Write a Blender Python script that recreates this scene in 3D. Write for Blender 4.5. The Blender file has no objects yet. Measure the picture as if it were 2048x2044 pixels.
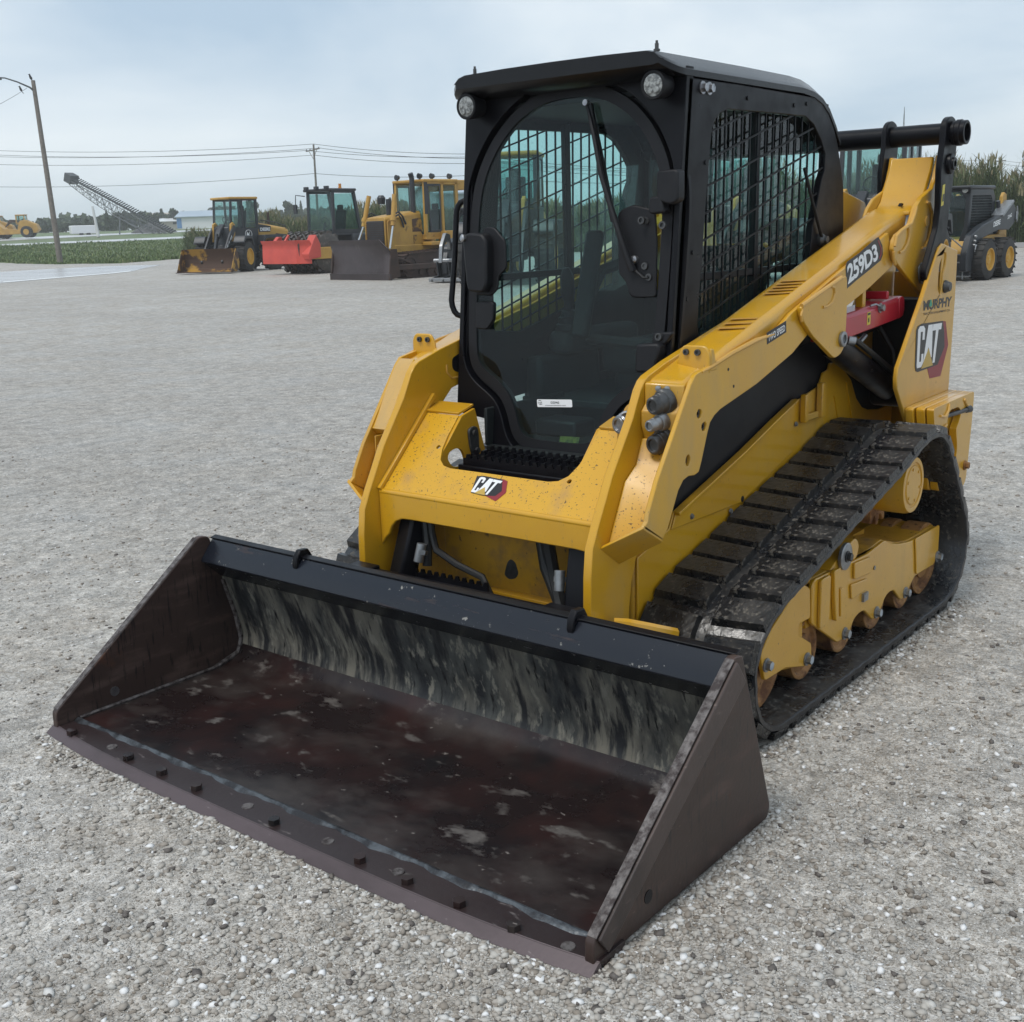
import bpy, bmesh, math, random
import numpy as np
from mathutils import Vector, Matrix
from mathutils.geometry import tessellate_polygon

R = math.radians
random.seed(7)
SC = bpy.context.scene
COL = SC.collection

# ------------------------------------------------------------------ camera
cam_d = bpy.data.cameras.new('camera')
cam = bpy.data.objects.new('camera', cam_d)
COL.objects.link(cam)
CAM = Vector((3.740724, 2.307135, 1.538457))
fwd = Vector((-0.753906, -0.612310, -0.238122)); rgt = Vector((-0.624184, 0.780654, -0.031185)); upv = Vector((-0.204986, -0.125121, 0.970735))
cam.matrix_world = Matrix(((rgt.x, upv.x, -fwd.x, CAM.x), (rgt.y, upv.y, -fwd.y, CAM.y),
                           (rgt.z, upv.z, -fwd.z, CAM.z), (0, 0, 0, 1)))
cam_d.sensor_width = 36.0
cam_d.sensor_fit = 'HORIZONTAL'
cam_d.lens = 36.0 * 2325.838 / 2048.0
cam_d.clip_start = 0.05
cam_d.clip_end = 9000.0
SC.camera = cam

# ------------------------------------------------------------------ sky
SUN_EL, SUN_AZ = R(62), R(-8)
world = bpy.data.worlds.new('World')
SC.world = world
world.use_nodes = True
wn, wl = world.node_tree.nodes, world.node_tree.links
wn.clear()
sky = wn.new('ShaderNodeTexSky'); sky.sky_type = 'NISHITA'; sky.sun_disc = False
sky.sun_elevation = SUN_EL
sky.sun_rotation = R(90) - SUN_AZ
sky.air_density = 1.0; sky.dust_density = 2.0
tc = wn.new('ShaderNodeTexCoord')
mp = wn.new('ShaderNodeMapping'); mp.inputs['Scale'].default_value = (1.0, 1.0, 2.6)
mp.inputs['Location'].default_value = (0.55, 0.1, 0.4)
nz = wn.new('ShaderNodeTexNoise'); nz.inputs['Scale'].default_value = 2.6; nz.inputs['Detail'].default_value = 7
nz.inputs['Roughness'].default_value = 0.5; nz.inputs['Distortion'].default_value = 0.35
rp = wn.new('ShaderNodeValToRGB')
rp.color_ramp.elements[0].position = 0.38; rp.color_ramp.elements[0].color = (4.15, 5.35, 6.6, 1)
rp.color_ramp.elements[1].position = 0.68; rp.color_ramp.elements[1].color = (7.5, 8.15, 8.6, 1)
mx = wn.new('ShaderNodeMixRGB'); mx.inputs['Fac'].default_value = 0.9
bg = wn.new('ShaderNodeBackground'); bg.inputs['Strength'].default_value = 0.1
wo = wn.new('ShaderNodeOutputWorld')
wl.new(tc.outputs['Generated'], mp.inputs['Vector']); wl.new(mp.outputs['Vector'], nz.inputs['Vector'])
wl.new(nz.outputs['Fac'], rp.inputs['Fac'])
wl.new(sky.outputs['Color'], mx.inputs['Color1']); wl.new(rp.outputs['Color'], mx.inputs['Color2'])
wl.new(mx.outputs['Color'], bg.inputs['Color']); wl.new(bg.outputs['Background'], wo.inputs['Surface'])

# ------------------------------------------------------------------ sun behind the cloud
sd = bpy.data.lights.new('sun', 'SUN'); sd.energy = 1.5; sd.angle = R(14); sd.color = (1.0, 0.965, 0.91)
so = bpy.data.objects.new('sun', sd); COL.objects.link(so)
sdir = Vector((math.cos(SUN_EL) * math.cos(SUN_AZ), math.cos(SUN_EL) * math.sin(SUN_AZ), math.sin(SUN_EL)))
so.rotation_euler = sdir.to_track_quat('Z', 'Y').to_euler()
so.location = sdir * 60

SC.view_settings.view_transform = 'Standard'
SC.view_settings.look = 'None'
SC.view_settings.exposure = 0.28
SC.view_settings.gamma = 1.0
SC.view_settings.use_curve_mapping = False

# ------------------------------------------------------------------ materials
def srgb(r, g, b):
    f = lambda c: ((c / 255) / 12.92) if c / 255 <= 0.04045 else (((c / 255) + 0.055) / 1.055) ** 2.4
    return (f(r), f(g), f(b))
def mat(name, base, rough=0.5, metal=0.0, coat=0.0, var=None, bump=None, rvar=None, spec=0.5, layers=()):
    """var=(colour2, scale, lo, hi[, detail]) noise-blended second colour; layers = further stains
    (colour, scale, lo, hi, detail, stretch, roughness or None)"""
    m = bpy.data.materials.new(name); m.use_nodes = True
    n, l = m.node_tree.nodes, m.node_tree.links
    p = n['Principled BSDF']
    p.inputs['Roughness'].default_value = rough; p.inputs['Metallic'].default_value = metal
    p.inputs['Coat Weight'].default_value = coat; p.inputs['Coat Roughness'].default_value = 0.12
    p.inputs['Specular IOR Level'].default_value = spec
    p.inputs['Base Color'].default_value = (*base, 1)
    t = n.new('ShaderNodeTexCoord')
    csock = None; rsock = None
    allv = ([tuple(var) + ((5,) if len(var) == 4 else ()) + ((1, 1, 1), None)] if var else []) + list(layers)
    for i, (c2, sc, lo, hi, det, st, r2) in enumerate(allv):
        mm = n.new('ShaderNodeMapping'); mm.inputs['Scale'].default_value = st
        mm.inputs['Location'].default_value = (i * 3.7, i * 1.3, i * 2.1)
        nn = n.new('ShaderNodeTexNoise'); nn.inputs['Scale'].default_value = sc; nn.inputs['Detail'].default_value = det
        nn.inputs['Roughness'].default_value = 0.62
        rr = n.new('ShaderNodeMapRange'); rr.inputs['From Min'].default_value = lo; rr.inputs['From Max'].default_value = hi
        rr.clamp = True
        mi = n.new('ShaderNodeMixRGB')
        l.new(t.outputs['Object'], mm.inputs['Vector']); l.new(mm.outputs['Vector'], nn.inputs['Vector'])
        l.new(nn.outputs['Fac'], rr.inputs['Value']); l.new(rr.outputs['Result'], mi.inputs['Fac'])
        if csock: l.new(csock, mi.inputs['Color1'])
        else: mi.inputs['Color1'].default_value = (*base, 1)
        mi.inputs['Color2'].default_value = (*c2, 1)
        csock = mi.outputs['Color']
        if r2 is not None:
            mr = n.new('ShaderNodeMix'); mr.data_type = 'FLOAT'
            l.new(rr.outputs['Result'], mr.inputs['Factor'])
            if rsock: l.new(rsock, mr.inputs['A'])
            else: mr.inputs['A'].default_value = rough
            mr.inputs['B'].default_value = r2
            rsock = mr.outputs['Result']
    if csock: l.new(csock, p.inputs['Base Color'])
    if rvar and rsock is None:
        nn = n.new('ShaderNodeTexNoise'); nn.inputs['Scale'].default_value = rvar[0]; nn.inputs['Detail'].default_value = 4
        rr = n.new('ShaderNodeMapRange'); rr.inputs['To Min'].default_value = rvar[1]; rr.inputs['To Max'].default_value = rvar[2]
        rr.inputs['From Min'].default_value = 0.3; rr.inputs['From Max'].default_value = 0.7
        l.new(t.outputs['Object'], nn.inputs['Vector']); l.new(nn.outputs['Fac'], rr.inputs['Value'])
        rsock = rr.outputs['Result']
    if rsock: l.new(rsock, p.inputs['Roughness'])
    if bump:
        nn = n.new('ShaderNodeTexNoise'); nn.inputs['Scale'].default_value = bump[0]; nn.inputs['Detail'].default_value = 4
        bb = n.new('ShaderNodeBump'); bb.inputs['Strength'].default_value = bump[1]
        bb.inputs['Distance'].default_value = bump[2] if len(bump) > 2 else 0.01
        l.new(t.outputs['Object'], nn.inputs['Vector']); l.new(nn.outputs['Fac'], bb.inputs['Height'])
        l.new(bb.outputs['Normal'], p.inputs['Normal'])
    return m
I3 = (1, 1, 1)
YEL = (0.62, 0.33, 0.012)
M = {}
M['yellow'] = mat('yellow_paint', YEL, 0.30, coat=0.5, var=((0.53, 0.265, 0.014), 2.2, 0.35, 0.75),
                  rvar=(9, 0.25, 0.5), bump=(240, 0.05, 0.002),
                  layers=[((0.50, 0.30, 0.07), 5, 0.52, 0.75, 7, (1, 1, .3), 0.5), ((0.26, 0.13, 0.03), 55, 0.70, 0.76, 3, I3, None), ((0.33, 0.20, 0.06), 160, 0.66, 0.72, 3, (1, 1, .25), 0.6)])
M['yellow_dirty'] = mat('yellow_paint_with_mud_specks', YEL, 0.36, coat=0.2,
                  layers=[((0.46, 0.25, 0.05), 9, 0.52, 0.72, 4, I3, 0.5), ((0.10, 0.06, 0.02), 110, 0.635, 0.67, 2, (1, 1, 1.4), 0.7),
                          ((0.13, 0.075, 0.025), 45, 0.70, 0.73, 5, I3, 0.7)], bump=(240, 0.05, 0.002))
M['yellow_worn'] = mat('yellow_paint_grimy', (0.54, 0.285, 0.022), 0.42, coat=0.1,
                  layers=[((0.22, 0.125, 0.05), 7, 0.50, 0.72, 6, (1, 1, 1), 0.7), ((0.09, 0.05, 0.03), 30, 0.62, 0.70, 5, I3, 0.8)], bump=(60, 0.08, 0.004))
M['weld'] = mat('painted_weld_bead', (0.60, 0.33, 0.06), 0.4, coat=0.2, bump=(160, 0.3, 0.004))
M['black'] = mat('black_gloss_paint', (0.004, 0.004, 0.006), 0.34, coat=0.0, spec=0.22, rvar=(14, 0.27, 0.48), bump=(300, 0.04, 0.002),
                 layers=[((0.009, 0.009, 0.011), 5, 0.5, 0.8, 4, (1, 1, .3), None)])
M['black_matt'] = mat('black_matt_plastic', (0.007, 0.007, 0.009), 0.5, spec=0.3, var=((0.012, 0.012, 0.014), 12, 0.4, 0.7), bump=(200, 0.1, 0.002))
M['black_seal'] = mat('black_rubber_seal', (0.009, 0.009, 0.011), 0.5, spec=0.3)
M['interior'] = mat('dark_cab_trim', (0.010, 0.013, 0.014), 0.6, spec=0.3, var=((0.018, 0.022, 0.023), 6, 0.4, 0.7))
M['seat'] = mat('dark_grey_seat_fabric', (0.018, 0.022, 0.024), 0.85, bump=(500, 0.2, 0.002))
M['rubber'] = mat('wet_track_rubber', (0.011, 0.0115, 0.013), 0.27,
                  layers=[((0.040, 0.035, 0.030), 6, 0.48, 0.70, 8, I3, 0.7), ((0.13, 0.115, 0.095), 60, 0.55, 0.68, 9, I3, 0.9)], bump=(55, 0.35, 0.006))
M['rubber_side'] = mat('track_edge_rubber', (0.017, 0.0175, 0.02), 0.33,
                  layers=[((0.10, 0.09, 0.075), 30, 0.60, 0.72, 6, I3, 0.8)], bump=(120, 0.25, 0.004))
M['steel'] = mat('bare_steel', (0.42, 0.42, 0.43), 0.28, metal=0.9, var=((0.2, 0.2, 0.21), 40, 0.4, 0.7))
M['zinc'] = mat('zinc_plated_steel', (0.32, 0.33, 0.34), 0.38, metal=0.7, var=((0.2, 0.2, 0.2), 30, 0.45, 0.7))
M['gunmetal'] = mat('dull_grey_steel', (0.10, 0.10, 0.10), 0.42, metal=0.6, var=((0.05, 0.05, 0.05), 30, 0.4, 0.7))
M['dark_hose'] = mat('black_hose', (0.012, 0.012, 0.012), 0.5)
M['red'] = mat('red_paint', (0.42, 0.014, 0.03), 0.34, coat=0.3, var=((0.33, 0.012, 0.025), 4, 0.4, 0.7))
M['roller'] = mat('rusty_roller_steel', (0.36, 0.18, 0.06), 0.55, metal=0.2,
                  layers=[((0.13, 0.055, 0.025), 14, 0.45, 0.65, 6, I3, 0.8), ((0.05, 0.03, 0.02), 40, 0.58, 0.7, 4, I3, 0.9)], bump=(60, 0.25, 0.004))
M['bucket_floor'] = mat('wet_rusty_bucket_steel', (0.014, 0.0085, 0.0085), 0.27, spec=0.35,
                  layers=[((0.034, 0.014, 0.0125), 2.6, 0.45, 0.7, 6, I3, 0.32),
                          ((0.008, 0.008, 0.009), 4.0, 0.52, 0.72, 6, I3, 0.28),
                          ((0.050, 0.040, 0.036), 3.4, 0.48, 0.72, 9, (1.4, .8, 1), 0.42), ((0.10, 0.088, 0.08), 7.5, 0.585, 0.66, 9, (1.5, .8, 1), 0.5), ((0.17, 0.15, 0.135), 40, 0.66, 0.71, 7, (1.2, .7, 1), 0.55)], bump=(30, 0.12, 0.006))
M['bucket_back'] = mat('mud_caked_bucket_back', (0.022, 0.024, 0.027), 0.45, spec=0.3,
                  layers=[((0.075, 0.078, 0.072), 9, 0.40, 0.62, 9, (1, 1.3, .5), 0.7), ((0.15, 0.14, 0.115), 4.5, 0.45, 0.60, 10, (1, 1.3, .45), 0.85), ((0.19, 0.18, 0.15), 26, 0.54, 0.64, 8, (1, 1.2, .5), 0.9),
                          ((0.02, 0.021, 0.023), 7, 0.50, 0.60, 9, (1, 2.2, .35), 0.45), ((0.012, 0.012, 0.013), 30, 0.58, 0.66, 7, (1, 2, .3), 0.4)], bump=(40, 0.3, 0.006))
M['bucket_side'] = mat('brown_rusty_side_plate', (0.048, 0.029, 0.024), 0.42, metal=0.1,
                  layers=[((0.024, 0.018, 0.018), 2.2, 0.50, 0.68, 5, (1, 1, .6), 0.38), ((0.105, 0.066, 0.054), 12, 0.52, 0.72, 7, (.35, 1, 1.6), 0.6),
                          ((0.13, 0.048, 0.020), 3.0, 0.62, 0.74, 7, I3, 0.7), ((0.012, 0.009, 0.009), 26, 0.56, 0.66, 7, (3.5, 1, .35), 0.35), ((0.16, 0.12, 0.10), 60, 0.66, 0.72, 6, (.5, 1, 3), 0.6)], bump=(70, 0.12, 0.004))
M['bucket_bar'] = mat('lighter_brown_edge_bar', (0.070, 0.048, 0.042), 0.42, layers=[((0.035, 0.025, 0.023), 5, 0.45, 0.65, 7, (1, 1, .5), 0.4), ((0.15, 0.115, 0.10), 30, 0.60, 0.70, 6, (.6, 1, 2.5), 0.6)], bump=(70, 0.15, 0.004))
M['bucket_edge'] = mat('scuffed_plate_edge', (0.14, 0.125, 0.12), 0.5, metal=0.3,
                  layers=[((0.035, 0.025, 0.024), 38, 0.42, 0.6, 6, I3, 0.6)], bump=(80, 0.4, 0.006))
M['cutting_edge'] = mat('worn_purple_brown_steel', (0.030, 0.020, 0.020), 0.33, spec=0.35,
                  layers=[((0.022, 0.013, 0.013), 5, 0.5, 0.75, 6, I3, 0.3), ((0.13, 0.11, 0.105), 18, 0.64, 0.70, 6, (2, .5, 1), 0.5)], bump=(60, 0.15, 0.004))
M['bevel_edge'] = mat('ground_bevel_steel', (0.088, 0.064, 0.068), 0.42, metal=0.2,
                  layers=[((0.05, 0.035, 0.036), 6, 0.45, 0.7, 7, (1, .4, 1), 0.42), ((0.16, 0.13, 0.13), 40, 0.66, 0.72, 6, (2, .5, 1), 0.5)], bump=(90, 0.12, 0.003))
M['bucket_rail'] = mat('blue_black_rail_paint', (0.009, 0.011, 0.017), 0.25, spec=0.45,
                  layers=[((0.24, 0.23, 0.21), 34, 0.665, 0.70, 6, (1, 1, 1), 0.8), ((0.05, 0.026, 0.02), 10, 0.62, 0.75, 6, (1, .4, 3), 0.6)])
M['weld_line'] = mat('blue_grey_weld_strip', (0.085, 0.095, 0.105), 0.36, metal=0.4, var=((0.022, 0.022, 0.025), 16, 0.42, 0.58), bump=(90, 0.4, 0.004))
M['white'] = mat('white_print', (0.80, 0.80, 0.80), 0.35)
M['label_black'] = mat('black_print', (0.010, 0.010, 0.012), 0.35)
M['label_red'] = mat('dark_red_print', (0.24, 0.012, 0.02), 0.35)
M['label_gold'] = mat('gold_print', (0.50, 0.33, 0.06), 0.35)
M['label_yellow'] = mat('yellow_sticker', (0.62, 0.50, 0.05), 0.4)
M['label_green'] = mat('green_print', (0.02, 0.28, 0.16), 0.4)
M['lens'] = mat('clear_lamp_lens', (0.34, 0.35, 0.34), 0.15, coat=0.5, var=((0.12, 0.125, 0.125), 70, 0.42, 0.6))

def glass(name, tint, refl=0.9, rough=0.02, dirt=None):
    m = bpy.data.materials.new(name); m.use_nodes = True
    n, l = m.node_tree.nodes, m.node_tree.links
    n.remove(n['Principled BSDF'])
    o = n['Material Output']
    t = n.new('ShaderNodeBsdfTransparent'); t.inputs['Color'].default_value = (*tint, 1)
    g = n.new('ShaderNodeBsdfGlossy'); g.inputs['Roughness'].default_value = rough
    g.inputs['Color'].default_value = (refl, refl, refl, 1)
    fr = n.new('ShaderNodeFresnel'); fr.inputs['IOR'].default_value = 1.5
    mix = n.new('ShaderNodeMixShader')
    ge = n.new('ShaderNodeNewGeometry'); fm_ = n.new('ShaderNodeMath'); fm_.operation = 'SUBTRACT'; fm_.inputs[0].default_value = 1.0
    fk = n.new('ShaderNodeMath'); fk.operation = 'MULTIPLY'            # only the outer face of a pane mirrors
    l.new(ge.outputs['Backfacing'], fm_.inputs[1]); l.new(fr.outputs['Fac'], fk.inputs[0]); l.new(fm_.outputs[0], fk.inputs[1])
    l.new(fk.outputs[0], mix.inputs['Fac']); l.new(t.outputs['BSDF'], mix.inputs[1]); l.new(g.outputs['BSDF'], mix.inputs[2])
    last = mix
    if dirt:
        d = n.new('ShaderNodeBsdfDiffuse'); d.inputs['Color'].default_value = (*dirt[0], 1)
        tcn = n.new('ShaderNodeTexCoord'); nn = n.new('ShaderNodeTexNoise'); nn.inputs['Scale'].default_value = dirt[1]
        nn.inputs['Detail'].default_value = 4
        rr = n.new('ShaderNodeMapRange'); rr.inputs['From Min'].default_value = dirt[2]; rr.inputs['From Max'].default_value = dirt[3]
        rr.inputs['To Min'].default_value = dirt[4]; rr.inputs['To Max'].default_value = dirt[5]
        l.new(tcn.outputs['Object'], nn.inputs['Vector']); l.new(nn.outputs['Fac'], rr.inputs['Value'])
        m2 = n.new('ShaderNodeMixShader')
        l.new(rr.outputs['Result'], m2.inputs['Fac']); l.new(mix.outputs['Shader'], m2.inputs[1]); l.new(d.outputs['BSDF'], m2.inputs[2])
        last = m2
    l.new(last.outputs['Shader'], o.inputs['Surface'])
    return m
M['glass'] = glass('windscreen_glass', (0.80, 0.93, 0.925), 0.6, 0.02, ((0.10, 0.135, 0.14), 60, 0.69, 0.75, 0.012, 0.16))
M['glass_green'] = glass('green_tinted_glass', (0.86, 0.965, 0.95), 0.85, 0.02, ((0.2, 0.22, 0.22), 60, 0.6, 0.75, 0.01, 0.10))
M['glass_far'] = glass('cab_glass', (0.80, 0.92, 0.90), 0.8, 0.02, ((0.14, 0.18, 0.18), 3, 0.3, 0.8, 0.04, 0.14))

# ------------------------------------------------------------------ mesh helpers
class MB:
    """collects shapes; build() links them as ONE mesh object"""
    remap = None
    def __init__(s, my=1.0):
        s.v = []; s.f = []; s.my = my
    def add(s, vs, fs):
        o = len(s.v); s.v += [tuple(v) for v in vs]; s.f += [tuple(i + o for i in f) for f in fs]; return s
    def box(s, x0, x1, y0, y1, z0, z1):
        v = [(x0, y0, z0), (x1, y0, z0), (x1, y1, z0), (x0, y1, z0), (x0, y0, z1), (x1, y0, z1), (x1, y1, z1), (x0, y1, z1)]
        return s.add(v, [(0, 3, 2, 1), (4, 5, 6, 7), (0, 1, 5, 4), (1, 2, 6, 5), (2, 3, 7, 6), (3, 0, 4, 7)])
    def obox(s, c, ax, half):
        ax = [Vector(a).normalized() for a in ax]; c = Vector(c); v = []
        for k in range(8):
            sg = [1 if k >> i & 1 else -1 for i in range(3)]
            v.append(c + sum((ax[i] * half[i] * sg[i] for i in range(3)), Vector()))
        return s.add(v, [(0, 2, 3, 1), (4, 5, 7, 6), (0, 1, 5, 4), (2, 6, 7, 3), (0, 4, 6, 2), (1, 3, 7, 5)])
    def bar(s, p0, p1, w, h, up=(0, 0, 1)):
        p0, p1 = Vector(p0), Vector(p1); d = p1 - p0; L = d.length; d.normalize()
        u = Vector(up); sd = d.cross(u)
        if sd.length < 1e-4: sd = d.cross(Vector((1, 0, 0)))
        sd.normalize(); u = sd.cross(d)
        return s.obox((p0 + p1) / 2, (d, sd, u), (L / 2, w / 2, h / 2))
    def prism(s, outer, fr, t0, t1, holes=()):
        loops = [list(outer)] + [list(h) for h in holes]
        tri = tessellate_polygon([[Vector((a, b, 0)) for a, b in lp] for lp in loops])
        flat = [p for lp in loops for p in lp]; n = len(flat)
        vs = [fr(a, b, t0) for a, b in flat] + [fr(a, b, t1) for a, b in flat]
        fs = []
        if len(loops) == 1:
            fs += [tuple(range(n)), tuple(reversed(range(n, 2 * n)))]
        else:
            fs += [tuple(t) for t in tri] + [tuple(i + n for i in reversed(t)) for t in tri]
        o = 0
        for lp in loops:
            k = len(lp)
            for i in range(k):
                a, b = o + i, o + (i + 1) % k
                fs.append((a, b, b + n, a + n))
            o += k
        return s.add(vs, fs)
    def plate(s, poly, y0, y1, holes=()):
        return s.prism(poly, lambda u, v, t: (u, t, v), y0, y1, holes)
    def rings(s, rs, closed_ends=True, loop=False):
        n = len(rs[0]); vs = [p for r in rs for p in r]; fs = []; m = len(rs)
        for i in range(m if loop else m - 1):
            for j in range(n):
                a, b = i * n + j, i * n + (j + 1) % n
                c, d = ((i + 1) % m) * n + (j + 1) % n, ((i + 1) % m) * n + j
                fs.append((a, b, c, d))
        if closed_ends and not loop:
            fs.append(tuple(reversed(range(n)))); fs.append(tuple(range((m - 1) * n, m * n)))
        return s.add(vs, fs)
    def lathe(s, p0, axis, prof, n=20, loop=False):
        """prof: (distance along axis, radius)"""
        p0 = Vector(p0); d = Vector(axis).normalized()
        u = d.orthogonal().normalized(); w = d.cross(u)
        rs = [[p0 + d * h + (u * math.cos(2 * math.pi * k / n) + w * math.sin(2 * math.pi * k / n)) * max(r, 1e-5) for k in range(n)] for h, r in prof]
        return s.rings(rs, loop=loop)
    def cyl(s, p0, p1, r0, r1=None, n=16):
        p0, p1 = Vector(p0), Vector(p1); L = (p1 - p0).length
        return s.lathe(p0, p1 - p0, [(0, r0), (L, r0 if r1 is None else r1)], n)
    def tube(s, pts, r, n=8):
        pts = [Vector(p) for p in pts]; rs = []; pu = None
        for i, p in enumerate(pts):
            d = (pts[min(i + 1, len(pts) - 1)] - pts[max(i - 1, 0)]).normalized()
            u = d.orthogonal().normalized() if pu is None else (pu - d * pu.dot(d)).normalized()
            pu = u; w = d.cross(u)
            rr = r[i] if isinstance(r, (list, tuple)) else r
            rs.append([p + (u * math.cos(2 * math.pi * k / n) + w * math.sin(2 * math.pi * k / n)) * rr for k in range(n)])
        return s.rings(rs)
    def bolt(s, p, axis, r=0.012, h=0.009, washer=True):
        p = Vector(p); d = Vector(axis).normalized()
        if washer: s.lathe(p, d, [(0, r * 1.45), (h * .3, r * 1.45)], 12)
        s.lathe(p + d * (h * .3 if washer else 0), d, [(0, r), (h, r), (h, r * .98)], 6)
        return s
    def mesh(s, name, smooth=38):
        me = bpy.data.meshes.new(name)
        me.from_pydata([(x, y * s.my, z) for x, y, z in (map(MB.remap, s.v) if MB.remap else s.v)], [], s.f)
        bm = bmesh.new(); bm.from_mesh(me)
        bmesh.ops.recalc_face_normals(bm, faces=bm.faces[:])
        bm.to_mesh(me); bm.free()
        if smooth:
            me.polygons.foreach_set('use_smooth', [True] * len(me.polygons))
            me.set_sharp_from_angle(angle=R(smooth))
        return me
    def build(s, name, m, parent=None, bevel=None, smooth=38, seg=2, label=None):
        me = s.mesh(name, smooth)
        me.materials.append(M[m] if isinstance(m, str) else m)
        return link(name, me, parent, bevel, seg, label)
def link(name, me, parent=None, bevel=None, seg=2, label=None):
    o = bpy.data.objects.new(name, me); COL.objects.link(o)
    if parent is not None: o.parent = parent
    if bevel:
        b = o.modifiers.new('bevel', 'BEVEL'); b.width = bevel; b.segments = seg; b.limit_method = 'ANGLE'; b.angle_limit = R(40)
    if label: o['label'] = label
    return o
def thing(name, label, cat, loc=(0, 0, 0), rz=0.0, group=None):
    o = bpy.data.objects.new(name, None); COL.objects.link(o)
    o.empty_display_size = 0.3
    o.location = loc; o.rotation_euler = (0, 0, rz)
    o['label'] = label; o['category'] = cat
    if group: o['group'] = group
    return o
def tag(o, label=None, cat=None, group=None, kind=None):
    for k, v in (('label', label), ('category', cat), ('group', group), ('kind', kind)):
        if v: o[k] = v
    return o
def copy_tree(o, parent=None):
    c = o.copy(); COL.objects.link(c)
    if parent is not None: c.parent = parent
    for ch in list(o.children): copy_tree(ch, c)
    return c
def raw_mesh(name, verts, faces_flat, nper, m, attr=None):
    """fast path for large numpy meshes; faces all of nper corners"""
    me = bpy.data.meshes.new(name)
    nv = len(verts); nf = len(faces_flat) // nper
    me.vertices.add(nv); me.vertices.foreach_set('co', np.asarray(verts, np.float32).ravel())
    me.loops.add(nf * nper); me.loops.foreach_set('vertex_index', np.asarray(faces_flat, np.int32))
    me.polygons.add(nf); me.polygons.foreach_set('loop_start', np.arange(0, nf * nper, nper, dtype=np.int32))
    me.update(calc_edges=True)
    if attr is not None:
        a = me.attributes.new('tint', 'FLOAT', 'POINT'); a.data.foreach_set('value', np.asarray(attr, np.float32))
    me.materials.append(M[m] if isinstance(m, str) else m)
    return me

_fc = {}
def text_outline(body, bold=0.0, spacing=1.0, res=3):
    cu = bpy.data.curves.new('lettering', 'FONT'); cu.body = body; cu.size = 1.0; cu.offset = bold
    cu.space_character = spacing; cu.resolution_u = res; cu.fill_mode = 'BOTH'; cu.extrude = 0.0
    ob = bpy.data.objects.new('lettering', cu); COL.objects.link(ob)
    dg = bpy.context.evaluated_depsgraph_get()
    me = bpy.data.meshes.new_from_object(ob.evaluated_get(dg))
    v = [tuple(x.co) for x in me.vertices]; f = [tuple(p.vertices) for p in me.polygons]
    bpy.data.objects.remove(ob); bpy.data.curves.remove(cu); bpy.data.meshes.remove(me)
    return v, f
def quad_map(q):
    q = [Vector(p) for p in q]                        # lower left, lower right, upper right, upper left
    return lambda a, b: q[0] * (1 - a) * (1 - b) + q[1] * a * (1 - b) + q[2] * a * b + q[3] * (1 - a) * b
def lettering(name, body, q, m, parent, bold=0.0, spacing=1.0, box=(0, 0, 1, 1), label=None, res=3):
    v, f = text_outline(body, bold, spacing, res)
    xs = [p[0] for p in v]; ys = [p[1] for p in v]
    x0, x1, y0, y1 = min(xs), max(xs), min(ys), max(ys); qm = quad_map(q)
    vs = [qm(box[0] + (p[0] - x0) / (x1 - x0) * (box[2] - box[0]), box[1] + (p[1] - y0) / (y1 - y0) * (box[3] - box[1])) for p in v]
    b = MB(); b.add(vs, f)
    return b.build(name, m, parent, smooth=None, label=label)
def decal(name, poly, fr, t, m, parent, th=0.0006, label=None):
    b = MB(); b.prism(poly, fr, t, t + th); return b.build(name, m, parent, smooth=None, label=label)

# ================================================================== SETTING
rng = np.random.default_rng(11)
SD = np.array([-0.5105, -0.8599]); TD = np.array([-0.8599, 0.5105])     # two ground axes: away from the yard, along the field edge
G0 = np.array([CAM.x, CAM.y])
def gz(s): return np.interp(s, [0, 92, 140, 180, 230, 600, 3000], [0, 0, 1.15, 2.05, 2.85, 5.2, 19])
def st_xy(s, t): return G0[0] + s * SD[0] + t * TD[0], G0[1] + s * SD[1] + t * TD[1]
def to_st(x, y):
    v0, v1 = x - G0[0], y - G0[1]
    return v0 * SD[0] + v1 * SD[1], v0 * TD[0] + v1 * TD[1]
EDGE_T = [-400, -60, -12, -4.5, -0.3, 3.5, 6.5, 9.5, 14, 24, 36, 60, 90, 400]
EDGE_S = [140, 110, 101, 96, 84, 79, 85, 88, 84, 66, 46, 44, 30, -100]
def grass_mask(s, t):
    e = np.interp(t, EDGE_T, EDGE_S) + 0.7 * np.sin(t * 1.9) + 0.5 * np.sin(t * 4.7 + 1)
    return np.clip((s - e) / 1.2 + 0.5, 0, 1)
def sheet(name, ss, ts, m, lift=0.0, kind='structure'):
    S, T = np.meshgrid(ss, ts, indexing='ij')
    X, Y = st_xy(S, T); Z = gz(S) + lift
    ni, nj = len(ss), len(ts)
    v = np.stack([X, Y, Z], -1).reshape(-1, 3)
    i, j = np.meshgrid(np.arange(ni - 1), np.arange(nj - 1), indexing='ij'); a = (i * nj + j).ravel()
    f = np.stack([a, a + nj, a + nj + 1, a + 1], -1).ravel()
    me = raw_mesh(name, v, f, 4, m, grass_mask(S, T).ravel())
    me.polygons.foreach_set('use_smooth', [True] * len(me.polygons))
    bm = bmesh.new(); bm.from_mesh(me); bmesh.ops.recalc_face_normals(bm, faces=bm.faces[:])
    if bm.faces[0].normal.z < 0: bmesh.ops.reverse_faces(bm, faces=bm.faces[:])
    bm.to_mesh(me); bm.free()
    o = bpy.data.objects.new(name, me); COL.objects.link(o); o['kind'] = kind
    return o

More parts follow.
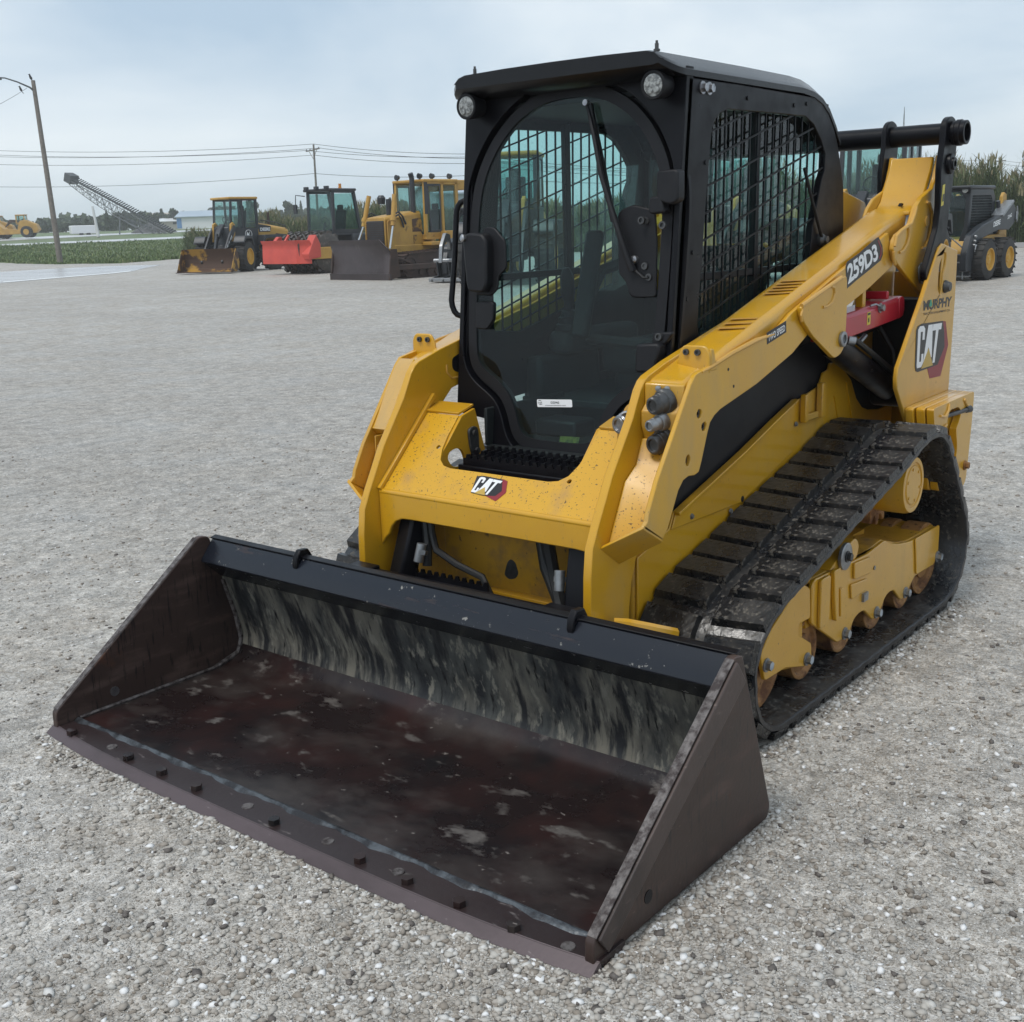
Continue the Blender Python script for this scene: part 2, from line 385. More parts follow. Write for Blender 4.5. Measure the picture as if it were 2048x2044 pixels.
def ground_mat():
    m = bpy.data.materials.new('gravel_yard'); m.use_nodes = True
    n, l = m.node_tree.nodes, m.node_tree.links; p = n['Principled BSDF']
    t = n.new('ShaderNodeTexCoord')
    def noise(sc, det=5, rough=.6, st=None, dist=0):
        x = n.new('ShaderNodeTexNoise'); x.inputs['Scale'].default_value = sc; x.inputs['Detail'].default_value = det
        x.inputs['Roughness'].default_value = rough; x.inputs['Distortion'].default_value = dist
        if st:
            mm = n.new('ShaderNodeMapping'); mm.inputs['Scale'].default_value = st; mm.inputs['Rotation'].default_value = (0, 0, R(34))
            l.new(t.outputs['Object'], mm.inputs['Vector']); l.new(mm.outputs['Vector'], x.inputs['Vector'])
        else: l.new(t.outputs['Object'], x.inputs['Vector'])
        return x.outputs['Fac']
    def rng_(s, a, b, c=0.0, d=1.0):
        x = n.new('ShaderNodeMapRange'); x.inputs['From Min'].default_value = a; x.inputs['From Max'].default_value = b
        x.inputs['To Min'].default_value = c; x.inputs['To Max'].default_value = d; l.new(s, x.inputs['Value']); return x.outputs['Result']
    def mixc(f, a, b, mode='MIX'):
        x = n.new('ShaderNodeMixRGB'); x.blend_type = mode
        for k, s in (('Fac', f), ('Color1', a), ('Color2', b)):
            if isinstance(s, (int, float)): x.inputs[k].default_value = s
            elif isinstance(s, tuple): x.inputs[k].default_value = (*s, 1)
            else: l.new(s, x.inputs[k])
        return x.outputs['Color']
    def ramp(s, els):
        x = n.new('ShaderNodeValToRGB'); e = x.color_ramp.elements
        while len(e) < len(els): e.new(0.5)
        for k, (pos, c) in zip(e, els): k.position = pos; k.color = (*c, 1)
        l.new(s, x.inputs['Fac']); return x.outputs['Color']
    def vor(sc, feat='F1', rnd=1.0):
        x = n.new('ShaderNodeTexVoronoi'); x.inputs['Scale'].default_value = sc; x.feature = feat
        x.inputs['Randomness'].default_value = rnd
        # break the cells with a little noise
        l.new(t.outputs['Object'], x.inputs['Vector']); return x
    v1, v2, v3 = vor(85), vor(190), vor(34)
    sep = lambda v: n.new('ShaderNodeSeparateColor')
    def cellr(v):
        x = sep(v); l.new(v.outputs['Color'], x.inputs['Color']); return x.outputs['Red']
    base = ramp(noise(0.55, 6, .62), [(0.32, (0.36, 0.315, 0.26)), (0.5, (0.50, 0.46, 0.405)), (0.68, (0.60, 0.57, 0.53))])
    base = mixc(rng_(noise(1.9, 6, .65), 0.48, 0.64), base, (0.37, 0.305, 0.235))          # sandy patches of bare dirt
    base = mixc(rng_(noise(0.11, 5, .6, (1, .25, 1)), 0.46, 0.62, 0, .8), base, (0.30, 0.265, 0.23))   # driven-over damp tracks
    base = mixc(rng_(noise(0.9, 6, .7, (.25, 3.2, 1), .6), 0.56, 0.70, 0, .7), base, (0.20, 0.17, 0.14))      # ruts
    spk = rng_(noise(8, 9, .78), 0.36, 0.64, 0.62, 1.22); spk2 = rng_(noise(34, 6, .75), 0.36, 0.66, 0.66, 1.24)
    st1 = ramp(cellr(v1), [(0.0, (0.25, 0.225, 0.195)), (0.25, (0.42, 0.39, 0.35)), (0.55, (0.55, 0.52, 0.475)), (0.82, (0.67, 0.65, 0.62)), (1.0, (0.84, 0.83, 0.81))])
    st2 = ramp(cellr(v2), [(0.0, (0.24, 0.215, 0.185)), (0.4, (0.45, 0.42, 0.375)), (0.8, (0.60, 0.57, 0.53)), (1.0, (0.78, 0.77, 0.75))])
    cover = rng_(noise(3.1, 6, .7), 0.40, 0.62)
    c = mixc(mixc(1.0, cover, (0.75, 0.75, 0.75), 'MULTIPLY'), mixc(0.55, base, st2), mixc(0.62, base, st1))
    for sp_ in (spk, spk2):
        vm = n.new('ShaderNodeVectorMath'); vm.operation = 'SCALE'; l.new(c, vm.inputs[0]); l.new(sp_, vm.inputs['Scale']); c = vm.outputs['Vector']
    # rare dark or reddish pebbles
    c3 = cellr(v3); d3 = rng_(v3.outputs['Distance'], 0.26, 0.30, 1, 0)
    rare = n.new('ShaderNodeMath'); rare.operation = 'GREATER_THAN'; l.new(c3, rare.inputs[0]); rare.inputs[1].default_value = 0.985
    rm = n.new('ShaderNodeMath'); rm.operation = 'MULTIPLY'; l.new(rare.outputs[0], rm.inputs[0]); l.new(d3, rm.inputs[1])
    c = mixc(rm.outputs[0], c, (0.16, 0.14, 0.13))
    # grass beyond the yard
    at = n.new('ShaderNodeAttribute'); at.attribute_name = 'tint'
    gfac = n.new('ShaderNodeMath'); gfac.operation = 'ADD'; l.new(at.outputs['Fac'], gfac.inputs[0])
    l.new(rng_(noise(1.4, 4), 0.3, 0.7, -0.3, 0.3), gfac.inputs[1])
    gm = rng_(gfac.outputs[0], 0.4, 0.6)
    gcol = ramp(noise(0.5, 6, .7), [(0.3, (0.075, 0.11, 0.036)), (0.55, (0.12, 0.17, 0.058)), (0.75, (0.135, 0.155, 0.062))])
    gcol = mixc(rng_(noise(0.02, 4), 0.45, 0.65, 0, .6), gcol, (0.16, 0.155, 0.08))
    c = mixc(gm, c, gcol)
    l.new(c, p.inputs['Base Color'])
    l.new(rng_(noise(1.3, 5), 0.35, 0.7, 0.42, 0.85), p.inputs['Roughness'])
    p.inputs['Specular IOR Level'].default_value = 0.4
    # stones stand up, ground rolls gently
    h1 = rng_(v1.outputs['Distance'], 0.0, 0.55, 1, 0); h2 = rng_(v2.outputs['Distance'], 0.0, 0.55, 1, 0)
    add = n.new('ShaderNodeMath'); add.operation = 'MULTIPLY_ADD'; l.new(h1, add.inputs[0]); l.new(cover, add.inputs[1])
    hh = n.new('ShaderNodeMath'); hh.operation = 'MULTIPLY'; l.new(h2, hh.inputs[0]); hh.inputs[1].default_value = 0.5
    l.new(hh.outputs[0], add.inputs[2])
    b1 = n.new('ShaderNodeBump'); b1.inputs['Strength'].default_value = 0.75; b1.inputs['Distance'].default_value = 0.009
    l.new(add.outputs[0], b1.inputs['Height'])
    b2 = n.new('ShaderNodeBump'); b2.inputs['Strength'].default_value = 0.8; b2.inputs['Distance'].default_value = 0.16
    l.new(noise(1.6, 6, .6), b2.inputs['Height']); l.new(b1.outputs['Normal'], b2.inputs['Normal'])
    l.new(b2.outputs['Normal'], p.inputs['Normal'])
    return m
M['ground'] = ground_mat()
ss = np.concatenate([np.linspace(-60, -6, 19), np.linspace(-5, 12, 30), np.linspace(13, 72, 45), np.linspace(73, 112, 60), np.linspace(114, 260, 60), np.linspace(275, 700, 24), np.geomspace(760, 3400, 12)])
ts = np.concatenate([-np.geomspace(2200, 60, 16), np.linspace(-55, -18, 20), np.linspace(-17, 45, 90), np.linspace(48, 120, 20), np.geomspace(130, 2200, 16)])
sheet('ground', ss, ts, 'ground')

# far carriageways and the pale apron at the yard's edge
M['road'] = mat('pale_wet_concrete', (0.60, 0.60, 0.60), 0.35, var=((0.50, 0.50, 0.50), 0.6, 0.4, 0.7))
M['apron'] = mat('pale_wet_apron', (0.44, 0.43, 0.43), 0.28, var=((0.33, 0.32, 0.31), 0.35, 0.4, 0.7),
                 layers=[((0.56, 0.56, 0.57), 0.5, 0.5, 0.62, 5, (.2, 1, 1), 0.2)])
M['line'] = mat('white_road_paint', (0.74, 0.74, 0.73), 0.4)
def road(name, s0, k, w, t0, t1, m, lift):
    t = np.linspace(t0, t1, 60); v = []; f = []
    for i, tt in enumerate(t):
        for o in (0, w):
            s = s0 + k * (tt + 6) + o; x, y = st_xy(s, tt); v.append((x, y, float(gz(s)) + lift))
        if i: f.append((2 * i - 2, 2 * i, 2 * i + 1, 2 * i - 1))
    b = MB(); b.add(v, f); o = b.build(name, m, smooth=None); o['kind'] = 'structure'; return o
road('road', 137, 0.45, 9, -120, 110, 'road', 0.03)
road('road', 164, 1.0, 16, -90, 80, 'road', 0.03)
def ground_poly(name, pts, m, lift):
    b = MB(); b.add([(*st_xy(s, t), float(gz(s)) + lift) for s, t in pts], [tuple(range(len(pts)))])
    o = b.build(name, m, smooth=None); o['kind'] = 'structure'; return o
ground_poly('concrete_apron', [(50, -2.2), (47, -12), (66, -14), (68.5, -3.2), (71, -0.8), (72.5, 2.0), (70.5, 5.2), (65, 4.0), (59.2, 3.0), (56.5, 1.8)], 'apron', 0.006)
ground_poly('painted_line', [(50.2, -2.3), (51.3, -2.4), (57.2, 1.7), (60.0, 2.9), (58.6, 2.9), (56.2, 1.8)], 'line', 0.012)

# ------------------------------------------------------------------ loose stones (real geometry close to the camera)
def blob_stones(n, rmin, rmax, s0, s1, shade, name, m, flat=0.58):
    ico = bmesh.new(); bmesh.ops.create_icosphere(ico, subdivisions=1, radius=1.0)
    bv = np.array([v.co[:] for v in ico.verts]); bf = np.array([[v.index for v in f.verts] for f in ico.faces]); ico.free()
    # positions: density falls off with distance from the lens
    u = rng.random(n); d = 1.0 / (1 / s0 - u * (1 / s0 - 1 / s1))
    ang = rng.normal(0, 1, n) * 0.42
    az = math.atan2(-0.62, -0.78) + np.clip(ang, -0.95, 0.95)
    x = CAM.x + d * np.cos(az); y = CAM.y + d * np.sin(az)
    if s0 > 1.8:                                                # a share is pushed up against the bucket and the near track
        q_ = rng.random(k_ := n // 11); e_ = rng.integers(0, 3, k_)
        jx = np.abs(rng.normal(0, .030, k_)) + .002
        bx = np.where(e_ == 0, 2.046 + jx - .042 * np.abs((q_ * 2 - 1)) ** 4, np.where(e_ == 1, 1.17 + .84 * q_, -.90 + 1.75 * q_))
        by = np.where(e_ == 0, -1.07 + 2.14 * q_, np.where(e_ == 1, 1.066 + jx, .872 + jx))
        x[:k_] = bx; y[:k_] = by
    keep = ~((x > 1.18) & (x < 2.043 - .042 * np.abs(y / 1.066) ** 4) & (np.abs(y) < 1.064)) & ~((np.abs(x) < 0.85) & (np.abs(np.abs(y) - 0.666) < 0.19))
    x, y, d = x[keep], y[keep], d[keep]; k = len(x)
    r = rmin + (rmax - rmin) * rng.random(k) ** 4.2
    sc = r[:, None] * (0.60 + 0.8 * rng.random((k, 3))); sc[:, 2] *= flat
    nv = bv[None] * (1 + 0.28 * rng.normal(0, 1, (k, len(bv), 1)))
    nv = nv * sc[:, None]
    a = rng.random(k) * 6.283; ca, sa = np.cos(a)[:, None], np.sin(a)[:, None]
    X = nv[..., 0] * ca - nv[..., 1] * sa + x[:, None]; Y = nv[..., 0] * sa + nv[..., 1] * ca + y[:, None]
    Z = nv[..., 2] + (sc[:, 2] * 0.35)[:, None]
    v = np.stack([X, Y, Z], -1).reshape(-1, 3)
    f = (bf[None] + (np.arange(k) * len(bv))[:, None, None]).ravel()
    tint = np.repeat(np.clip(shade[0] + shade[1] * rng.normal(0, 1, k), 0, 1), len(bv))
    me = raw_mesh(name, v, f, 3, m, tint)
    o = bpy.data.objects.new(name, me); COL.objects.link(o)
    return o
def tint_mat(name, cols, rough=0.6, nvar=0.0, bump=None):
    m = bpy.data.materials.new(name); m.use_nodes = True
    n, l = m.node_tree.nodes, m.node_tree.links; p = n['Principled BSDF']; p.inputs['Roughness'].default_value = rough
    p.inputs['Specular IOR Level'].default_value = 0.35
    a = n.new('ShaderNodeAttribute'); a.attribute_name = 'tint'
    x = n.new('ShaderNodeValToRGB'); e = x.color_ramp.elements
    while len(e) < len(cols): e.new(0.5)
    for k, (pos, c) in zip(e, cols): k.position = pos; k.color = (*c, 1)
    l.new(a.outputs['Fac'], x.inputs['Fac']); l.new(x.outputs['Color'], p.inputs['Base Color'])
    return m
M['stones'] = tint_mat('limestone_chips', [(0.0, (0.12, 0.105, 0.095)), (0.06, (0.22, 0.185, 0.15)), (0.35, (0.34, 0.305, 0.265)), (0.7, (0.46, 0.435, 0.395)), (0.92, (0.60, 0.585, 0.56)), (1.0, (0.74, 0.73, 0.72))], 0.6)
o = blob_stones(90000, 0.0018, 0.0105, 1.9, 9.5, (0.5, 0.27), 'gravel', 'stones')
tag(o, 'loose pale limestone gravel scattered over the yard around the bucket', 'gravel', kind='stuff')

o2 = None
# ------------------------------------------------------------------ plants
def blades(name, pos, hts, widths, lean, m, tint, nb=1, plume=None):
    """bent two-segment blades; pos (k,3)"""
    k = len(pos); a = rng.random(k) * 6.283; la = rng.random(k) * 6.283
    dx, dy = np.cos(a) * widths, np.sin(a) * widths
    lx, ly = np.cos(la) * lean * hts, np.sin(la) * lean * hts
    P = lambda fx, fz, sgn, w: np.stack([pos[:, 0] + lx * fx + dx * sgn * w, pos[:, 1] + ly * fx + dy * sgn * w, pos[:, 2] + hts * fz], -1)
    V = np.stack([P(0, -.02, -1, 1), P(0, -.02, 1, 1), P(.3, .55, -1, .8), P(.3, .55, 1, .8), P(1, 1, -1, .15), P(1, 1, 1, .15)], 1)
    F = np.array([[0, 1, 3, 2], [2, 3, 5, 4]])
    v = V.reshape(-1, 3); f = (F[None] + (np.arange(k) * 6)[:, None, None]).ravel()
    return v, f, np.repeat(tint, 6)
def stuff(name, v, f, nper, m, tint, label, cat):
    o = bpy.data.objects.new(name, raw_mesh(name, v, f, nper, m, tint)); COL.objects.link(o)
    tag(o, label, cat, kind='stuff'); return o
M['grass'] = tint_mat('grass_blades', [(0.0, (0.06, 0.095, 0.03)), (0.55, (0.125, 0.18, 0.06)), (1.0, (0.24, 0.25, 0.12))], 0.75)
k = 26000
t = rng.uniform(-14, 17, k); e = np.interp(t, EDGE_T, EDGE_S); s = e + 0.3 + rng.random(k) ** 1.6 * (140 - e)
x, y = st_xy(s, t); h = rng.uniform(0.06, 0.24, k) * (0.7 + 0.6 * (np.sin(t * 1.3 + s * .35) > 0))
v, f, tt = blades('grass', np.stack([x, y, gz(s)], -1), h, np.full(k, 0.045), 0.5, 'grass', np.clip(rng.normal(0.45, 0.25, k), 0, 1))
stuff('grass', v, f, 4, 'grass', tt, 'uneven green grass between the yard edge and the far roads', 'grass')

M['reeds'] = tint_mat('reed_leaves', [(0.0, (0.035, 0.055, 0.022)), (0.45, (0.075, 0.105, 0.038)), (0.75, (0.125, 0.15, 0.058)), (0.9, (0.22, 0.20, 0.11)), (1.0, (0.30, 0.25, 0.155))], 0.7)
def reed_bed(n, pts, depth, hlo, hhi, label, name='reed_bed', hvar=None):
    """pts: front line in (s,t); plants fill the strip behind it"""
    pts = np.array(pts, float); seg = np.hypot(*np.diff(pts, axis=0).T); cum = np.concatenate([[0], np.cumsum(seg)])
    u = rng.random(n) * cum[-1]; s = np.interp(u, cum, pts[:, 0]); t = np.interp(u, cum, pts[:, 1])
    s = s + rng.random(n) ** 1.4 * depth + 0.5 * np.sin(t * 1.7) + 0.4 * np.sin(t * 3.9)
    x, y = st_xy(s, t); z = gz(s)
    H = rng.uniform(hlo, hhi, n) * (0.88 + 0.12 * np.sin(t * 1.1) + 0.08 * np.sin(t * 2.9 + 1))
    if hvar is not None: H = H * np.interp(t, *hvar)
    V = []; Fq = []; T = []; o = 0
    pos = np.stack([x, y, z], -1)
    tone = np.clip(rng.normal(0.42, 0.16, n), 0, .78)
    parts = [blades('', pos, H, np.full(n, 0.014), 0.10, None, np.clip(tone + .1, 0, 1))]
    for q in range(6):                                              # leaves up the stem
        fz = rng.uniform(0.08, 0.86, n)
        pp = pos + np.stack([rng.normal(0, .04, n), rng.normal(0, .04, n), H * fz], -1)
        parts.append(blades('', pp, rng.uniform(.35, .75, n), np.full(n, 0.026), rng.uniform(.5, 1.1, n), None, np.clip(tone + rng.normal(0, .14, n) + .12 * (fz - .5), 0, .8)))
    pl = rng.random(n) < 0.42                                       # feathery heads
    pp = pos[pl] + np.stack([rng.normal(0, .07, pl.sum()), rng.normal(0, .07, pl.sum()), H[pl] * .95], -1)
    for q in range(2):
        parts.append(blades('', pp, rng.uniform(.22, .42, pl.sum()), np.full(pl.sum(), 0.035), 0.35, None, rng.uniform(.8, 1, pl.sum())))
    for v, f, tt in parts:
        V.append(v); Fq.append(f + o); T.append(tt); o += len(v)
    return stuff(name, np.concatenate(V), np.concatenate(Fq), 4, 'reeds', np.concatenate(T), label, 'reeds')

# ================================================================== COMPACT TRACK LOADER (its own frame is the world frame: x ahead, y to its left, z up)
ctl = thing('compact_track_loader', 'nearest yellow and black tracked loader, its wide rusty bucket resting on the gravel', 'track loader')
XZ = lambda u, v, t: (u, t, v)
YZ = lambda u, v, t: (t, u, v)
FX = lambda z: 0.53 + (1.95 - z) * 0.11                    # leaning front plane of the cab
FR = lambda y, z, t: (FX(z) + t, y, z)
def mirror(p): return [(-a, b) for a, b in p]
def rounded(poly, r, k=3):
    """round the corners of a polygon"""
    out = []; n = len(poly)
    for i in range(n):
        p0, p1, p2 = Vector(poly[i - 1]), Vector(poly[i]), Vector(poly[(i + 1) % n])
        d0 = (p0 - p1); d2 = (p2 - p1); rr = min(r, d0.length * .45, d2.length * .45)
        a = p1 + d0.normalized() * rr; b = p1 + d2.normalized() * rr
        for j in range(k + 1):
            t = j / k; out.append(tuple(a * (1 - t) ** 2 + p1 * 2 * t * (1 - t) + b * t * t))
    return out
def circ(cx, cy, r, n=16, ry=None): return [(cx + r * math.cos(2 * math.pi * k / n), cy + (ry or r) * math.sin(2 * math.pi * k / n)) for k in range(n)]
def smooth_poly(p, it=1):
    for _ in range(it):
        q = []
        for i in range(len(p)):
            a, b = p[i], p[(i + 1) % len(p)]
            q += [(a[0] * .75 + b[0] * .25, a[1] * .75 + b[1] * .25), (a[0] * .25 + b[0] * .75, a[1] * .25 + b[1] * .75)]
        p = q
    return p

# ---------------------------------------------------------------- bucket
BW = 1.058
prof_in = [(1.90, 0.022), (1.60, 0.020), (1.36, 0.020), (1.30, 0.028), (1.262, 0.048), (1.237, 0.080), (1.228, 0.120), (1.236, 0.165), (1.262, 0.250), (1.292, 0.352)]
prof_out = [(1.300, 0.362), (1.278, 0.362), (1.244, 0.250), (1.216, 0.165), (1.207, 0.118), (1.216, 0.070), (1.248, 0.030), (1.30, 0.006), (1.36, 0.002), (1.90, 0.002)]
b = MB(); n_ = 26; rs = []
for i in range(n_ + 1):
    y = -1.034 + 2.068 * i / n_
    w = lambda k: 0.004 * math.sin(y * 5 + k)
    rs.append([(x + (w(k) if 6 < k < 9 else 0), y, z) for k, (x, z) in enumerate(prof_in)] + [(x, y, z) for x, z in prof_out])
b.rings(rs)
bucket = b.build('bucket', 'bucket_floor', ctl, smooth=50)
bucket.data.materials.append(M['bucket_back'])
for p in bucket.data.polygons:
    c = p.center
    if c.z > 0.085 and p.normal.x > 0.3: p.material_index = 1
side_poly = rounded([(1.978, 0.008), (1.977, 0.070), (1.371, 0.514), (1.331, 0.508), (1.163, 0.032), (1.178, 0.004)], 0.012, 2)
for sg in (-1, 1):
    b = MB(sg); b.plate(side_poly, 1.034, BW)
    sp = b.build('side_plate', 'bucket_side', bucket, bevel=0.003)
    b = MB(sg)                                               # edge bar along the sloping edge
    d = Vector((1.377 - 1.97, 0, 0.510 - 0.080)).normalized(); nrm = Vector((-d.z, 0, d.x)); nrm = nrm if nrm.z < 0 else -nrm
    p0, p1 = Vector((1.966, 0, 0.0705)), Vector((1.374, 0, 0.505))
    q = [p0, p1, p1 + nrm * 0.078 + d * -0.0, p0 + nrm * 0.055]
    b.plate([(v.x, v.z) for v in q], BW + 0.0005, BW + 0.010)
    b.build('edge_bar', 'bucket_bar', bucket, bevel=0.003)
    b = MB(sg)                                               # scuffed bare top edge of the plate
    b.prism([(1.036, 0), (1.060, 0), (1.060, 0.004), (1.036, 0.004)], lambda u, v, t: tuple((p0 + (p1 - p0) * t - nrm * (0.0035 + v) + Vector((0, u, 0)))), 0.0, 1.0)
    b.build('worn_edge', 'bucket_edge', bucket)
    b = MB(sg); b.lathe((1.763, 1.031, 0.07), (0, 1, 0), [(0, .0165), (0.0285, .0165)], 16)
    b.build('drain_hole', 'steel' if sg < 0 else 'black_matt', bucket)
    b = MB(sg); b.tube([(1.36, 1.029, .024), (1.255, 1.029, .05), (1.235, 1.029, .10), (1.25, 1.029, .2), (1.29, 1.029, .34)], .010, 6)
    b.tube([(1.36, 1.029, .024), (1.6, 1.030, .024), (1.90, 1.030, .026)], .007, 6)
    b.build('weld_bead', 'bucket_edge', bucket)
b = MB(); b.prism([(1.309, 0.494), (1.318, 0.498), (1.371, 0.436), (1.375, 0.424), (1.366, 0.420), (1.300, 0.356), (1.288, 0.352), (1.296, 0.470)], lambda u, v, t: (u, t, v), -1.033, 1.033)
b.build('top_rail', 'bucket_rail', bucket, bevel=0.004)
b = MB(); b.prism([(1.322, 0.4965), (1.3245, 0.503), (1.300, 0.508), (1.292, 0.498)], lambda u, v, t: (u, t, v), -1.035, 1.035)
b.build('top_lip', 'black', bucket, bevel=0.002)
bow = lambda y: -.042 * abs(y / 1.066) ** 4
def along(sec, w, n=28, k0=1.90):
    m_ = MB(); m_.rings([[(x + (bow(y) if x > k0 else 0), y, z) for x, z in sec] for y in [-w + 2 * w * i / n for i in range(n + 1)]]); return m_
b = along([(1.87, 0.0215), (2.012, 0.0215), (2.012, 0.0205), (1.99, 0.001), (1.87, 0.001)], 1.066)
ce = b.build('cutting_edge', 'cutting_edge', bucket, bevel=0.002)
b = along([(2.009, 0.0228), (2.043, 0.0015), (2.0, 0.0008)], 1.0663)
b.build('bevel_strip', 'bevel_edge', bucket)
b = MB(); rs = []
for i in range(60):
    y = -1.03 + 2.06 * i / 59; wob = 0.003 * math.sin(y * 23) + 0.002 * math.sin(y * 61)
    xc = 1.907 + wob
    rs.append([(xc - .012, y, .0205), (xc - .005, y, .029 + wob * .6), (xc + .003, y, .028), (xc + .010 + wob, y, .0208)])
b.rings(rs); b.build('weld_seam', 'weld_line', bucket, smooth=60)
for y in (-0.94, -0.632, -0.465, -0.30, 0.034, 0.358, 0.52, 0.685, 0.845):
    b = MB(); b.bolt((1.982, y, 0.0215), (0, 0, 1), 0.0165, 0.016, washer=False)
    b.build('bolt', 'bucket_floor', bucket, bevel=0.002)
for y in (-0.75, -0.10, 0.22, 0.47, 0.98):
    b = MB(); b.lathe((1.962, y, 0.0213), (0, 0, 1), [(0, .017), (.003, .016), (.003, .01)], 14)
    b.build('bolt_plug', 'bucket_edge', bucket)
for y in (-0.565, 0.549):
    b = MB()
    b.prism([(1.27, .43), (1.275, .50), (1.29, .525), (1.325, .527), (1.343, .505), (1.348, .475), (1.338, .45), (1.332, .485), (1.32, .503), (1.30, .503), (1.288, .43)], lambda u, v, t: (u, t, v), y - .011, y + .011)
    b.build('lifting_hook', 'black', bucket, bevel=0.004)
b = MB()                                                      # the hitch frame the bucket hangs from
for sg in (-1, 1):
    b.box(1.165, 1.225, .40 * sg - .05, .40 * sg + .05, .06, .47); b.box(1.10, 1.165, .37 * sg - .015, .37 * sg + .015, .10, .40)
    b.box(1.10, 1.165, .45 * sg - .015, .45 * sg + .015, .10, .40)
b.box(1.17, 1.21, -.45, .45, .07, .13); b.box(1.17, 1.21, -.45, .45, .40, .46)
b.build('hitch_frame', 'black', ctl, bevel=0.005)

# ---------------------------------------------------------------- tracks
inner = [(.561, .451), (.68, .425), (.78, .386), (.837, .339), (.866, .295), (.874, .25), (.862, .165), (.834, .112), (.771, .064), (.70, .046), (.55, .044),
         (.2, .044), (-.2, .044), (-.55, .044), (-.74, .046), (-.83, .062), (-.90, .105), (-.94, .17), (-.962, .245), (-.940, .321), (-.793, .523), (-.672, .673), (-.625, .708), (-.575, .724), (-.512, .728), (-.43, .718), (-.213, .649), (.215, .545)]
def resample(p, n):
    p = np.array(p + [p[0]]); d = np.hypot(*np.diff(p, axis=0).T); c = np.concatenate([[0], np.cumsum(d)])
    u = np.linspace(0, c[-1], n, endpoint=False)
    return np.stack([np.interp(u, c, p[:, 0]), np.interp(u, c, p[:, 1])], -1), c[-1]
fine, LEN = resample(inner, 600)
for _ in range(14): fine = (np.roll(fine, 1, 0) + 2 * fine + np.roll(fine, -1, 0)) / 4
def frame(i, n=600):
    i = i % n; a, c = fine[(i - 2) % n], fine[(i + 2) % n]; t = (c - a) / np.linalg.norm(c - a)
    return fine[i], t, np.array([t[1], -t[0]])               # outward normal for this winding
area = sum(fine[i][0] * fine[(i + 1) % 600][1] - fine[(i + 1) % 600][0] * fine[i][1] for i in range(600))
SGN = -1 if area < 0 else 1
NL = 36
lug_bm = MB()
def lug_shape(w0, w1):
    """tread block: x along the track, y across, z outward"""
    L = .051; H = .023
    return [(-L, w0, -.004), (L, w0, -.004), (L, w1, -.004), (-L, w1, -.004), (-L + .007, w0 + .010, H), (L - .007, w0 + .010, H), (L - .007, w1 - .004, H), (-L + .007, w1 - .004, H)]
def lug_mesh(name, w0, w1, shift):
    m_ = MB(); v = lug_shape(w0, w1)
    v = [(x + (shift if (y > (w0 + w1) / 2) else 0), y, z) for x, y, z in v]
    m_.add(v, [(0, 3, 2, 1), (4, 5, 6, 7), (0, 1, 5, 4), (1, 2, 6, 5), (2, 3, 7, 6), (3, 0, 4, 7)])
    me = m_.mesh(name, smooth=None); me.materials.append(M['rubber']); return me
lug_out = lug_mesh('track_lug', .694, .868, -.012); lug_in = lug_mesh('track_lug', .464, .660, .012)
def track(sg):
    b = MB(sg); rs = []
    for i in range(0, 600, 4):
        p, t, nn = frame(i); nn = nn * SGN
        o = lambda h, y: (p[0] + nn[0] * h, y, p[1] + nn[1] * h)
        rib = 0.0025 if (i // 4) % 3 == 0 else 0.0
        rs.append([o(0, .470), o(0, .862), o(.004, .868 + rib), o(.018, .869 + rib), o(.022, .862), o(.022, .470), o(.012, .464)])
    b.rings(rs, loop=True)
    tr = b.build('rubber_track', 'rubber_side', ctl, smooth=30)
    tr.data.materials.append(M['rubber'])
    for p in tr.data.polygons:
        if abs(p.normal.y) < 0.3: p.material_index = 1
    for k in range(NL):
        for me, off in ((lug_out, 0), (lug_in, 0.5)):
            i = int(round((k + off) * 600 / NL)) % 600
            p, t, nn = frame(i); nn = nn * SGN
            ob = bpy.data.objects.new('track_lug', me); COL.objects.link(ob); ob.parent = tr
            mtx = Matrix(((t[0], 0, nn[0], p[0] + nn[0] * .022), (0, sg, 0, 0), (t[1], 0, nn[1], p[1] + nn[1] * .022), (0, 0, 0, 1)))
            ob.matrix_local = mtx
    # inner drive lugs, joined: too many to pick apart under the rollers
    b = MB(sg)
    for k in range(NL * 2):
        p, t, nn = frame(int(k * 600 / (NL * 2))); nn = nn * SGN
        c = Vector((p[0] - nn[0] * .016, .666, p[1] - nn[1] * .016))
        b.obox(c, ((t[0], 0, t[1]), (0, 1, 0), (nn[0], 0, nn[1])), (.018, .030, .020))
    b.build('guide_lugs', 'rubber', ctl, bevel=0.004)['kind'] = 'stuff'
for sg in (1, -1): track(sg)

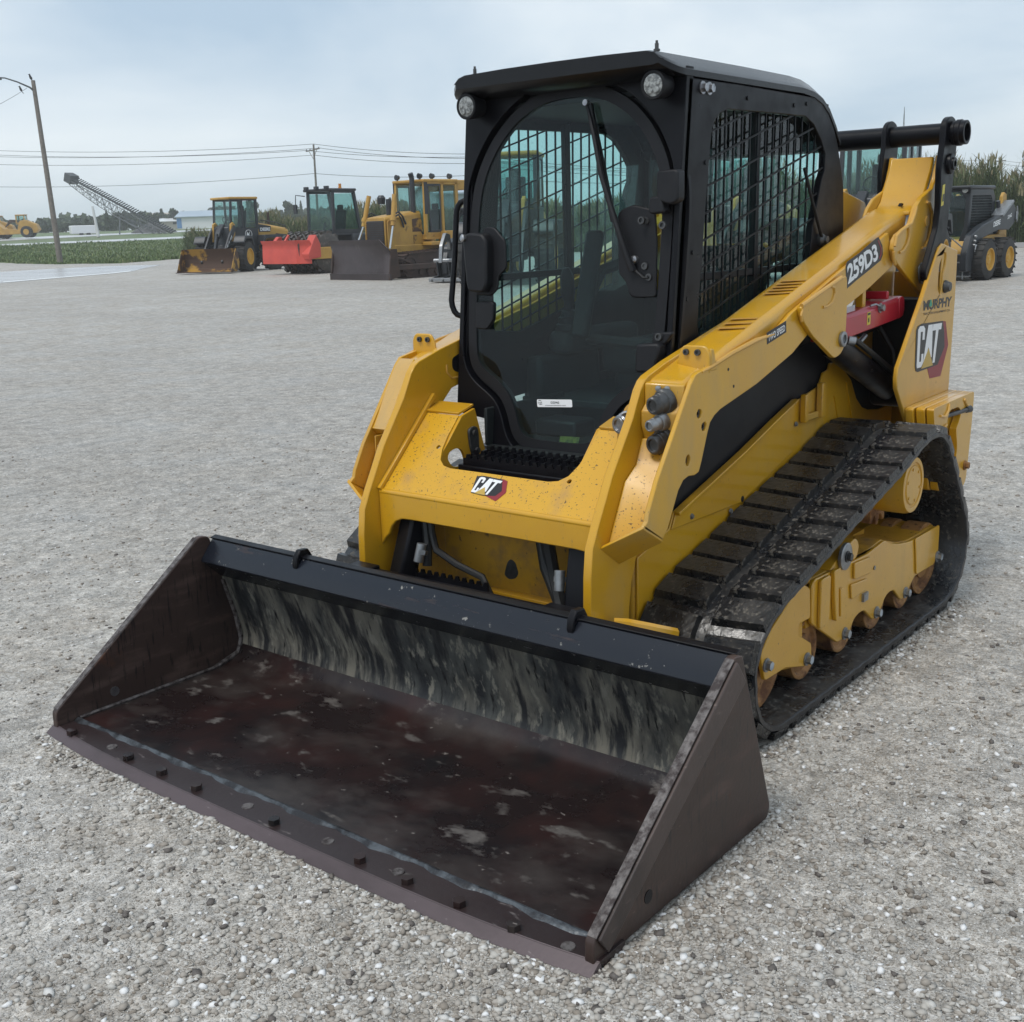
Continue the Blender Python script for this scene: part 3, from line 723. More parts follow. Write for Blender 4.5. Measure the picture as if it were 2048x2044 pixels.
def under(sg):
    front = rounded([(.667, .155), (.697, .247), (.632, .308), (.506, .368), (.403, .395), (.358, .372), (.349, .267), (.437, .271), (.435, .235), (.334, .176), (.329, .098), (.408, .117), (.523, .151)], .012, 2)
    b = MB(sg); b.plate(front, .775, .790)
    fp = b.build('idler_guard', 'yellow', ctl, bevel=.003)
    b = MB(sg); b.plate([(.64, .17), (.66, .24), (.6, .30), (.40, .375), (.36, .36), (.36, .10), (.5, .13)], .56, .77)
    b.build('idler_fork', 'yellow_worn', ctl, bevel=.006)
    main = rounded([(.339, .245), (.343, .375), (.322, .392), (.05, .378), (-.122, .371), (-.274, .385), (-.360, .352), (-.433, .336), (-.542, .320), (-.70, .316), (-.827, .318), (-.846, .290), (-.836, .198), (-.780, .158),
                    (-.600, .163), (-.540, .128), (-.515, .105), (-.462, .105), (-.385, .165), (-.34, .170), (-.300, .160), (-.246, .107), (-.189, .104), (-.105, .165), (-.060, .168), (-.015, .158), (.030, .112), (.123, .112)], .014, 2)
    b = MB(sg); b.plate(main, .775, .790)
    tf = b.build('track_frame', 'yellow', ctl, bevel=.004)
    b = MB(sg); b.prism([(.335, .392), (.05, .380), (-.122, .373), (-.274, .386), (-.43, .338), (-.54, .322), (-.70, .318), (-.827, .320), (-.827, .308), (-.54, .305), (-.43, .32), (-.274, .37), (.335, .375)], XZ, .56, .7745)
    b.build('deck_plate', 'yellow_worn', tf, bevel=.004)
    b = MB(sg); b.plate([(.33, .22), (.33, .38), (-.80, .30), (-.80, .20)], .58, .765); b.build('frame_box', 'yellow_worn', tf)
    b = MB(sg); b.plate(rounded([(-.568, .323), (-.838, .321), (-.838, .20), (-.79, .165), (-.60, .172), (-.585, .26)], .012, 2), .7905, .797); b.build('rear_gusset', 'yellow', tf, bevel=.003)
    b = MB(sg)
    b.plate(rounded([(.300, .385), (.225, .386), (.225, .24), (.245, .22), (.30, .215)], .012, 2), .7905, .803)
    b.plate(rounded([(.205, .392), (.15, .392), (.165, .33), (.155, .215), (.175, .205), (.195, .30)], .008, 2), .7905, .806)
    b.plate(rounded([(.02, .372), (-.13, .36), (-.13, .30), (.015, .312)], .008, 2), .7905, .799)
    b.plate(rounded([(.04, .30), (-.11, .284), (-.10, .245), (.03, .243)], .008, 2), .7905, .797)
    b.plate([(.135, .31), (.11, .31), (.105, .21), (.125, .208)], .7905, .800)
    b.build('bracket', 'yellow', tf, bevel=.003)
    b = MB(sg); b.plate(rounded([(.20, .385), (.09, .43), (-.02, .455), (-.05, .42), (-.03, .375)], .02, 2), .66, .785); b.lathe((.12, .70, .372), (0, 1, 0), [(0, .035), (.07, .035)], 18)
    b.build('pivot_bracket', 'yellow', tf, bevel=.004)
    b = MB(sg); b.lathe((.097, .7905, .416), (0, 1, 0), [(0, .047), (.010, .047), (.012, .044), (.012, .017)], 28); b.build('washer', 'zinc', tf)
    b = MB(sg); b.bolt((.097, .8025, .416), (0, 1, 0), .014, .013); b.build('bolt', 'gunmetal', tf)
    for x, z in ((.662, .206), (.371, .133)):
        b = MB(sg); b.bolt((x, .790, z), (0, 1, 0), .0155, .016); b.build('bolt', 'zinc', fp, bevel=.0015)
    for x, z in ((.067, .130), (-.216, .127), (-.503, .125), (-.823, .192)):
        b = MB(sg); b.bolt((x, .790 + (.007 if x < -.8 else 0), z), (0, 1, 0), .0155, .016); b.build('bolt', 'zinc', tf, bevel=.0015)
    b = MB(sg); b.box(-.115, -.075, .7902, .799, .205, .235); b.lathe((-.18, .7902, .305), (0, 1, 0), [(0, .008), (.003, .008)], 10); b.build('data_plate', 'zinc', tf)
    def roller(x, r, z=None, ws=((.60, .648), (.684, .762)), nm='roller'):
        z = .045 + r if z is None else z
        b = MB(sg)
        for a, c in ws:
            b.lathe((x, a, z), (0, 1, 0), [(0, r * .55), (0, r), (c - a, r), (c - a, r * .88), (c - a - .012, r * .80), (c - a - .012, r * .3)], 30)
        b.lathe((x, .60, z), (0, 1, 0), [(0, r * .55), (.16, r * .55)], 18)
        b.build(nm, 'roller', ctl, bevel=.002)
    roller(.655, .155, .205, nm='idler_wheel')
    for x in (.330, .025, -.265, -.550): roller(x, .100)
    roller(-.775, .145, .190, nm='idler_wheel')
    # final drive and sprocket
    b = MB(sg); b.lathe((-.471, .52, .556), (0, 1, 0), [(0, .110), (.27, .110), (.29, .104), (.294, .104), (.294, .085), (.288, .085), (.288, .075), (.294, .072), (.294, .02)], 40)
    fd = b.build('final_drive', 'yellow', ctl, bevel=.002)
    for k in range(6):
        a = k * 1.047 + .3; b = MB(sg); b.bolt((-.471 + .062 * math.cos(a), .812, .556 + .062 * math.sin(a)), (0, 1, 0), .006, .005, washer=False); b.build('bolt', 'yellow', fd)
    b = MB(sg); tp = []
    for k in range(64):
        a = 2 * math.pi * k / 64; r = .168 if (k % 4) < 2 else .132; tp.append((-.471 + r * math.cos(a), .556 + r * math.sin(a)))
    b.plate(tp, .648, .684); b.build('sprocket', 'roller', ctl, bevel=.004)
    b = MB(sg); b.lathe((-.45, .47, .556), (0, 1, 0), [(0, .13), (.12, .13)], 24)
    for k in range(9):
        a = k * .7; b.bolt((-.45 + .10 * math.cos(a), .59, .556 + .10 * math.sin(a)), (0, 1, 0), .014, .02)
    b.build('drive_hub', 'yellow_worn', ctl, bevel=.003)
    b = MB(sg); b.box(.05, .25, .44, .60, .20, .34); b.box(-.55, -.35, .44, .60, .22, .34); b.build('axle_tube', 'yellow_worn', ctl)
for sg in (1, -1): under(sg)

# ---------------------------------------------------------------- chassis
b = MB(); b.box(-1.16, .88, -.452, .452, .20, .60)
ch = b.build('chassis', 'yellow_worn', ctl, bevel=.01)
b = MB(); b.prism([(-.31, .25), (.30, .25), (.30, .60), (-.31, .60)], YZ, .8805, .890); b.build('front_panel', 'yellow_worn', ch, bevel=.003)
b = MB(); b.box(.884, .93, -.10, .26, .352, .366); b.bar((.92, -.20, .33), (.95, -.15, .37), .02, .012); b.build('front_ledge', 'yellow', ch, bevel=.002)
b = MB(); b.prism(rounded([(-.05, .415), (-.035, .46), (-.02, .475), (.0, .465), (.012, .43), (.0, .41), (-.03, .402)], .008, 2), YZ, .8902, .8908); b.build('paint_scar', 'gunmetal', ch)
for sg in (1, -1):
    low = [(.872, .21), (.872, .548), (.687, .598), (.662, .645), (.223, .768), (-.010, .842), (-.182, .892), (-.228, .885), (-.40, .914), (-.430, .960), (-.477, .967), (-.492, .990), (-.56, .985), (-.64, .94), (-.70, .90), (-.758, .82), (-.82, .775), (-.879, .757), (-1.0, .742), (-1.09, .742), (-1.12, .765), (-1.15, .80), (-1.15, .21)]
    b = MB(sg); b.plate(low, .4525, .462); sp = b.build('side_panel', 'yellow', ctl, bevel=.003)
    b = MB(sg); b.plate([(.683, .594), (.220, .588), (-.17, .70), (-.18, .886), (-.010, .836), (.223, .762), (.659, .640)], .4625, .468)
    b.build('access_flap', 'yellow', sp, bevel=.003)
    b = MB(sg); b.plate([(.664, .648), (.223, .771), (-.010, .845), (-.182, .895), (-.18, .889), (.223, .760), (.66, .636)], .4625, .485); b.build('flap_rim', 'yellow', sp, bevel=.003)
    for x, z in ((.56, .612), (.30, .575), (-.19, .80)):
        b = MB(sg); b.bolt((x, .468, z), (0, 1, 0), .007, .005); b.build('bolt', 'zinc', sp)
    b = MB(sg); b.lathe((.215, .462, .60), (0, 1, 0), [(0, .011), (.0065, .011)], 12); b.lathe((.70, .462, .41), (0, 1, 0), [(0, .009), (.0008, .009)], 12); b.build('hole', 'black_matt', sp)
    b = MB(sg)
    b.box(-.245, -.222, .468, .492, .80, .905); b.box(-.39, -.36, .468, .494, .80, .93); b.box(-.385, -.23, .468, .480, .80, .825)
    b.build('tow_bracket', 'yellow', sp, bevel=.004)
    b = MB(sg); b.plate([(-.64, .90), (-.652, .90), (-.74, .70), (-.728, .70)], .4625, .468); b.plate([(-.53, .86), (-.535, .86), (-.60, .72), (-.593, .72)], .4625, .466); b.build('seam', 'yellow', sp)
    b = MB(sg); b.plate(([(.66, .50), (.66, 1.00), (.37, 1.02), (-.65, 1.10), (-.72, 1.00), (-.72, .50)] if sg > 0 else [(.25, .50), (.25, 1.00), (-.65, 1.10), (-.72, 1.00), (-.72, .50)]), .430, .446); b.build('engine_side_cover', 'black_matt', ctl)
    b = MB(sg); b.plate([(-.46, 1.06), (-.62, 1.0), (-.86, .88), (-1.14, .86), (-1.14, .70), (-.6, .70)], .425, .448); b.build('inner_guard', 'interior', ctl)
b = MB(); b.box(-1.15, -.62, -.42, .42, .60, 1.06); b.build('engine_cover', 'black_matt', ctl, bevel=.02)
b = MB(); b.box(-1.19, -1.155, -.44, .44, .42, 1.10); b.build('rear_door', 'black_matt', ctl, bevel=.01)
# steps
def step(x, y0, y1, z, name='step_tread'):
    b = MB(); b.box(x - .055, x + .035, y0, y1, z - .035, z - .028)
    st = b.build(name, 'black', ctl, bevel=.002)
    for xx in (x - .055, x + .034):
        b = MB(); k = int((y1 - y0) / .03); pts = [(y0, z - .035)]
        for i in range(k):
            a = y0 + (y1 - y0) * i / k; c = (y1 - y0) / k
            pts += [(a, z - .012), (a + c * .35, z - .012), (a + c * .5, z + .002), (a + c * .85, z + .002)]
        pts += [(y1, z - .012), (y1, z - .035)]
        pts = [p for i, p in enumerate(pts) if i == 0 or p != pts[i - 1]]
        b.prism(pts, YZ, xx - .004, xx + .004); b.build('serrated_edge', 'black', st)
step(1.075, -.41, -.01, .425); step(.83, -.23, .24, .80); step(.755, -.26, .27, .80)
b = MB(); b.box(.70, .87, -.255, .265, .70, .765); b.build('step_box', 'black', ctl, bevel=.006)
b = MB(); b.box(.86, .90, .235, .30, .30, .58); b.build('hose_guard', 'black', ctl, bevel=.01)
b = MB(); b.tube([(1.0, -.27, .62), (1.0, -.265, .55), (1.01, -.24, .50), (1.0, -.16, .46), (.99, -.06, .43), (1.0, -.02, .38), (1.03, -.01, .33)], .012, 8)
b.tube([(.98, .20, .60), (.97, .21, .50), (.985, .24, .43), (1.0, .27, .36), (1.05, .29, .30)], .022, 8); b.tube([(.97, .17, .60), (.975, .19, .50), (.99, .25, .40), (1.04, .26, .30)], .02, 8)
b.tube([(.99, -.30, .60), (1.0, -.285, .52), (1.015, -.28, .44)], .016, 8)
b.build('hydraulic_hoses', 'dark_hose', ctl)
for sg in (1, -1):
    b = MB(sg); b.bar((.98, .345, .63), (1.06, .365, .37), .075, .07); cy = b.build('tilt_cylinder', 'black', ctl, bevel=.01)
    b = MB(sg); b.cyl((1.06, .365, .37), (1.10, .37, .25), .022, n=16); b.build('cylinder_rod', 'steel', cy)
    b = MB(sg); b.cyl((1.03, .285, .52), (1.045, .292, .46), .017, n=12); b.cyl((1.03, .285, .50), (1.035, .287, .485), .021, n=6); b.cyl((.985, .40, .59), (1.0, .405, .545), .012, n=10); b.build('hose_fitting', 'zinc', cy)

# ---------------------------------------------------------------- lift arms
outer_front = [(.994, .656), (1.092, .713), (1.073, .727), (1.068, .747), (1.021, .832), (.944, .937), (.870, 1.040), (.838, 1.084), (.816, 1.106), (.776, 1.114), (.722, 1.124), (.444, 1.172), (.316, 1.182),
               (.20, 1.235), (-.17, 1.348), (-.60, 1.470), (-.66, 1.351), (-.642, 1.341), (-.438, 1.276), (-.203, 1.216), (.076, 1.152), (.183, 1.103), (.435, 1.032), (.666, .985), (.700, .972), (.725, .955), (.741, .925), (.775, .845), (.790, .817), (.814, .811), (.850, .815), (.880, .808), (.906, .785), (.936, .732), (.966, .682)]
inner_plate = [(1.090, .20), (1.142, .42), (1.138, .55), (1.128, .636), (1.096, .701), (1.063, .759), (1.022, .834), (.914, .982), (.872, 1.060), (.850, 1.085), (.828, 1.097), (.719, 1.128), (.573, 1.161), (.20, 1.245), (-.60, 1.46), (-.66, 1.351), (-.438, 1.276), (.076, 1.152), (.435, 1.032), (.666, .985), (.73, .93), (.80, .76), (.882, .60), (.925, .49), (.94, .40), (.95, .20)]
tube_poly = [(.838, 1.083), (.700, 1.122), (.57, 1.165), (.0, 1.328), (-.25, 1.398), (-.84, 1.563), (-.80, 1.42), (-.64, 1.345), (-.20, 1.222), (.07, 1.156), (.43, 1.04), (.66, .99), (.72, .96), (.78, .90), (.838, .89)]
rear_cast = [(-.604, 1.410), (-.612, 1.440), (-.640, 1.462), (-.772, 1.497), (-.815, 1.559), (-.873, 1.597), (-.986, 1.630), (-1.015, 1.67), (-1.038, 1.719), (-1.050, 1.757), (-1.105, 1.757), (-1.095, 1.60), (-1.080, 1.522), (-1.038, 1.361), (-1.012, 1.250), (-.985, 1.218), (-.940, 1.214), (-.914, 1.229), (-.660, 1.351), (-.625, 1.372)]
mid_gusset = rounded([(.166, 1.252), (.145, 1.258), (-.195, 1.338), (-.204, 1.214), (-.198, 1.096), (-.168, 1.066), (-.110, 1.055), (.070, 1.149), (.150, 1.208)], .02, 2)
def arm(sg):
    b = MB(sg); b.plate(tube_poly, .458, .6095)
    A = b.build('lift_arm', 'yellow', ctl, bevel=.022, seg=4)
    A.modifiers['bevel'].angle_limit = R(50)
    b = MB(sg); b.plate(outer_front, .610, .625, holes=[circ(.79, .99, .014, 12), circ(.762, .948, .014, 12), circ(.853, .862, .013, 12, .017)])
    b.build('outer_plate', 'yellow', A, bevel=.003)
    for x, z in ((.79, .99), (.762, .948)):
        b = MB(sg); b.lathe((x, .612, z), (0, 1, 0), [(0, .0135), (.006, .0135), (.006, .006), (0, .006)], 12); b.build('bolt', 'gunmetal', A)
    b = MB(sg); b.plate(inner_plate, .447, .4575 if False else .475)
    b.build('inner_plate', 'yellow', A, bevel=.003)
    if sg < 0:
        b = MB(sg); b.plate(rounded([(.66, 1.09), (.63, 1.10), (.50, 1.135), (.40, 1.16), (.40, 1.09), (.50, 1.06), (.63, 1.035), (.66, 1.05)], .025, 3), .4455, .4468); b.build('slot', 'black_matt', A)
        b = MB(sg); b.tube([(.69, .446, 1.07), (.69, .446, 1.045), (.665, .446, 1.02), (.60, .446, 1.02), (.50, .446, 1.045)], .004, 6); b.build('weld_bead', 'weld', A)
    # trough between the plates
    def XYZ(pts, y0, y1):
        rs = [[(x, y0, z) for x, z in pts], [(x, y1, z) for x, z in pts]]; m_ = MB(sg); m_.rings(rs); return m_
    m_ = MB(sg)
    web = [(.868, .92), (.905, .845), (.965, .806), (1.058, .625), (1.046, .618), (.952, .792), (.89, .835), (.855, .915)]
    web2 = web[:3] + [(1.026, .687), (1.015, .680)] + web[5:]
    m_.rings([[(x, .4755, z) for x, z in web], [(x, .6095, z) for x, z in web2]])
    m_.build('trough_web', 'yellow_dirty', A, bevel=.006, seg=3)
    m_ = MB(sg); m_.rings([[(1.090, .4755, .630), (.993, .4755, .560), (.986, .4755, .568), (1.083, .4755, .638)], [(1.097, .6250, .712), (.996, .6250, .650), (.990, .6250, .660), (1.090, .6250, .722)]])
    m_.build('trough_floor', 'yellow', A, bevel=.002)
    m_ = MB(sg); m_.prism([(.838, 1.084), (.8385, .90), (.848, .888), (.862, .93), (.874, .955), (.874, 1.00), (.852, 1.02), (.8525, 1.078)], XZ, .4765, .6085)
    cb = m_.build('coupler_block', 'yellow', A, bevel=.004)
    if sg < 0:                                                # the far arm is closed by a plain front plate over a boxed pocket
        m_ = XYZ([(.82, 1.104), (.850, 1.080), (.872, 1.050), (.945, .930), (.975, .885), (.968, .880), (.935, .925), (.862, 1.044), (.842, 1.070), (.815, 1.095)], .4755, .6095); m_.build('front_plate', 'yellow', A, bevel=.003)
        m_ = XYZ([(.973, .888), (.979, .880), (.952, .858), (.945, .864)], .4755, .6095); m_.build('pocket_top', 'yellow', A, bevel=.002)
        m_ = MB(sg); m_.box(.93, 1.0, .520, .528, .74, .86); m_.build('pocket_web', 'yellow', A, bevel=.002)
    def coupler(z, x0, r, nm, m1, tilt=-.12):
        d = (1, -.22, tilt); b = MB(sg)
        b.lathe((x0, .552, z), d, [(0, r * 1.28), (.016, r * 1.28), (.022, r * 1.1), (.022, r), (.032, r), (.034, r * .93), (.044, r * .93), (.045, r * .86), (.060, r * .84), (.064, r * .70), (.064, r * .55), (.056, r * .5), (.056, .001)], 24)
        b.build(nm, m1, A, bevel=.001)
    if sg > 0:
        coupler(1.030, .850, .031, 'flat_face_coupler', 'gunmetal'); coupler(.974, .868, .021, 'small_coupler', 'zinc'); coupler(.915, .848, .034, 'flat_face_coupler', 'gunmetal')
        for y in (.525, .555):
            b = MB(sg); b.lathe((.852, y, 1.066), (1, 0, 0), [(0, .009), (.006, .009), (.008, .004)], 12); b.build('pressure_button', 'zinc', A)
    # headlamp-style tab with two bolts
    MB.remap = None
    tab = rounded([(.487, 1.10), (.497, 1.148), (.512, 1.176), (.588, 1.176), (.602, 1.155), (.602, 1.09)], .012, 3)
    b = MB(sg); b.prism(tab, YZ, .684, .694); b.plate([(.686, 1.168), (.665, 1.165), (.645, 1.10), (.686, 1.10)], .594, .6025); tb = b.build('bracket_tab', 'yellow', A, bevel=.004)
    for y in (.525, .564):
        b = MB(sg); b.lathe((.694, y, 1.156), (1, 0, 0), [(0, .0095), (.008, .0095), (.008, .005), (.003, .005)], 12); b.build('bolt', 'gunmetal', A)
    MB.remap = taper
    # raised weld ridge running back from the elbow
    b = MB(sg); b.tube([(.776, .624, 1.110), (.722, .6245, 1.120), (.60, .6245, 1.146), (.444, .6245, 1.170), (.32, .6245, 1.178)], [.004, .007, .008, .008, .003], 8); b.build('weld_ridge', 'weld', A)
    # gussets
    b = MB(sg); b.plate(mid_gusset, .6255, .643, holes=[]); g = b.build('mid_gusset', 'yellow', A, bevel=.003)
    b = MB(sg); b.tube([(.16, .641, 1.256), (0, .640, 1.294), (-.15, .641, 1.330)], .0075, 8)
    b.tube([(.0, .6435, 1.240), (-.035, .6435, 1.240), (-.075, .6435, 1.253), (-.092, .6435, 1.28), (-.085, .6435, 1.300), (-.06, .6435, 1.306)], .0055, 8)
    b.tube([(.15, .6415, 1.25), (.163, .6415, 1.225), (.155, .6415, 1.205)], .005, 8); b.build('weld_bead', 'weld', A)
    b = MB(sg); b.lathe((-.165, .6435, 1.118), (0, 1, 0), [(0, .027), (.010, .027), (.012, .024), (.012, .015), (.004, .015)], 24); b.build('pivot_pin', 'zinc', A, bevel=.001)
    b = MB(sg); b.plate(rear_cast, .6255, .645); b.build('rear_casting', 'yellow', A, bevel=.004)
    b = MB(sg); b.plate(rear_cast, .440, .4545); b.build('inner_casting', 'yellow', A, bevel=.004)
    m_ = XYZ([(-.80, 1.545), (-.885, 1.552), (-.93, 1.585), (-1.01, 1.70), (-1.03, 1.752), (-1.045, 1.748), (-1.025, 1.69), (-.945, 1.575), (-.89, 1.535), (-.80, 1.53)], .455, .6250)
    m_.build('top_web', 'yellow', A, bevel=.005, seg=3)
    b = MB(sg); b.plate([(-.89, 1.563), (-.905, 1.574), (-.885, 1.577), (-.868, 1.566)], .552, .562); b.build('slot', 'black_matt', A)
    b = MB(sg)
    b.tube([(-.612, .6455, 1.42), (-.625, .6455, 1.455), (-.66, .6455, 1.472), (-.77, .6455, 1.500), (-.80, .6455, 1.535), (-.815, .6455, 1.56)], .007, 8)
    b.tube([(-.66, .6475, 1.395), (-.70, .6475, 1.402), (-.735, .6475, 1.425), (-.75, .6475, 1.455), (-.745, .6475, 1.482), (-.728, .6475, 1.497)], .0055, 8)
    b.tube([(-.895, .6475, 1.405), (-.925, .6475, 1.405), (-.965, .6475, 1.44), (-.985, .6475, 1.49), (-.985, .6475, 1.54), (-.95, .6475, 1.575), (-.92, .6475, 1.578)], .0055, 8)
    b.tube([(-.605, .6455, 1.40), (-.612, .6455, 1.37), (-.628, .6455, 1.352)], .006, 8); b.build('weld_bead', 'weld', A)
    b = MB(sg); b.lathe((-.935, .6455, 1.505), (0, 1, 0), [(0, .020), (.004, .020)], 18); b.build('bushing', 'weld', A)
    b = MB(sg); b.plate(rounded([(-.862, 1.335), (-.90, 1.352), (-.955, 1.34), (-.972, 1.30), (-.965, 1.268), (-.93, 1.262), (-.885, 1.268), (-.868, 1.30)], .02, 2), .645, .652); b.build('pin_lock_plate', 'zinc', A, bevel=.002)
    b = MB(sg); b.lathe((-.928, .652, 1.298), (0, 1, 0), [(0, .026), (.03, .026), (.034, .02)], 6); b.build('pivot_pin', 'gunmetal', A, bevel=.002)
    # decals
    q = [(-.2435, .6266, 1.302), (-.5435, .6266, 1.376), (-.4985, .6266, 1.440), (-.2305, .6266, 1.376)]
    if sg > 0:
        D0 = lambda a, c, t: (a, t, c)
        decal('number_backing', [(-.236, 1.286), (-.245, 1.290), (-.32, 1.312), (-.43, 1.342), (-.535, 1.372), (-.553, 1.392), (-.545, 1.425), (-.505, 1.456), (-.49, 1.455), (-.44, 1.440), (-.33, 1.405), (-.228, 1.380), (-.218, 1.366), (-.222, 1.34)], D0, .6252, 'label_black', A)
        decal('number_chevron', [(-.522, 1.378), (-.538, 1.392), (-.535, 1.418), (-.505, 1.446), (-.495, 1.444), (-.525, 1.418), (-.528, 1.396), (-.514, 1.380)], D0, .6260, 'label_red', A)
        lettering('model_number', '259D3', [(-.242, .6268, 1.299), (-.513, .6268, 1.377), (-.480, .6268, 1.437), (-.226, .6268, 1.368)], 'white', A, bold=.035, spacing=.92)
        decal('speed_label', [(.370, 1.150), (.235, 1.177), (.239, 1.214), (.374, 1.187)], D0, .6252, 'label_black', A)
        lettering('speed_lettering', 'Two Speed'.upper(), [(.362, .6262, 1.158), (.245, .6262, 1.182), (.248, .6262, 1.203), (.365, .6262, 1.180)], 'white', A, bold=.02)
    for x, z in ((.620, 1.10), (.585, 1.045)):
        b = MB(sg); b.lathe((x, .6252, z), (0, 1, 0), [(0, .005), (.0006, .005)], 10); b.build('small_hole', 'black_matt', A)
    # anti-slip dabs on the top of the arm
    if sg > 0:
        for x in (.44, .40, .36, .13, .10, .07, .04, .01):
            zc = 1.165 + (.57 - x) * .2862
            b = MB(); b.bar((x, .492, zc + .0012), (x - .012, .578, zc + .0045), .020, .003); b.build('grip_strip', 'weld', A)
    return A
def taper(p):
    """the outer cheek of the arm sits a little further back and in than the inner one"""
    x, y, z = p; f = min(1, max(0, (y - .50) / .105)); return (x + f * (.0149 * x - .0556), y - f * .025, z + f * (.0149 * z - .0229))
arms = {}
for sg in (1, -1):
    MB.remap = taper; arms[sg] = arm(sg)
MB.remap = None
b = MB(); b.tube([(.93, .50, .565), (.965, .505, .44), (.97, .52, .33), (.95, .56, .28)], .012, 8)
b = MB(); b.tube([(1.06, .50, .402), (1.04, .53, .40), (1.0, .57, .385), (.95, .60, .365), (.90, .61, .345)], .017, 8); b.build('foot_bar', 'yellow', arms[1])

# ---------------------------------------------------------------- cross beam between the arms
S45 = lambda y, w, t: (1.056 - .722 * w - .692 * -t, y, .688 + .692 * w + .722 * t)
half = [(.200, .124), (.235, .131), (.262, .153), (.279, .195), (.287, .245), (.289, .335)]
sheet_poly = [(-.4465, 0), (.4465, 0), (.4465, .335)] + half[::-1] + mirror(half) + [(-.4465, .335)]
b = MB(); b.prism(sheet_poly, S45, -.010, 0.0, holes=[circ(.275, .135, .008, 10), circ(-.30, .20, .008, 10)])
xb = b.build('cross_beam', 'yellow_dirty', ctl, bevel=.004)
b = MB(); fr_poly = [(-.4465, .688), (-.4465, .50), (-.425, .527), (-.406, .545), (-.395, .570), (-.375, .590), (-.345, .602), (-.30, .604), (.30, .604), (.365, .604), (.40, .601), (.425, .588), (.4465, .572), (.4465, .688)]
b.prism(fr_poly, YZ, 1.044, 1.0585); b.build('beam_face', 'yellow', xb, bevel=.004)
b = MB(); b.cyl((1.0495, -.445, .6855), (1.0495, .445, .6855), .0105, n=16); b.build('beam_fold', 'yellow', xb)
b = MB(); b.prism([(1.05, .64), (1.05, .604), (.92, .604), (.74, .70), (.74, .72), (.93, .63)], XZ, -.44, .44); b.build('beam_underside', 'yellow_worn', xb)
for sg in (1, -1):
    b = MB(sg); b.plate([(.745, .935), (.812, .918), (.889, .838), (.955, .775), (.962, .70), (.70, .70), (.69, .76)], .276, .288, holes=[rounded([(.895, .785), (.885, .806), (.852, .815), (.820, .806), (.805, .780), (.80, .748), (.872, .752)], .018, 3)])
    pp = b.build('pin_plate', 'yellow', xb, bevel=.003)
    b = MB(sg)
    if sg < 0:
        b.prism(rounded([(.792, .868), (.768, .878), (.743, .872), (.738, .848), (.738, .792), (.750, .774), (.775, .778), (.785, .81)], .012, 3), XZ, .266, .2755)
        b.build('keeper_plate', 'gunmetal', xb, bevel=.003)
        for x, z in ((.768, .855), (.758, .793)):
            b = MB(sg); b.lathe((x, .262, z), (0, -1, 0), [(0, .011), (.008, .011), (.008, .006)], 10); b.build('bolt', 'gunmetal', xb)
    m_ = MB(sg); m_.rings([[(.814, .288, .920), (.735, .288, .942), (.737, .288, .950), (.818, .288, .929)], [(.814, .4465, .920), (.735, .4465, .942), (.737, .4465, .950), (.818, .4465, .929)]])
    m_.build('top_plate', 'yellow', xb, bevel=.002)
    m_ = MB(sg); m_.rings([[(1.056, .4465, .690), (1.056, .432, .690), (1.066, .432, .700), (1.066, .4465, .700)], [(.765, .4465, .970), (.765, .432, .970), (.775, .432, .982), (.775, .4465, .982)]])
    m_.build('beam_rib', 'yellow', xb, bevel=.002)
if True:                                                        # the maker's badge on the beam
    SF = lambda a, c, t: S45(a, c, t)
    decal('badge_red', [(-.012, .043), (.001, .040), (.046, .027), (.068, .062), (.052, .105), (.030, .110), (.020, .100), (.040, .066), (.030, .048), (-.010, .050)], SF, .0008, 'label_red', xb)
    decal('badge_black', [(-.064, .044), (-.012, .040), (.035, .045), (.050, .066), (.030, .108), (-.050, .112), (-.075, .107), (-.070, .075)], SF, .0012, 'label_black', xb)
CATC = [(.02, .0), (.22, .0), (.29, .08), (.29, .32), (.20, .32), (.20, .14), (.11, .14), (.11, .86), (.20, .86), (.20, .66), (.29, .66), (.29, .92), (.22, 1.0), (.07, 1.0), (.0, .92), (.0, .06)]
CATA = [(.42, 1.0), (.60, 1.0), (.70, .18), (.60, .18), (.51, .45), (.50, .45), (.36, .10), (.30, .10)]
CATT = [(.62, 1.0), (1.0, 1.0), (1.0, .84), (.88, .84), (.88, .02), (.77, .02), (.77, .84), (.62, .84)]
TRI = [(.22, -.04), (.80, -.04), (.51, .43)]
def catlogo(parent, q, n, t=.0):
    qm = quad_map(q); N = Vector(n)
    for nm, poly, m_, lift in (('badge_letter', CATC, 'white', .0), ('badge_letter', CATA, 'white', .0), ('badge_letter', CATT, 'white', .0), ('badge_triangle', TRI, 'label_gold', .0006)):
        b = MB(); b.prism(poly, lambda u, v, tt: tuple(qm(u, v) + N * (tt + lift)), t, t + .0006); b.build(nm, m_, parent, smooth=None)
qb = [S45(-.066, .047, .0018), S45(.012, .043, .0018), S45(.034, .102, .0018), S45(-.060, .107, .0018)]
catlogo(xb, qb, (.692, 0, .722))

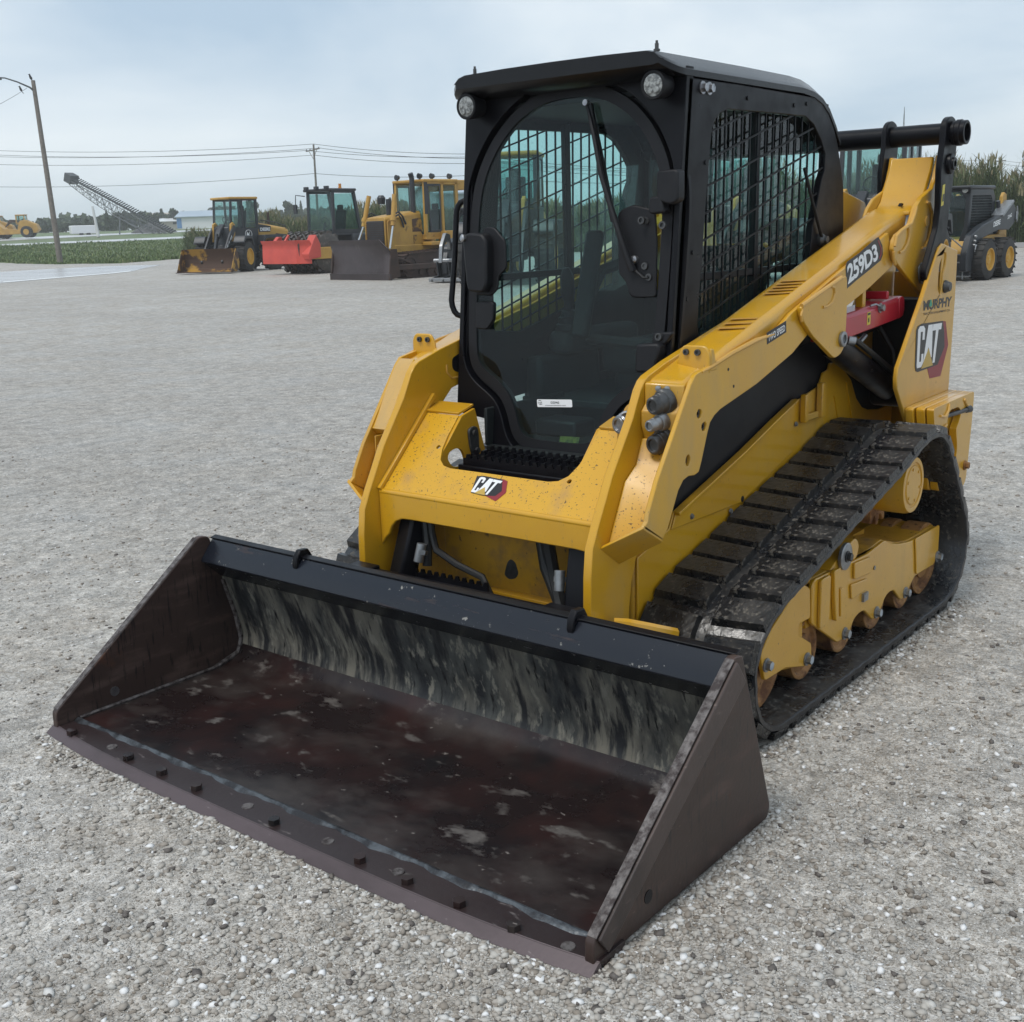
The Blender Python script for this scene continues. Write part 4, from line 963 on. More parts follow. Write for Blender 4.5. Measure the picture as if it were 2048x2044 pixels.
# auxiliary quick coupler beside the left arm
b = MB(); b.box(.775, .835, .365, .440, .895, .965); qc = b.build('quick_coupler', 'yellow', ctl, bevel=.005)
b = MB(); b.lathe((.80, .405, .955), (1, -.25, -.12), [(0, .026), (.03, .026), (.034, .030), (.055, .030), (.057, .026), (.066, .026), (.066, .018), (.060, .018)], 24); b.build('coupler_body', 'steel', qc, bevel=.001)
b = MB(); b.lathe((.800, .400, .982), (.7, -.1, .5), [(0, .030), (.005, .030), (.005, .020)], 24); b.build('dust_cap', 'yellow_worn', qc)
b = MB(); b.tube([(.852, .388, .976), (.845, .40, .985), (.83, .42, .988), (.815, .432, 1.0), (.80, .436, 1.012)], .0055, 6); b.lathe((.80, .43, 1.0), (1, -.2, .2), [(0, .013), (.012, .014), (.02, .006)], 12); b.build('cap_chain', 'steel', qc)

# ---------------------------------------------------------------- rear uprights, links, torque tube
link_poly = rounded([(-1.022, 1.874), (-1.050, 1.895), (-1.090, 1.903), (-1.133, 1.890), (-1.163, 1.850), (-1.155, 1.779), (-1.132, 1.627), (-1.100, 1.475), (-1.065, 1.405), (-.96, 1.30), (-.90, 1.270), (-.875, 1.31), (-.987, 1.477), (-1.003, 1.552), (-.990, 1.70), (-1.014, 1.794)], .015, 2)
for sg in (1, -1):
    for y0, y1 in ((.6475, .672), (.415, .4345)):
        b = MB(sg); b.plate(link_poly, y0, y1)
        lk = b.build('rear_link', 'black', ctl, bevel=.004)
        if y0 > .6:
            b = MB(sg); b.lathe((-1.083, y1, 1.722), (0, 1, 0), [(0, .040), (.012, .038), (.014, .026), (.022, .024), (.022, .012), (.016, .012)], 28); b.build('link_pin', 'black', lk, bevel=.001)
            if sg > 0:
                D0 = lambda a, c, t: (a, t, c)
                decal('warning_label', [(-1.036, 1.565), (-1.010, 1.560), (-1.018, 1.640), (-1.044, 1.645)], D0, y1 + .0003, 'label_yellow', lk)
                decal('warning_mark', [(-1.034, 1.58), (-1.018, 1.577), (-1.021, 1.605), (-1.036, 1.607)], D0, y1 + .0012, 'label_black', lk)
b = MB(); b.lathe((-1.095, -.715, 1.838), (0, 1, 0), [(0, .046), (.04, .046), (.04, .041), (1.39, .041), (1.39, .046), (1.405, .046), (1.405, .050), (1.425, .050), (1.425, .046), (1.445, .046), (1.445, .034), (1.40, .034)], 32)
b.build('torque_tube', 'black', ctl, bevel=.002)
tower = [(-1.065, 1.412), (-1.030, 1.417), (-.995, 1.402), (-.965, 1.37), (-.845, 1.222), (-.616, .968), (-.608, .93), (-.614, .890), (-.742, .738), (-.80, .62), (-1.20, .62), (-1.205, .805), (-1.219, 1.194), (-1.217, 1.383)]
for sg in (1, -1):
    slot = rounded([(-1.035, 1.365), (-1.06, 1.385), (-1.085, 1.375), (-1.08, 1.33), (-1.055, 1.30), (-1.055, 1.25), (-1.04, 1.215), (-1.015, 1.225), (-1.005, 1.28), (-1.01, 1.34)], .012, 2)
    b = MB(sg); b.plate(tower, .662, .680, holes=[slot]); tw = b.build('rear_upright', 'yellow', ctl, bevel=.004)
    b = MB(sg); b.plate(tower, .405, .4245); b.build('inner_upright', 'yellow', tw, bevel=.004)
    b = MB(sg); b.plate(rounded([(-1.05, 1.37), (-1.08, 1.385), (-1.115, 1.365), (-1.11, 1.22), (-1.07, 1.20), (-1.045, 1.25)], .015, 2), .668, .674, holes=[circ(-1.083, 1.335, .010, 12, .015)]); b.build('latch_plate', 'yellow', tw, bevel=.003)
    b = MB(sg); b.lathe((-1.083, .680, 1.245), (0, 1, 0), [(0, .026), (.006, .026), (.012, .022), (.024, .018), (.024, .008)], 16); b.build('bolt', 'gunmetal', tw, bevel=.001)
    b = MB(sg); b.box(-1.205, -1.19, .43, .66, .62, 1.30); b.build('rear_web', 'yellow', tw)
    b = MB(sg); b.box(-1.12, -.98, .43, .655, .78, 1.20); b.build('upright_core', 'black_matt', tw)
    D0 = lambda a, c, t: (a, t, c)
    if sg > 0:
        decal('badge_red', [(-.931, .930), (-.963, .887), (-1.090, .882), (-1.164, 1.003), (-1.118, 1.103), (-1.08, 1.108), (-1.115, 1.0), (-1.03, .934)], D0, .6803, 'label_red', tw)
        decal('badge_black', [(-.790, .955), (-.800, .935), (-.823, .929), (-.94, .931), (-1.046, .934), (-1.118, 1.0), (-1.105, 1.06), (-1.082, 1.108), (-.84, 1.116), (-.800, 1.110), (-.784, 1.095)], D0, .6808, 'label_black', tw)
        catlogo(tw, [(-.806, .6815, .945), (-1.034, .6815, .944), (-1.070, .6815, 1.101), (-.803, .6815, 1.108)], (0, 1, 0))
        lettering('dealer_name', 'MURPHY', [(-.853, .6806, 1.165), (-1.172, .6806, 1.161), (-1.180, .6806, 1.200), (-.847, .6806, 1.204)], 'label_black', tw, bold=.035, spacing=.95)
        lettering('dealer_line', 'TRACTOR & EQUIPMENT CO.', [(-.854, .6806, 1.146), (-1.164, .6806, 1.140), (-1.162, .6806, 1.150), (-.852, .6806, 1.157)], 'label_black', tw, bold=.01)
        sh = []
        for k in range(36):
            a = 2 * math.pi * k / 36; r = .013 * (.62 + .38 * abs(math.cos(1.5 * a)))
            sh.append((-.928 + r * math.sin(a) * 1.35, 1.188 + r * math.cos(a) * 1.25))
        decal('clover', sh, D0, .6812, 'label_green', tw)
    # stacked counterweight slabs
    for y0, y1, x0, x1, hole in ((.6805, .713, -.70, -1.20, 0), (.718, .752, -.715, -1.195, 0), (.757, .786, -.722, -1.185, 1)):
        p = rounded([(x0, .805), (x0 - .06, .60), (x0 - .10, .46), (x1 + .06, .415), (x1 + .02, .44), (x1 - .01, .66), (x1 - .02, .812)], .02, 3)
        hp = rounded([(-.905, .772), (-1.02, .772), (-1.055, .745), (-1.03, .705), (-1.00, .685), (-1.03, .60), (-1.015, .545), (-.97, .515), (-.925, .55), (-.90, .615), (-.865, .655), (-.88, .70)], .022, 2)
        b = MB(sg); b.plate(p, y0, y1, holes=[hp] if hole else []); cw = b.build('counterweight', 'yellow', ctl, bevel=.006, seg=3)
    b = MB(sg); b.cyl((-.93, .765, .745), (-1.12, .79, .748), .010, n=10); b.cyl((-1.11, .785, .748), (-1.135, .795, .748), .015, n=10); b.build('lock_pin', 'gunmetal', cw)
    b = MB(sg); b.bolt((-1.135, .786, .51), (0, 1, 0), .014, .015); b.build('bolt', 'roller', cw)
    b = MB(sg)
    b.tube([(-.80, .787, .765), (-.85, .788, .755), (-.885, .788, .775), (-.895, .787, .80)], .006, 8); b.tube([(-.82, .787, .69), (-.85, .788, .715), (-.875, .788, .72)], .006, 8); b.tube([(-1.075, .787, .795), (-1.11, .788, .765), (-1.15, .787, .755)], .006, 8)
    b.build('weld_bead', 'weld', cw)
    # lift cylinder and red safety strut
    b = MB(sg); b.cyl((-.30, .545, 1.085), (-.93, .545, .825), .048, n=24); b.lathe((-.90, .48, .835), (0, 1, 0), [(0, .06), (.13, .06)], 20); lc = b.build('lift_cylinder', 'black', ctl, bevel=.003)
    b = MB(sg); b.cyl((-.15, .545, 1.145), (-.31, .545, 1.082), .026, n=18); b.build('cylinder_rod', 'steel', lc)
    b = MB(sg); b.tube([(-.33, .585, 1.125), (-.55, .59, 1.035), (-.78, .59, .94), (-.88, .585, .90)], .011, 8); b.tube([(-.62, .50, 1.10), (-.72, .48, 1.08), (-.86, .50, 1.10), (-.9, .55, 1.0), (-.88, .57, .88)], .012, 8); b.build('hydraulic_hoses', 'dark_hose', lc)
    b = MB(sg); b.cyl((-.30, .61, 1.10), (-.315, .63, 1.095), .016, n=12); b.cyl((-.53, .56, 1.07), (-.58, .56, 1.09), .010, n=10); b.cyl((-.43, .56, 1.09), (-.44, .585, 1.09), .013, n=10); b.build('hose_fitting', 'zinc', lc)
    m_ = MB(sg)
    prof = [(.505, 0), (.600, 0), (.600, .072), (.588, .086), (.517, .086), (.505, .072)]
    rs = []
    for x, z0 in ((-.21, 1.098), (-.83, 1.137)):
        rs.append([(x, y, z0 + h) for y, h in prof])
    m_.rings(rs); br = m_.build('safety_strut', 'red', ctl, bevel=.004)
    b = MB(sg); b.plate([(-.815, 1.137), (-.85, 1.145), (-.862, 1.17), (-.855, 1.215), (-.83, 1.223), (-.80, 1.215)], .498, .603); b.build('strut_end', 'red', br, bevel=.004)
    b = MB(sg); b.box(-.70, -.68, .505, .60, 1.22, 1.25); b.build('strut_lug', 'red', br, bevel=.004)
    b = MB(sg); b.bolt((-.61, .600, 1.193), (0, 1, 0), .013, .014); b.tube([(-.53, .595, 1.206), (-.56, .605, 1.21), (-.61, .607, 1.195)], .004, 6); b.build('strut_pin', 'zinc', br)
    b = MB(sg); b.box(-.535, -.505, .545, .575, 1.19, 1.33); b.build('strut_hanger', 'yellow', br, bevel=.003)
    if sg > 0:
        decal('warning_label', [(-.492, 1.137), (-.522, 1.139), (-.522, 1.186), (-.492, 1.184)], D0, .6003, 'label_yellow', br)
        decal('warning_mark', [(-.500, 1.146), (-.512, 1.150), (-.508, 1.166), (-.500, 1.162)], D0, .6010, 'label_black', br)
        decal('warning_head', [(-.495, 1.173), (-.519, 1.175), (-.519, 1.183), (-.495, 1.181)], D0, .6010, 'label_black', br)
    # upright plate carrying the cab's rear mount
    b = MB(sg); b.plate(rounded([(-.59, 1.40), (-.620, 1.50), (-.632, 1.56), (-.628, 1.60), (-.66, 1.632), (-.80, 1.632), (-1.03, 1.585), (-1.05, 1.40)], .02, 3), .34, .358); cp = b.build('cab_mount_plate', 'yellow', ctl, bevel=.003)
    b = MB(sg); b.bolt((-.672, .358, 1.585), (0, 1, 0), .019, .016); b.build('bolt', 'steel', cp)
    for x, z in ((-.745, 1.60), (-.775, 1.602), (-.75, 1.545)):
        b = MB(sg); b.lathe((x, .3582, z), (0, 1, 0), [(0, .012), (.0008, .012)], 12); b.build('hole', 'black_matt', cp)

# ---------------------------------------------------------------- cab
TOPZ = 1.952
side_out = [(FX(1.952), 1.952), (.20, 1.953), (-.33, 1.948), (-.405, 1.935), (-.462, 1.905), (-.519, 1.848), (-.556, 1.795), (-.600, 1.70), (-.624, 1.627), (-.634, 1.513), (-.634, 1.02), (-.55, .96), (.30, .92), (FX(.90), .90)]
side_hole = [(.472, 1.215), (.466, 1.268), (.418, 1.632), (.399, 1.764), (.387, 1.814), (.371, 1.837), (.339, 1.860), (.289, 1.874), (.003, 1.878), (-.277, 1.880), (-.342, 1.858), (-.412, 1.803), (-.449, 1.759), (-.447, 1.70), (-.423, 1.663), (-.390, 1.580), (-.357, 1.498), (-.345, 1.40), (-.345, 1.30), (.30, 1.155), (.46, 1.17)]
def inside(p, poly):
    x, y = p; c = False
    for i in range(len(poly)):
        (x1, y1), (x2, y2) = poly[i - 1], poly[i]
        if (y1 > y) != (y2 > y) and x < (x2 - x1) * (y - y1) / (y2 - y1) + x1: c = not c
    return c
def clip(p0, p1, poly):
    """pieces of segment p0-p1 inside poly"""
    ts = [0.0, 1.0]; d = (p1[0] - p0[0], p1[1] - p0[1])
    for i in range(len(poly)):
        a, b = poly[i - 1], poly[i]; e = (b[0] - a[0], b[1] - a[1]); den = d[0] * e[1] - d[1] * e[0]
        if abs(den) < 1e-9: continue
        t = ((a[0] - p0[0]) * e[1] - (a[1] - p0[1]) * e[0]) / den; u = ((a[0] - p0[0]) * d[1] - (a[1] - p0[1]) * d[0]) / den
        if 0 < t < 1 and 0 <= u <= 1: ts.append(t)
    ts.sort(); out = []
    for a, b in zip(ts, ts[1:]):
        m = (a + b) / 2
        if b - a > 1e-4 and inside((p0[0] + d[0] * m, p0[1] + d[1] * m), poly):
            out.append(((p0[0] + d[0] * a, p0[1] + d[1] * a), (p0[0] + d[0] * b, p0[1] + d[1] * b)))
    return out
b = MB(); b.box(-.62, .30, -.42, .42, .885, .91); b.box(.24, .70, -.27, .42, .775, .80); b.box(.24, .70, -.275, -.262, .80, .93); b.box(.24, .252, -.27, .42, .80, .886); b.box(-.63, -.60, -.42, .42, .80, 1.20); b.box(.52, .70, -.25, .25, .765, .775)
cab = b.build('cab', 'interior', ctl, bevel=.004)
for sg in (1, -1):
    b = MB(sg); b.plate(side_out, .408, .434, holes=[side_hole]); sp = b.build('side_frame', 'black', cab, bevel=.004)
    b = MB(sg)
    for k in range(-2, 22):
        x = .452 - .0555 * k
        for (p, q) in clip((x + .012, 1.0), (x - .012, 2.0), side_hole): b.bar((p[0], .4185, p[1]), (q[0], .4185, q[1]), .005, .0062, (0, 1, 0))
    for k in range(16):
        z = .98 + .0795 * k
        for (p, q) in clip((.6, z - .03), (-.7, z + .321), side_hole): b.bar((p[0], .425, p[1]), (q[0], .425, q[1]), .005, .0062, (0, 1, 0))
    b.build('window_guard', 'black', cab)
    big = [(.50, 1.16), (.44, 1.70), (.40, 1.90), (-.36, 1.90), (-.48, 1.78), (-.44, 1.58), (-.40, 1.30), (.30, 1.10)]
    b = MB(sg); b.plate(big, .390, .394); b.build('side_glass', 'glass_green', cab)
    b = MB(sg); b.box(.008, .040, .383, .405, 1.16, 1.90); b.box(-.41, .47, .383, .4025, 1.348, 1.372); b.build('window_divider', 'black_matt', cab, bevel=.003)
    for x, z in ((.43, 1.71), (.16, 1.915), (-.18, 1.912), (-.28, 1.922), (.505, 1.44), (.54, 1.30)):
        b = MB(sg); b.lathe((x, .434, z), (0, 1, 0), [(0, .0075), (.004, .0075), (.004, .003)], 8); b.build('bolt', 'black_matt', sp)
    for x in (.452, .412):
        b = MB(sg); b.bolt((x, .434, 1.928), (0, 1, 0), .0135, .013); b.build('bolt', 'steel', sp, bevel=.001)
# front panel with the door opening
gl = [(0, 1.936), (.075, 1.932), (.145, 1.914), (.200, 1.885), (.240, 1.857), (.300, 1.795), (.350, 1.705), (.371, 1.61), (.373, 1.45), (.368, 1.25), (.363, 1.12), (.350, 1.075), (.318, 1.048), (.272, 1.022), (.232, .995), (.203, .962), (.180, .918), (.163, .866), (.143, .838), (.105, .827), (0, .825)]
glass_o = smooth_poly(gl + [(-a, c) for a, c in gl[-2:0:-1]], 2)
def offset(poly, d):
    out = []; n = len(poly)
    for i in range(n):
        p0, p1, p2 = Vector(poly[i - 1]), Vector(poly[i]), Vector(poly[(i + 1) % n])
        t = (p2 - p0).normalized(); nn = Vector((t.y, -t.x)); out.append(tuple(p1 + nn * d))
    return out
tst = offset(glass_o, .01); sgn = 1 if max(p[1] for p in tst) > max(p[1] for p in glass_o) else -1
door_out, open_, arch = offset(glass_o, .034 * sgn), offset(glass_o, .028 * sgn), offset(glass_o, .052 * sgn)
front_o = [(-.434, 1.985), (.434, 1.985), (.434, .90), (.30, .885), (.255, .76), (-.255, .76), (-.30, .885), (-.434, .90)]
arch = [(max(-.415, min(.415, a)), max(.775, min(1.972, c))) for a, c in arch]
b = MB(); b.prism(front_o, FR, -.025, .014, holes=[arch]); b.build('front_frame', 'black', cab, bevel=.006, seg=3)
b = MB(); b.prism(offset(glass_o, .075 * sgn), FR, -.040, -.026, holes=[open_])
b.build('door_jamb', 'black_matt', cab)
b = MB(); b.prism(door_out, FR, -.022, .004, holes=[offset(glass_o, -.003 * sgn)]); door = b.build('door_frame', 'black_seal', cab, bevel=.006, seg=3)
b = MB(); b.prism(glass_o, FR, -.006, -.001); b.build('windscreen', 'glass', cab)
# door fittings
def onfront(name, pts, t0, t1, m, parent=door, bevel=.004, rnd=.01):
    b = MB(); b.prism(rounded(pts, rnd, 2), FR, t0, t1); return b.build(name, m, parent, bevel=bevel)
onfront('wiper_motor_cover', [(0.2108, 1.5659), (0.2260, 1.5785), (0.2635, 1.5902), (0.3458, 1.5720), (0.3581, 1.4796), (0.3663, 1.3091), (0.2879, 1.3068), (0.2682, 1.3158), (0.2529, 1.3553), (0.2238, 1.3817), (0.2144, 1.4820)], .001, .012, 'black_matt')
for p_ in [(0.3185, 1.5395), (0.3221, 1.4038), (0.3390, 1.3700)]:
    b = MB(); b.lathe(FR(p_[0], p_[1], .012), (1, 0, .11), [(0, .011), (.006, .011), (.006, .006), (.003, .006)], 12); b.build('bolt', 'gunmetal', door)
wp = [(0.0795, 1.9075), (0.1251, 1.7945), (0.1552, 1.6886), (0.2068, 1.5678), (0.2708, 1.4287), (0.2831, 1.3906)]
b = MB(); b.tube([FR(a, c, .035 if 0 < i < 5 else .022) for i, (a, c) in enumerate(wp)], [.006, .008, .009, .010, .012, .014], 8); wa = b.build('wiper_arm', 'black_matt', door)
wb = [(0.0886, 1.9058), (0.1326, 1.8176), (0.1780, 1.6543), (0.2027, 1.5394)]
b = MB(); b.prism([(-.008, 0), (.008, 0), (.003, -.02), (-.003, -.02)], lambda u, v, t: tuple(Vector(FR(*wb[0], .026 + v)) * (1 - t) + Vector(FR(*wb[3], .026 + v)) * t + Vector((0, u, 0))), 0, 1); b.build('wiper_blade', 'black_seal', wa)
b = MB(); b.lathe(FR(*wp[0], .02), (1, 0, .1), [(0, .010), (.014, .010)], 8); b.build('wiper_tip', 'steel', wa)
p_ = [(0.2845, 1.4234)][0]
b = MB(); b.lathe(FR(*p_, .012), (1, 0, .11), [(0, .013), (.012, .012), (.017, .007)], 14); b.build('wiper_nut', 'steel', door)
b = MB(); b.tube([FR(*p, .02) for p in [(0.2750, 1.4097), (0.2995, 1.3858), (0.3235, 1.3692), (0.3405, 1.3693)]], .004, 6); b.build('washer_hose', 'dark_hose', door)
onfront('door_latch', [(-0.4048, 1.5080), (-0.3769, 1.5206), (-0.3136, 1.5140), (-0.2952, 1.4904), (-0.2887, 1.3497), (-0.3047, 1.3181), (-0.3684, 1.3228), (-0.3802, 1.3492)], .004, .05, 'black_matt', bevel=.008)
onfront('latch_plate', [(-0.3355, 1.5379), (-0.2937, 1.5343), (-0.2437, 1.4895), (-0.2359, 1.3966), (-0.2689, 1.3706), (-0.2705, 1.3289), (-0.2938, 1.3077), (-0.3677, 1.3069), (-0.3768, 1.4339)], .0, .010, 'black_matt')
onfront('latch_base', [(-0.3597, 1.2857), (-0.2789, 1.2869), (-0.2781, 1.2237), (-0.3060, 1.1912), (-0.3558, 1.1951)], .0, .02, 'black_matt')
p_ = [(-0.3946, 1.5015)][0]
b = MB(); b.lathe(FR(p_[0], p_[1], .045), (1, -.3, .1), [(0, .013), (.012, .013), (.016, .008)], 14); b.build('latch_bolt', 'steel', door)
b = MB(); h0 = [(-0.4098, 1.6261)][0]; h1 = [(-0.4075, 1.2286)][0]
hy = -.478
b.tube([(FX(h0[1]) - .02, -.43, h0[1] + .002), (FX(h0[1]) - .01, -.45, h0[1] + .002), (FX(h0[1]) - .003, -.462, h0[1] - .004), (FX(h0[1]), -.471, h0[1] - .016), (FX(h0[1]) + .003, -.476, h0[1] - .032), (FX(h0[1]) + .004, hy, h0[1] - .05), (FX(1.42), hy, 1.42), (FX(h1[1]) + .004, hy, h1[1] + .06), (FX(h1[1]) + .003, -.476, h1[1] + .04), (FX(h1[1]), -.470, h1[1] + .021), (FX(h1[1]) - .005, -.461, h1[1] + .009), (FX(h1[1]) - .01, -.45, h1[1] + .005), (FX(h1[1]) - .02, -.43, h1[1])], .0105, 10)
b.build('grab_handle', 'black', cab)
for pts in ([(0.3697, 1.6869), (0.4458, 1.6874), (0.4522, 1.5966), (0.4260, 1.5839), (0.3756, 1.5995)], [(0.3471, 1.6098), (0.3912, 1.6126), (0.4057, 1.5617), (0.3505, 1.5587)]):
    onfront('door_hinge', pts, .012, .055, 'black_matt', cab, .006)
onfront('door_hinge', [(0.3728, 1.2034), (0.4469, 1.2076), (0.4218, 1.1693), (0.3704, 1.1675)], .010, .030, 'black_matt', cab, .005)
onfront('hinge_roller', [(0.3322, 1.1701), (0.4168, 1.1751), (0.4149, 1.1334), (0.3995, 1.0850), (0.3332, 1.0816)], .010, .060, 'black_seal', cab, .012)
for pts in ([(0.3994, 1.1915)], [(0.3930, 1.6675)], [(0.3916, 1.5252)], [(0.3151, 1.5411)]):
    b = MB(); b.lathe(FR(*pts[0], .030), (1, 0, .11), [(0, .012), (.01, .012), (.01, .007), (.004, .007)], 12); b.build('bolt', 'gunmetal', cab)
# auction sticker and yellow notice on the glass
stk = [(-0.0876, 0.9647), (0.0575, 0.9732), (0.0615, 0.9485), (-0.0843, 0.9392)]
decal('sticker', rounded(stk, .004, 2), FR, .0004, 'white', door)
ql = [FR(a, c, .0016) for a, c in (stk[3], stk[2], stk[1], stk[0])]
lettering('sticker_code', 'DZ5962', ql, 'label_black', door, bold=.02, box=(.40, .46, .64, .74))
lettering('sticker_line', 'www.purplewave.com', ql, 'label_black', door, bold=.02, box=(.23, .14, .82, .31))
lettering('sticker_maker', 'purple', ql, 'label_black', door, bold=.02, box=(.03, .45, .15, .66)); lettering('sticker_maker', 'wave', ql, 'label_black', door, bold=.02, box=(.06, .30, .15, .41))
qm_ = quad_map(ql); b = MB(); arc = [(.03 + .12 * k / 10, .72 + .20 * math.sin(math.pi * (k / 10) ** .8)) for k in range(11)]
b.add([qm_(a, c) for a, c in arc + [(a, .72 + (c - .72) * .55) for a, c in arc[::-1]]], [tuple(range(22))]); b.build('sticker_swoosh', 'label_black', door, smooth=None)
ntc = [(0.0107, 0.8477), (0.0903, 0.8511), (0.0864, 0.8295), (0.0066, 0.8275)]
decal('notice', ntc, FR, -.0085, mat('faded_yellow_notice', (.16, .17, .03), .6, var=((.05, .06, .02), 60, .45, .6)), door)
# roof
def roof_sec(x, zt, zb, wt=.372, wb=.437):
    h = [(wb - .012, zb), (wb, zb + .004), (wb, zb + .022), (wb - .012, zb + .034), (wt + .030, zt - .026), (wt + .008, zt - .007), (wt - .02, zt), (wt * .5, zt + .004)]
    sec = h + [(0, zt + .005)] + [(-a, c) for a, c in h[::-1]]
    return [(x, y, z) for y, z in sec]
b = MB(); b.rings([roof_sec(.642, 2.026, 1.985, .372, .392), roof_sec(.622, 2.029, 1.968, .372, .418), roof_sec(.596, 2.030, 1.957, .372, .434), roof_sec(.55, 2.030, 1.953), roof_sec(.1, 2.029, 1.952), roof_sec(-.25, 2.025, 1.951), roof_sec(-.34, 2.019, 1.943), roof_sec(-.41, 2.006, 1.925), roof_sec(-.47, 1.982, 1.893), roof_sec(-.53, 1.945, 1.838), roof_sec(-.575, 1.90, 1.785)])
rf = b.build('roof', 'black', cab, smooth=30)
M['roof_wet'] = mat('wet_black_roof', (.004, .004, .005), .22, spec=.35, var=((.008, .008, .01), 40, .4, .7), bump=(260, .25, .003))
rf.data.materials[0] = M['roof_wet']
for y in (-.355, .355):
    b = MB(); b.lathe((.585, y, 2.029), (0, 0, 1), [(0, .010), (.006, .010), (.006, .006), (.022, .006), (.022, .004), (.030, .004)], 10); b.build('roof_bolt', 'gunmetal', rf)
for y in (-.366, .366):
    b = MB(); b.lathe((.555, y, 1.934), (1, 0, -.05), [(0, .028), (.005, .036), (.045, .041), (.070, .042), (.072, .040), (.072, .034), (.066, .034), (.066, .002)], 28); hl = b.build('work_lamp', 'black_matt', cab, bevel=.001)
    b = MB(); b.lathe((.555 + .066, y, 1.934 - .0035), (1, 0, -.05), [(0, .0335), (.004, .032), (.006, .020), (.0065, .001)], 28); b.build('lamp_lens', 'lens', hl)
    for k in range(5):
        a = 2 * math.pi * k / 5 + .4; b = MB(); b.lathe((.627, y + .019 * math.cos(a), 1.9305 + .019 * math.sin(a)), (1, 0, -.05), [(0, .010), (.003, .008), (.0035, .001)], 12); b.build('lamp_led', 'lens', hl)
# rear wall of the cab with its own guarded window
ro = [(-.42, 1.80), (-.36, 1.93), (.36, 1.93), (.42, 1.80), (.42, 1.02), (-.42, 1.02)]; rh = rounded([(-.385, 1.79), (-.345, 1.895), (.345, 1.895), (.385, 1.79), (.385, 1.25), (-.385, 1.25)], .05, 3)
b = MB(); b.prism(ro, YZ, -.560, -.545, holes=[rh]); b.build('rear_frame', 'black', cab, bevel=.003)
b = MB(); b.prism(rh, YZ, -.556, -.552); b.build('rear_glass', 'glass_green', cab)
b = MB(); b.box(-.575, -.55, -.405, -.385, 1.0, 1.86); b.box(-.575, -.55, .385, .405, 1.0, 1.86); b.box(-.50, .52, -.42, .42, 1.915, 1.935); b.build('roll_posts', 'interior', cab, bevel=.004)
# inside: seat, lap bar, pods, pedals
b = MB(); b.box(-.42, .05, -.24, .24, .98, 1.10); st = b.build('operator_seat', 'seat', cab, bevel=.04, seg=4)
b = MB(); b.obox((-.40, 0, 1.24), ((1, 0, .2), (0, 1, 0), (-.2, 0, 1)), (.05, .22, .20)); b.build('backrest', 'seat', st, bevel=.04, seg=4)
b = MB(); b.box(-.40, .0, -.20, .20, .80, .98); b.build('seat_base', 'interior', st, bevel=.01)
for sg in (1, -1):
    b = MB(sg); b.box(-.30, .20, .27, .375, 1.06, 1.15); pd = b.build('armrest', 'seat', cab, bevel=.03, seg=3)
    b = MB(sg); b.lathe((.14, .31, 1.15), (0, 0, 1), [(0, .055), (.02, .05), (.025, .042), (.045, .042), (.05, .034), (.07, .03), (.075, .018), (.12, .018)], 16); b.lathe((.14, .31, 1.26), (.1, 0, 1), [(0, .02), (.03, .028), (.09, .026), (.12, .012)], 14); b.build('joystick', 'black_matt', pd)
    b = MB(sg); b.box(-.10, .30, .33, .405, .80, 1.06); b.build('side_console', 'interior', cab, bevel=.02)
b = MB(); b.tube([(-.35, -.30, 1.40), (-.05, -.29, 1.36), (.10, -.27, 1.22), (.16, -.20, 1.12), (.17, 0, 1.11), (.16, .20, 1.12), (.10, .27, 1.22), (-.05, .29, 1.36), (-.35, .30, 1.40)], .022, 8); b.build('lap_bar', 'interior', cab)
b = MB(); b.obox((.17, -.20, 1.32), ((1, 0, .3), (0, 1, 0), (-.3, 0, 1)), (.02, .035, .20)); b.build('lever', 'interior', cab, bevel=.015)
b = MB(); b.obox((-.50, -.12, 1.58), ((1, 0, 0), (0, 1, 0), (0, 0, 1)), (.012, .055, .055)); b.build('mirror', 'interior', cab, bevel=.01)
b = MB(); b.obox((.30, .29, 1.05), ((1, 0, -.25), (0, 1, 0), (.25, 0, 1)), (.05, .06, .05)); b.build('display', 'interior', cab, bevel=.01)
b = MB(); b.box(.33, .46, -.24, -.06, .80, .86); b.box(.33, .46, .06, .24, .80, .86); b.build('foot_rest', 'black_matt', cab, bevel=.01)
# side wiper on the near window
b = MB(); b.tube([(-.271, .436, 1.705), (-.33, .446, 1.58), (-.415, .446, 1.46)], .006, 8); sw = b.build('side_wiper', 'black_matt', cab)
b = MB(); b.lathe((-.425, .425, 1.452), (0, 1, 0), [(0, .022), (.02, .022), (.03, .014), (.04, .014)], 16); b.build('wiper_pivot', 'gunmetal', sw)

# ================================================================== PARKED MACHINES BEHIND
def M_(name, *a, **k):
    M[name] = mat(name, *a, **k)
M_('old_yellow', (0.50, 0.29, 0.055), 0.5, var=((0.38, 0.21, 0.05), 1.5, 0.4, 0.7), layers=[((0.16, 0.10, 0.05), 5, 0.62, 0.75, 5, I3, .8)])
M_('charcoal', (0.020, 0.023, 0.028), 0.4, var=((0.04, 0.043, 0.048), 2.0, 0.4, 0.7))
M_('tyre', (0.022, 0.022, 0.023), 0.8, var=((0.06, 0.055, 0.048), 2.5, 0.45, 0.75))
M_('rim_yellow', (0.55, 0.30, 0.03), 0.45)
M_('rust', (0.075, 0.045, 0.035), 0.7, var=((0.035, 0.025, 0.022), 2.2, 0.35, 0.7))
M_('blade_steel', (0.060, 0.045, 0.046), 0.5, metal=.2, var=((0.035, 0.026, 0.026), 1.2, 0.35, 0.7), layers=[((0.10, 0.085, 0.08), 5, .6, .72, 5, (1, 1, .4), .6)])
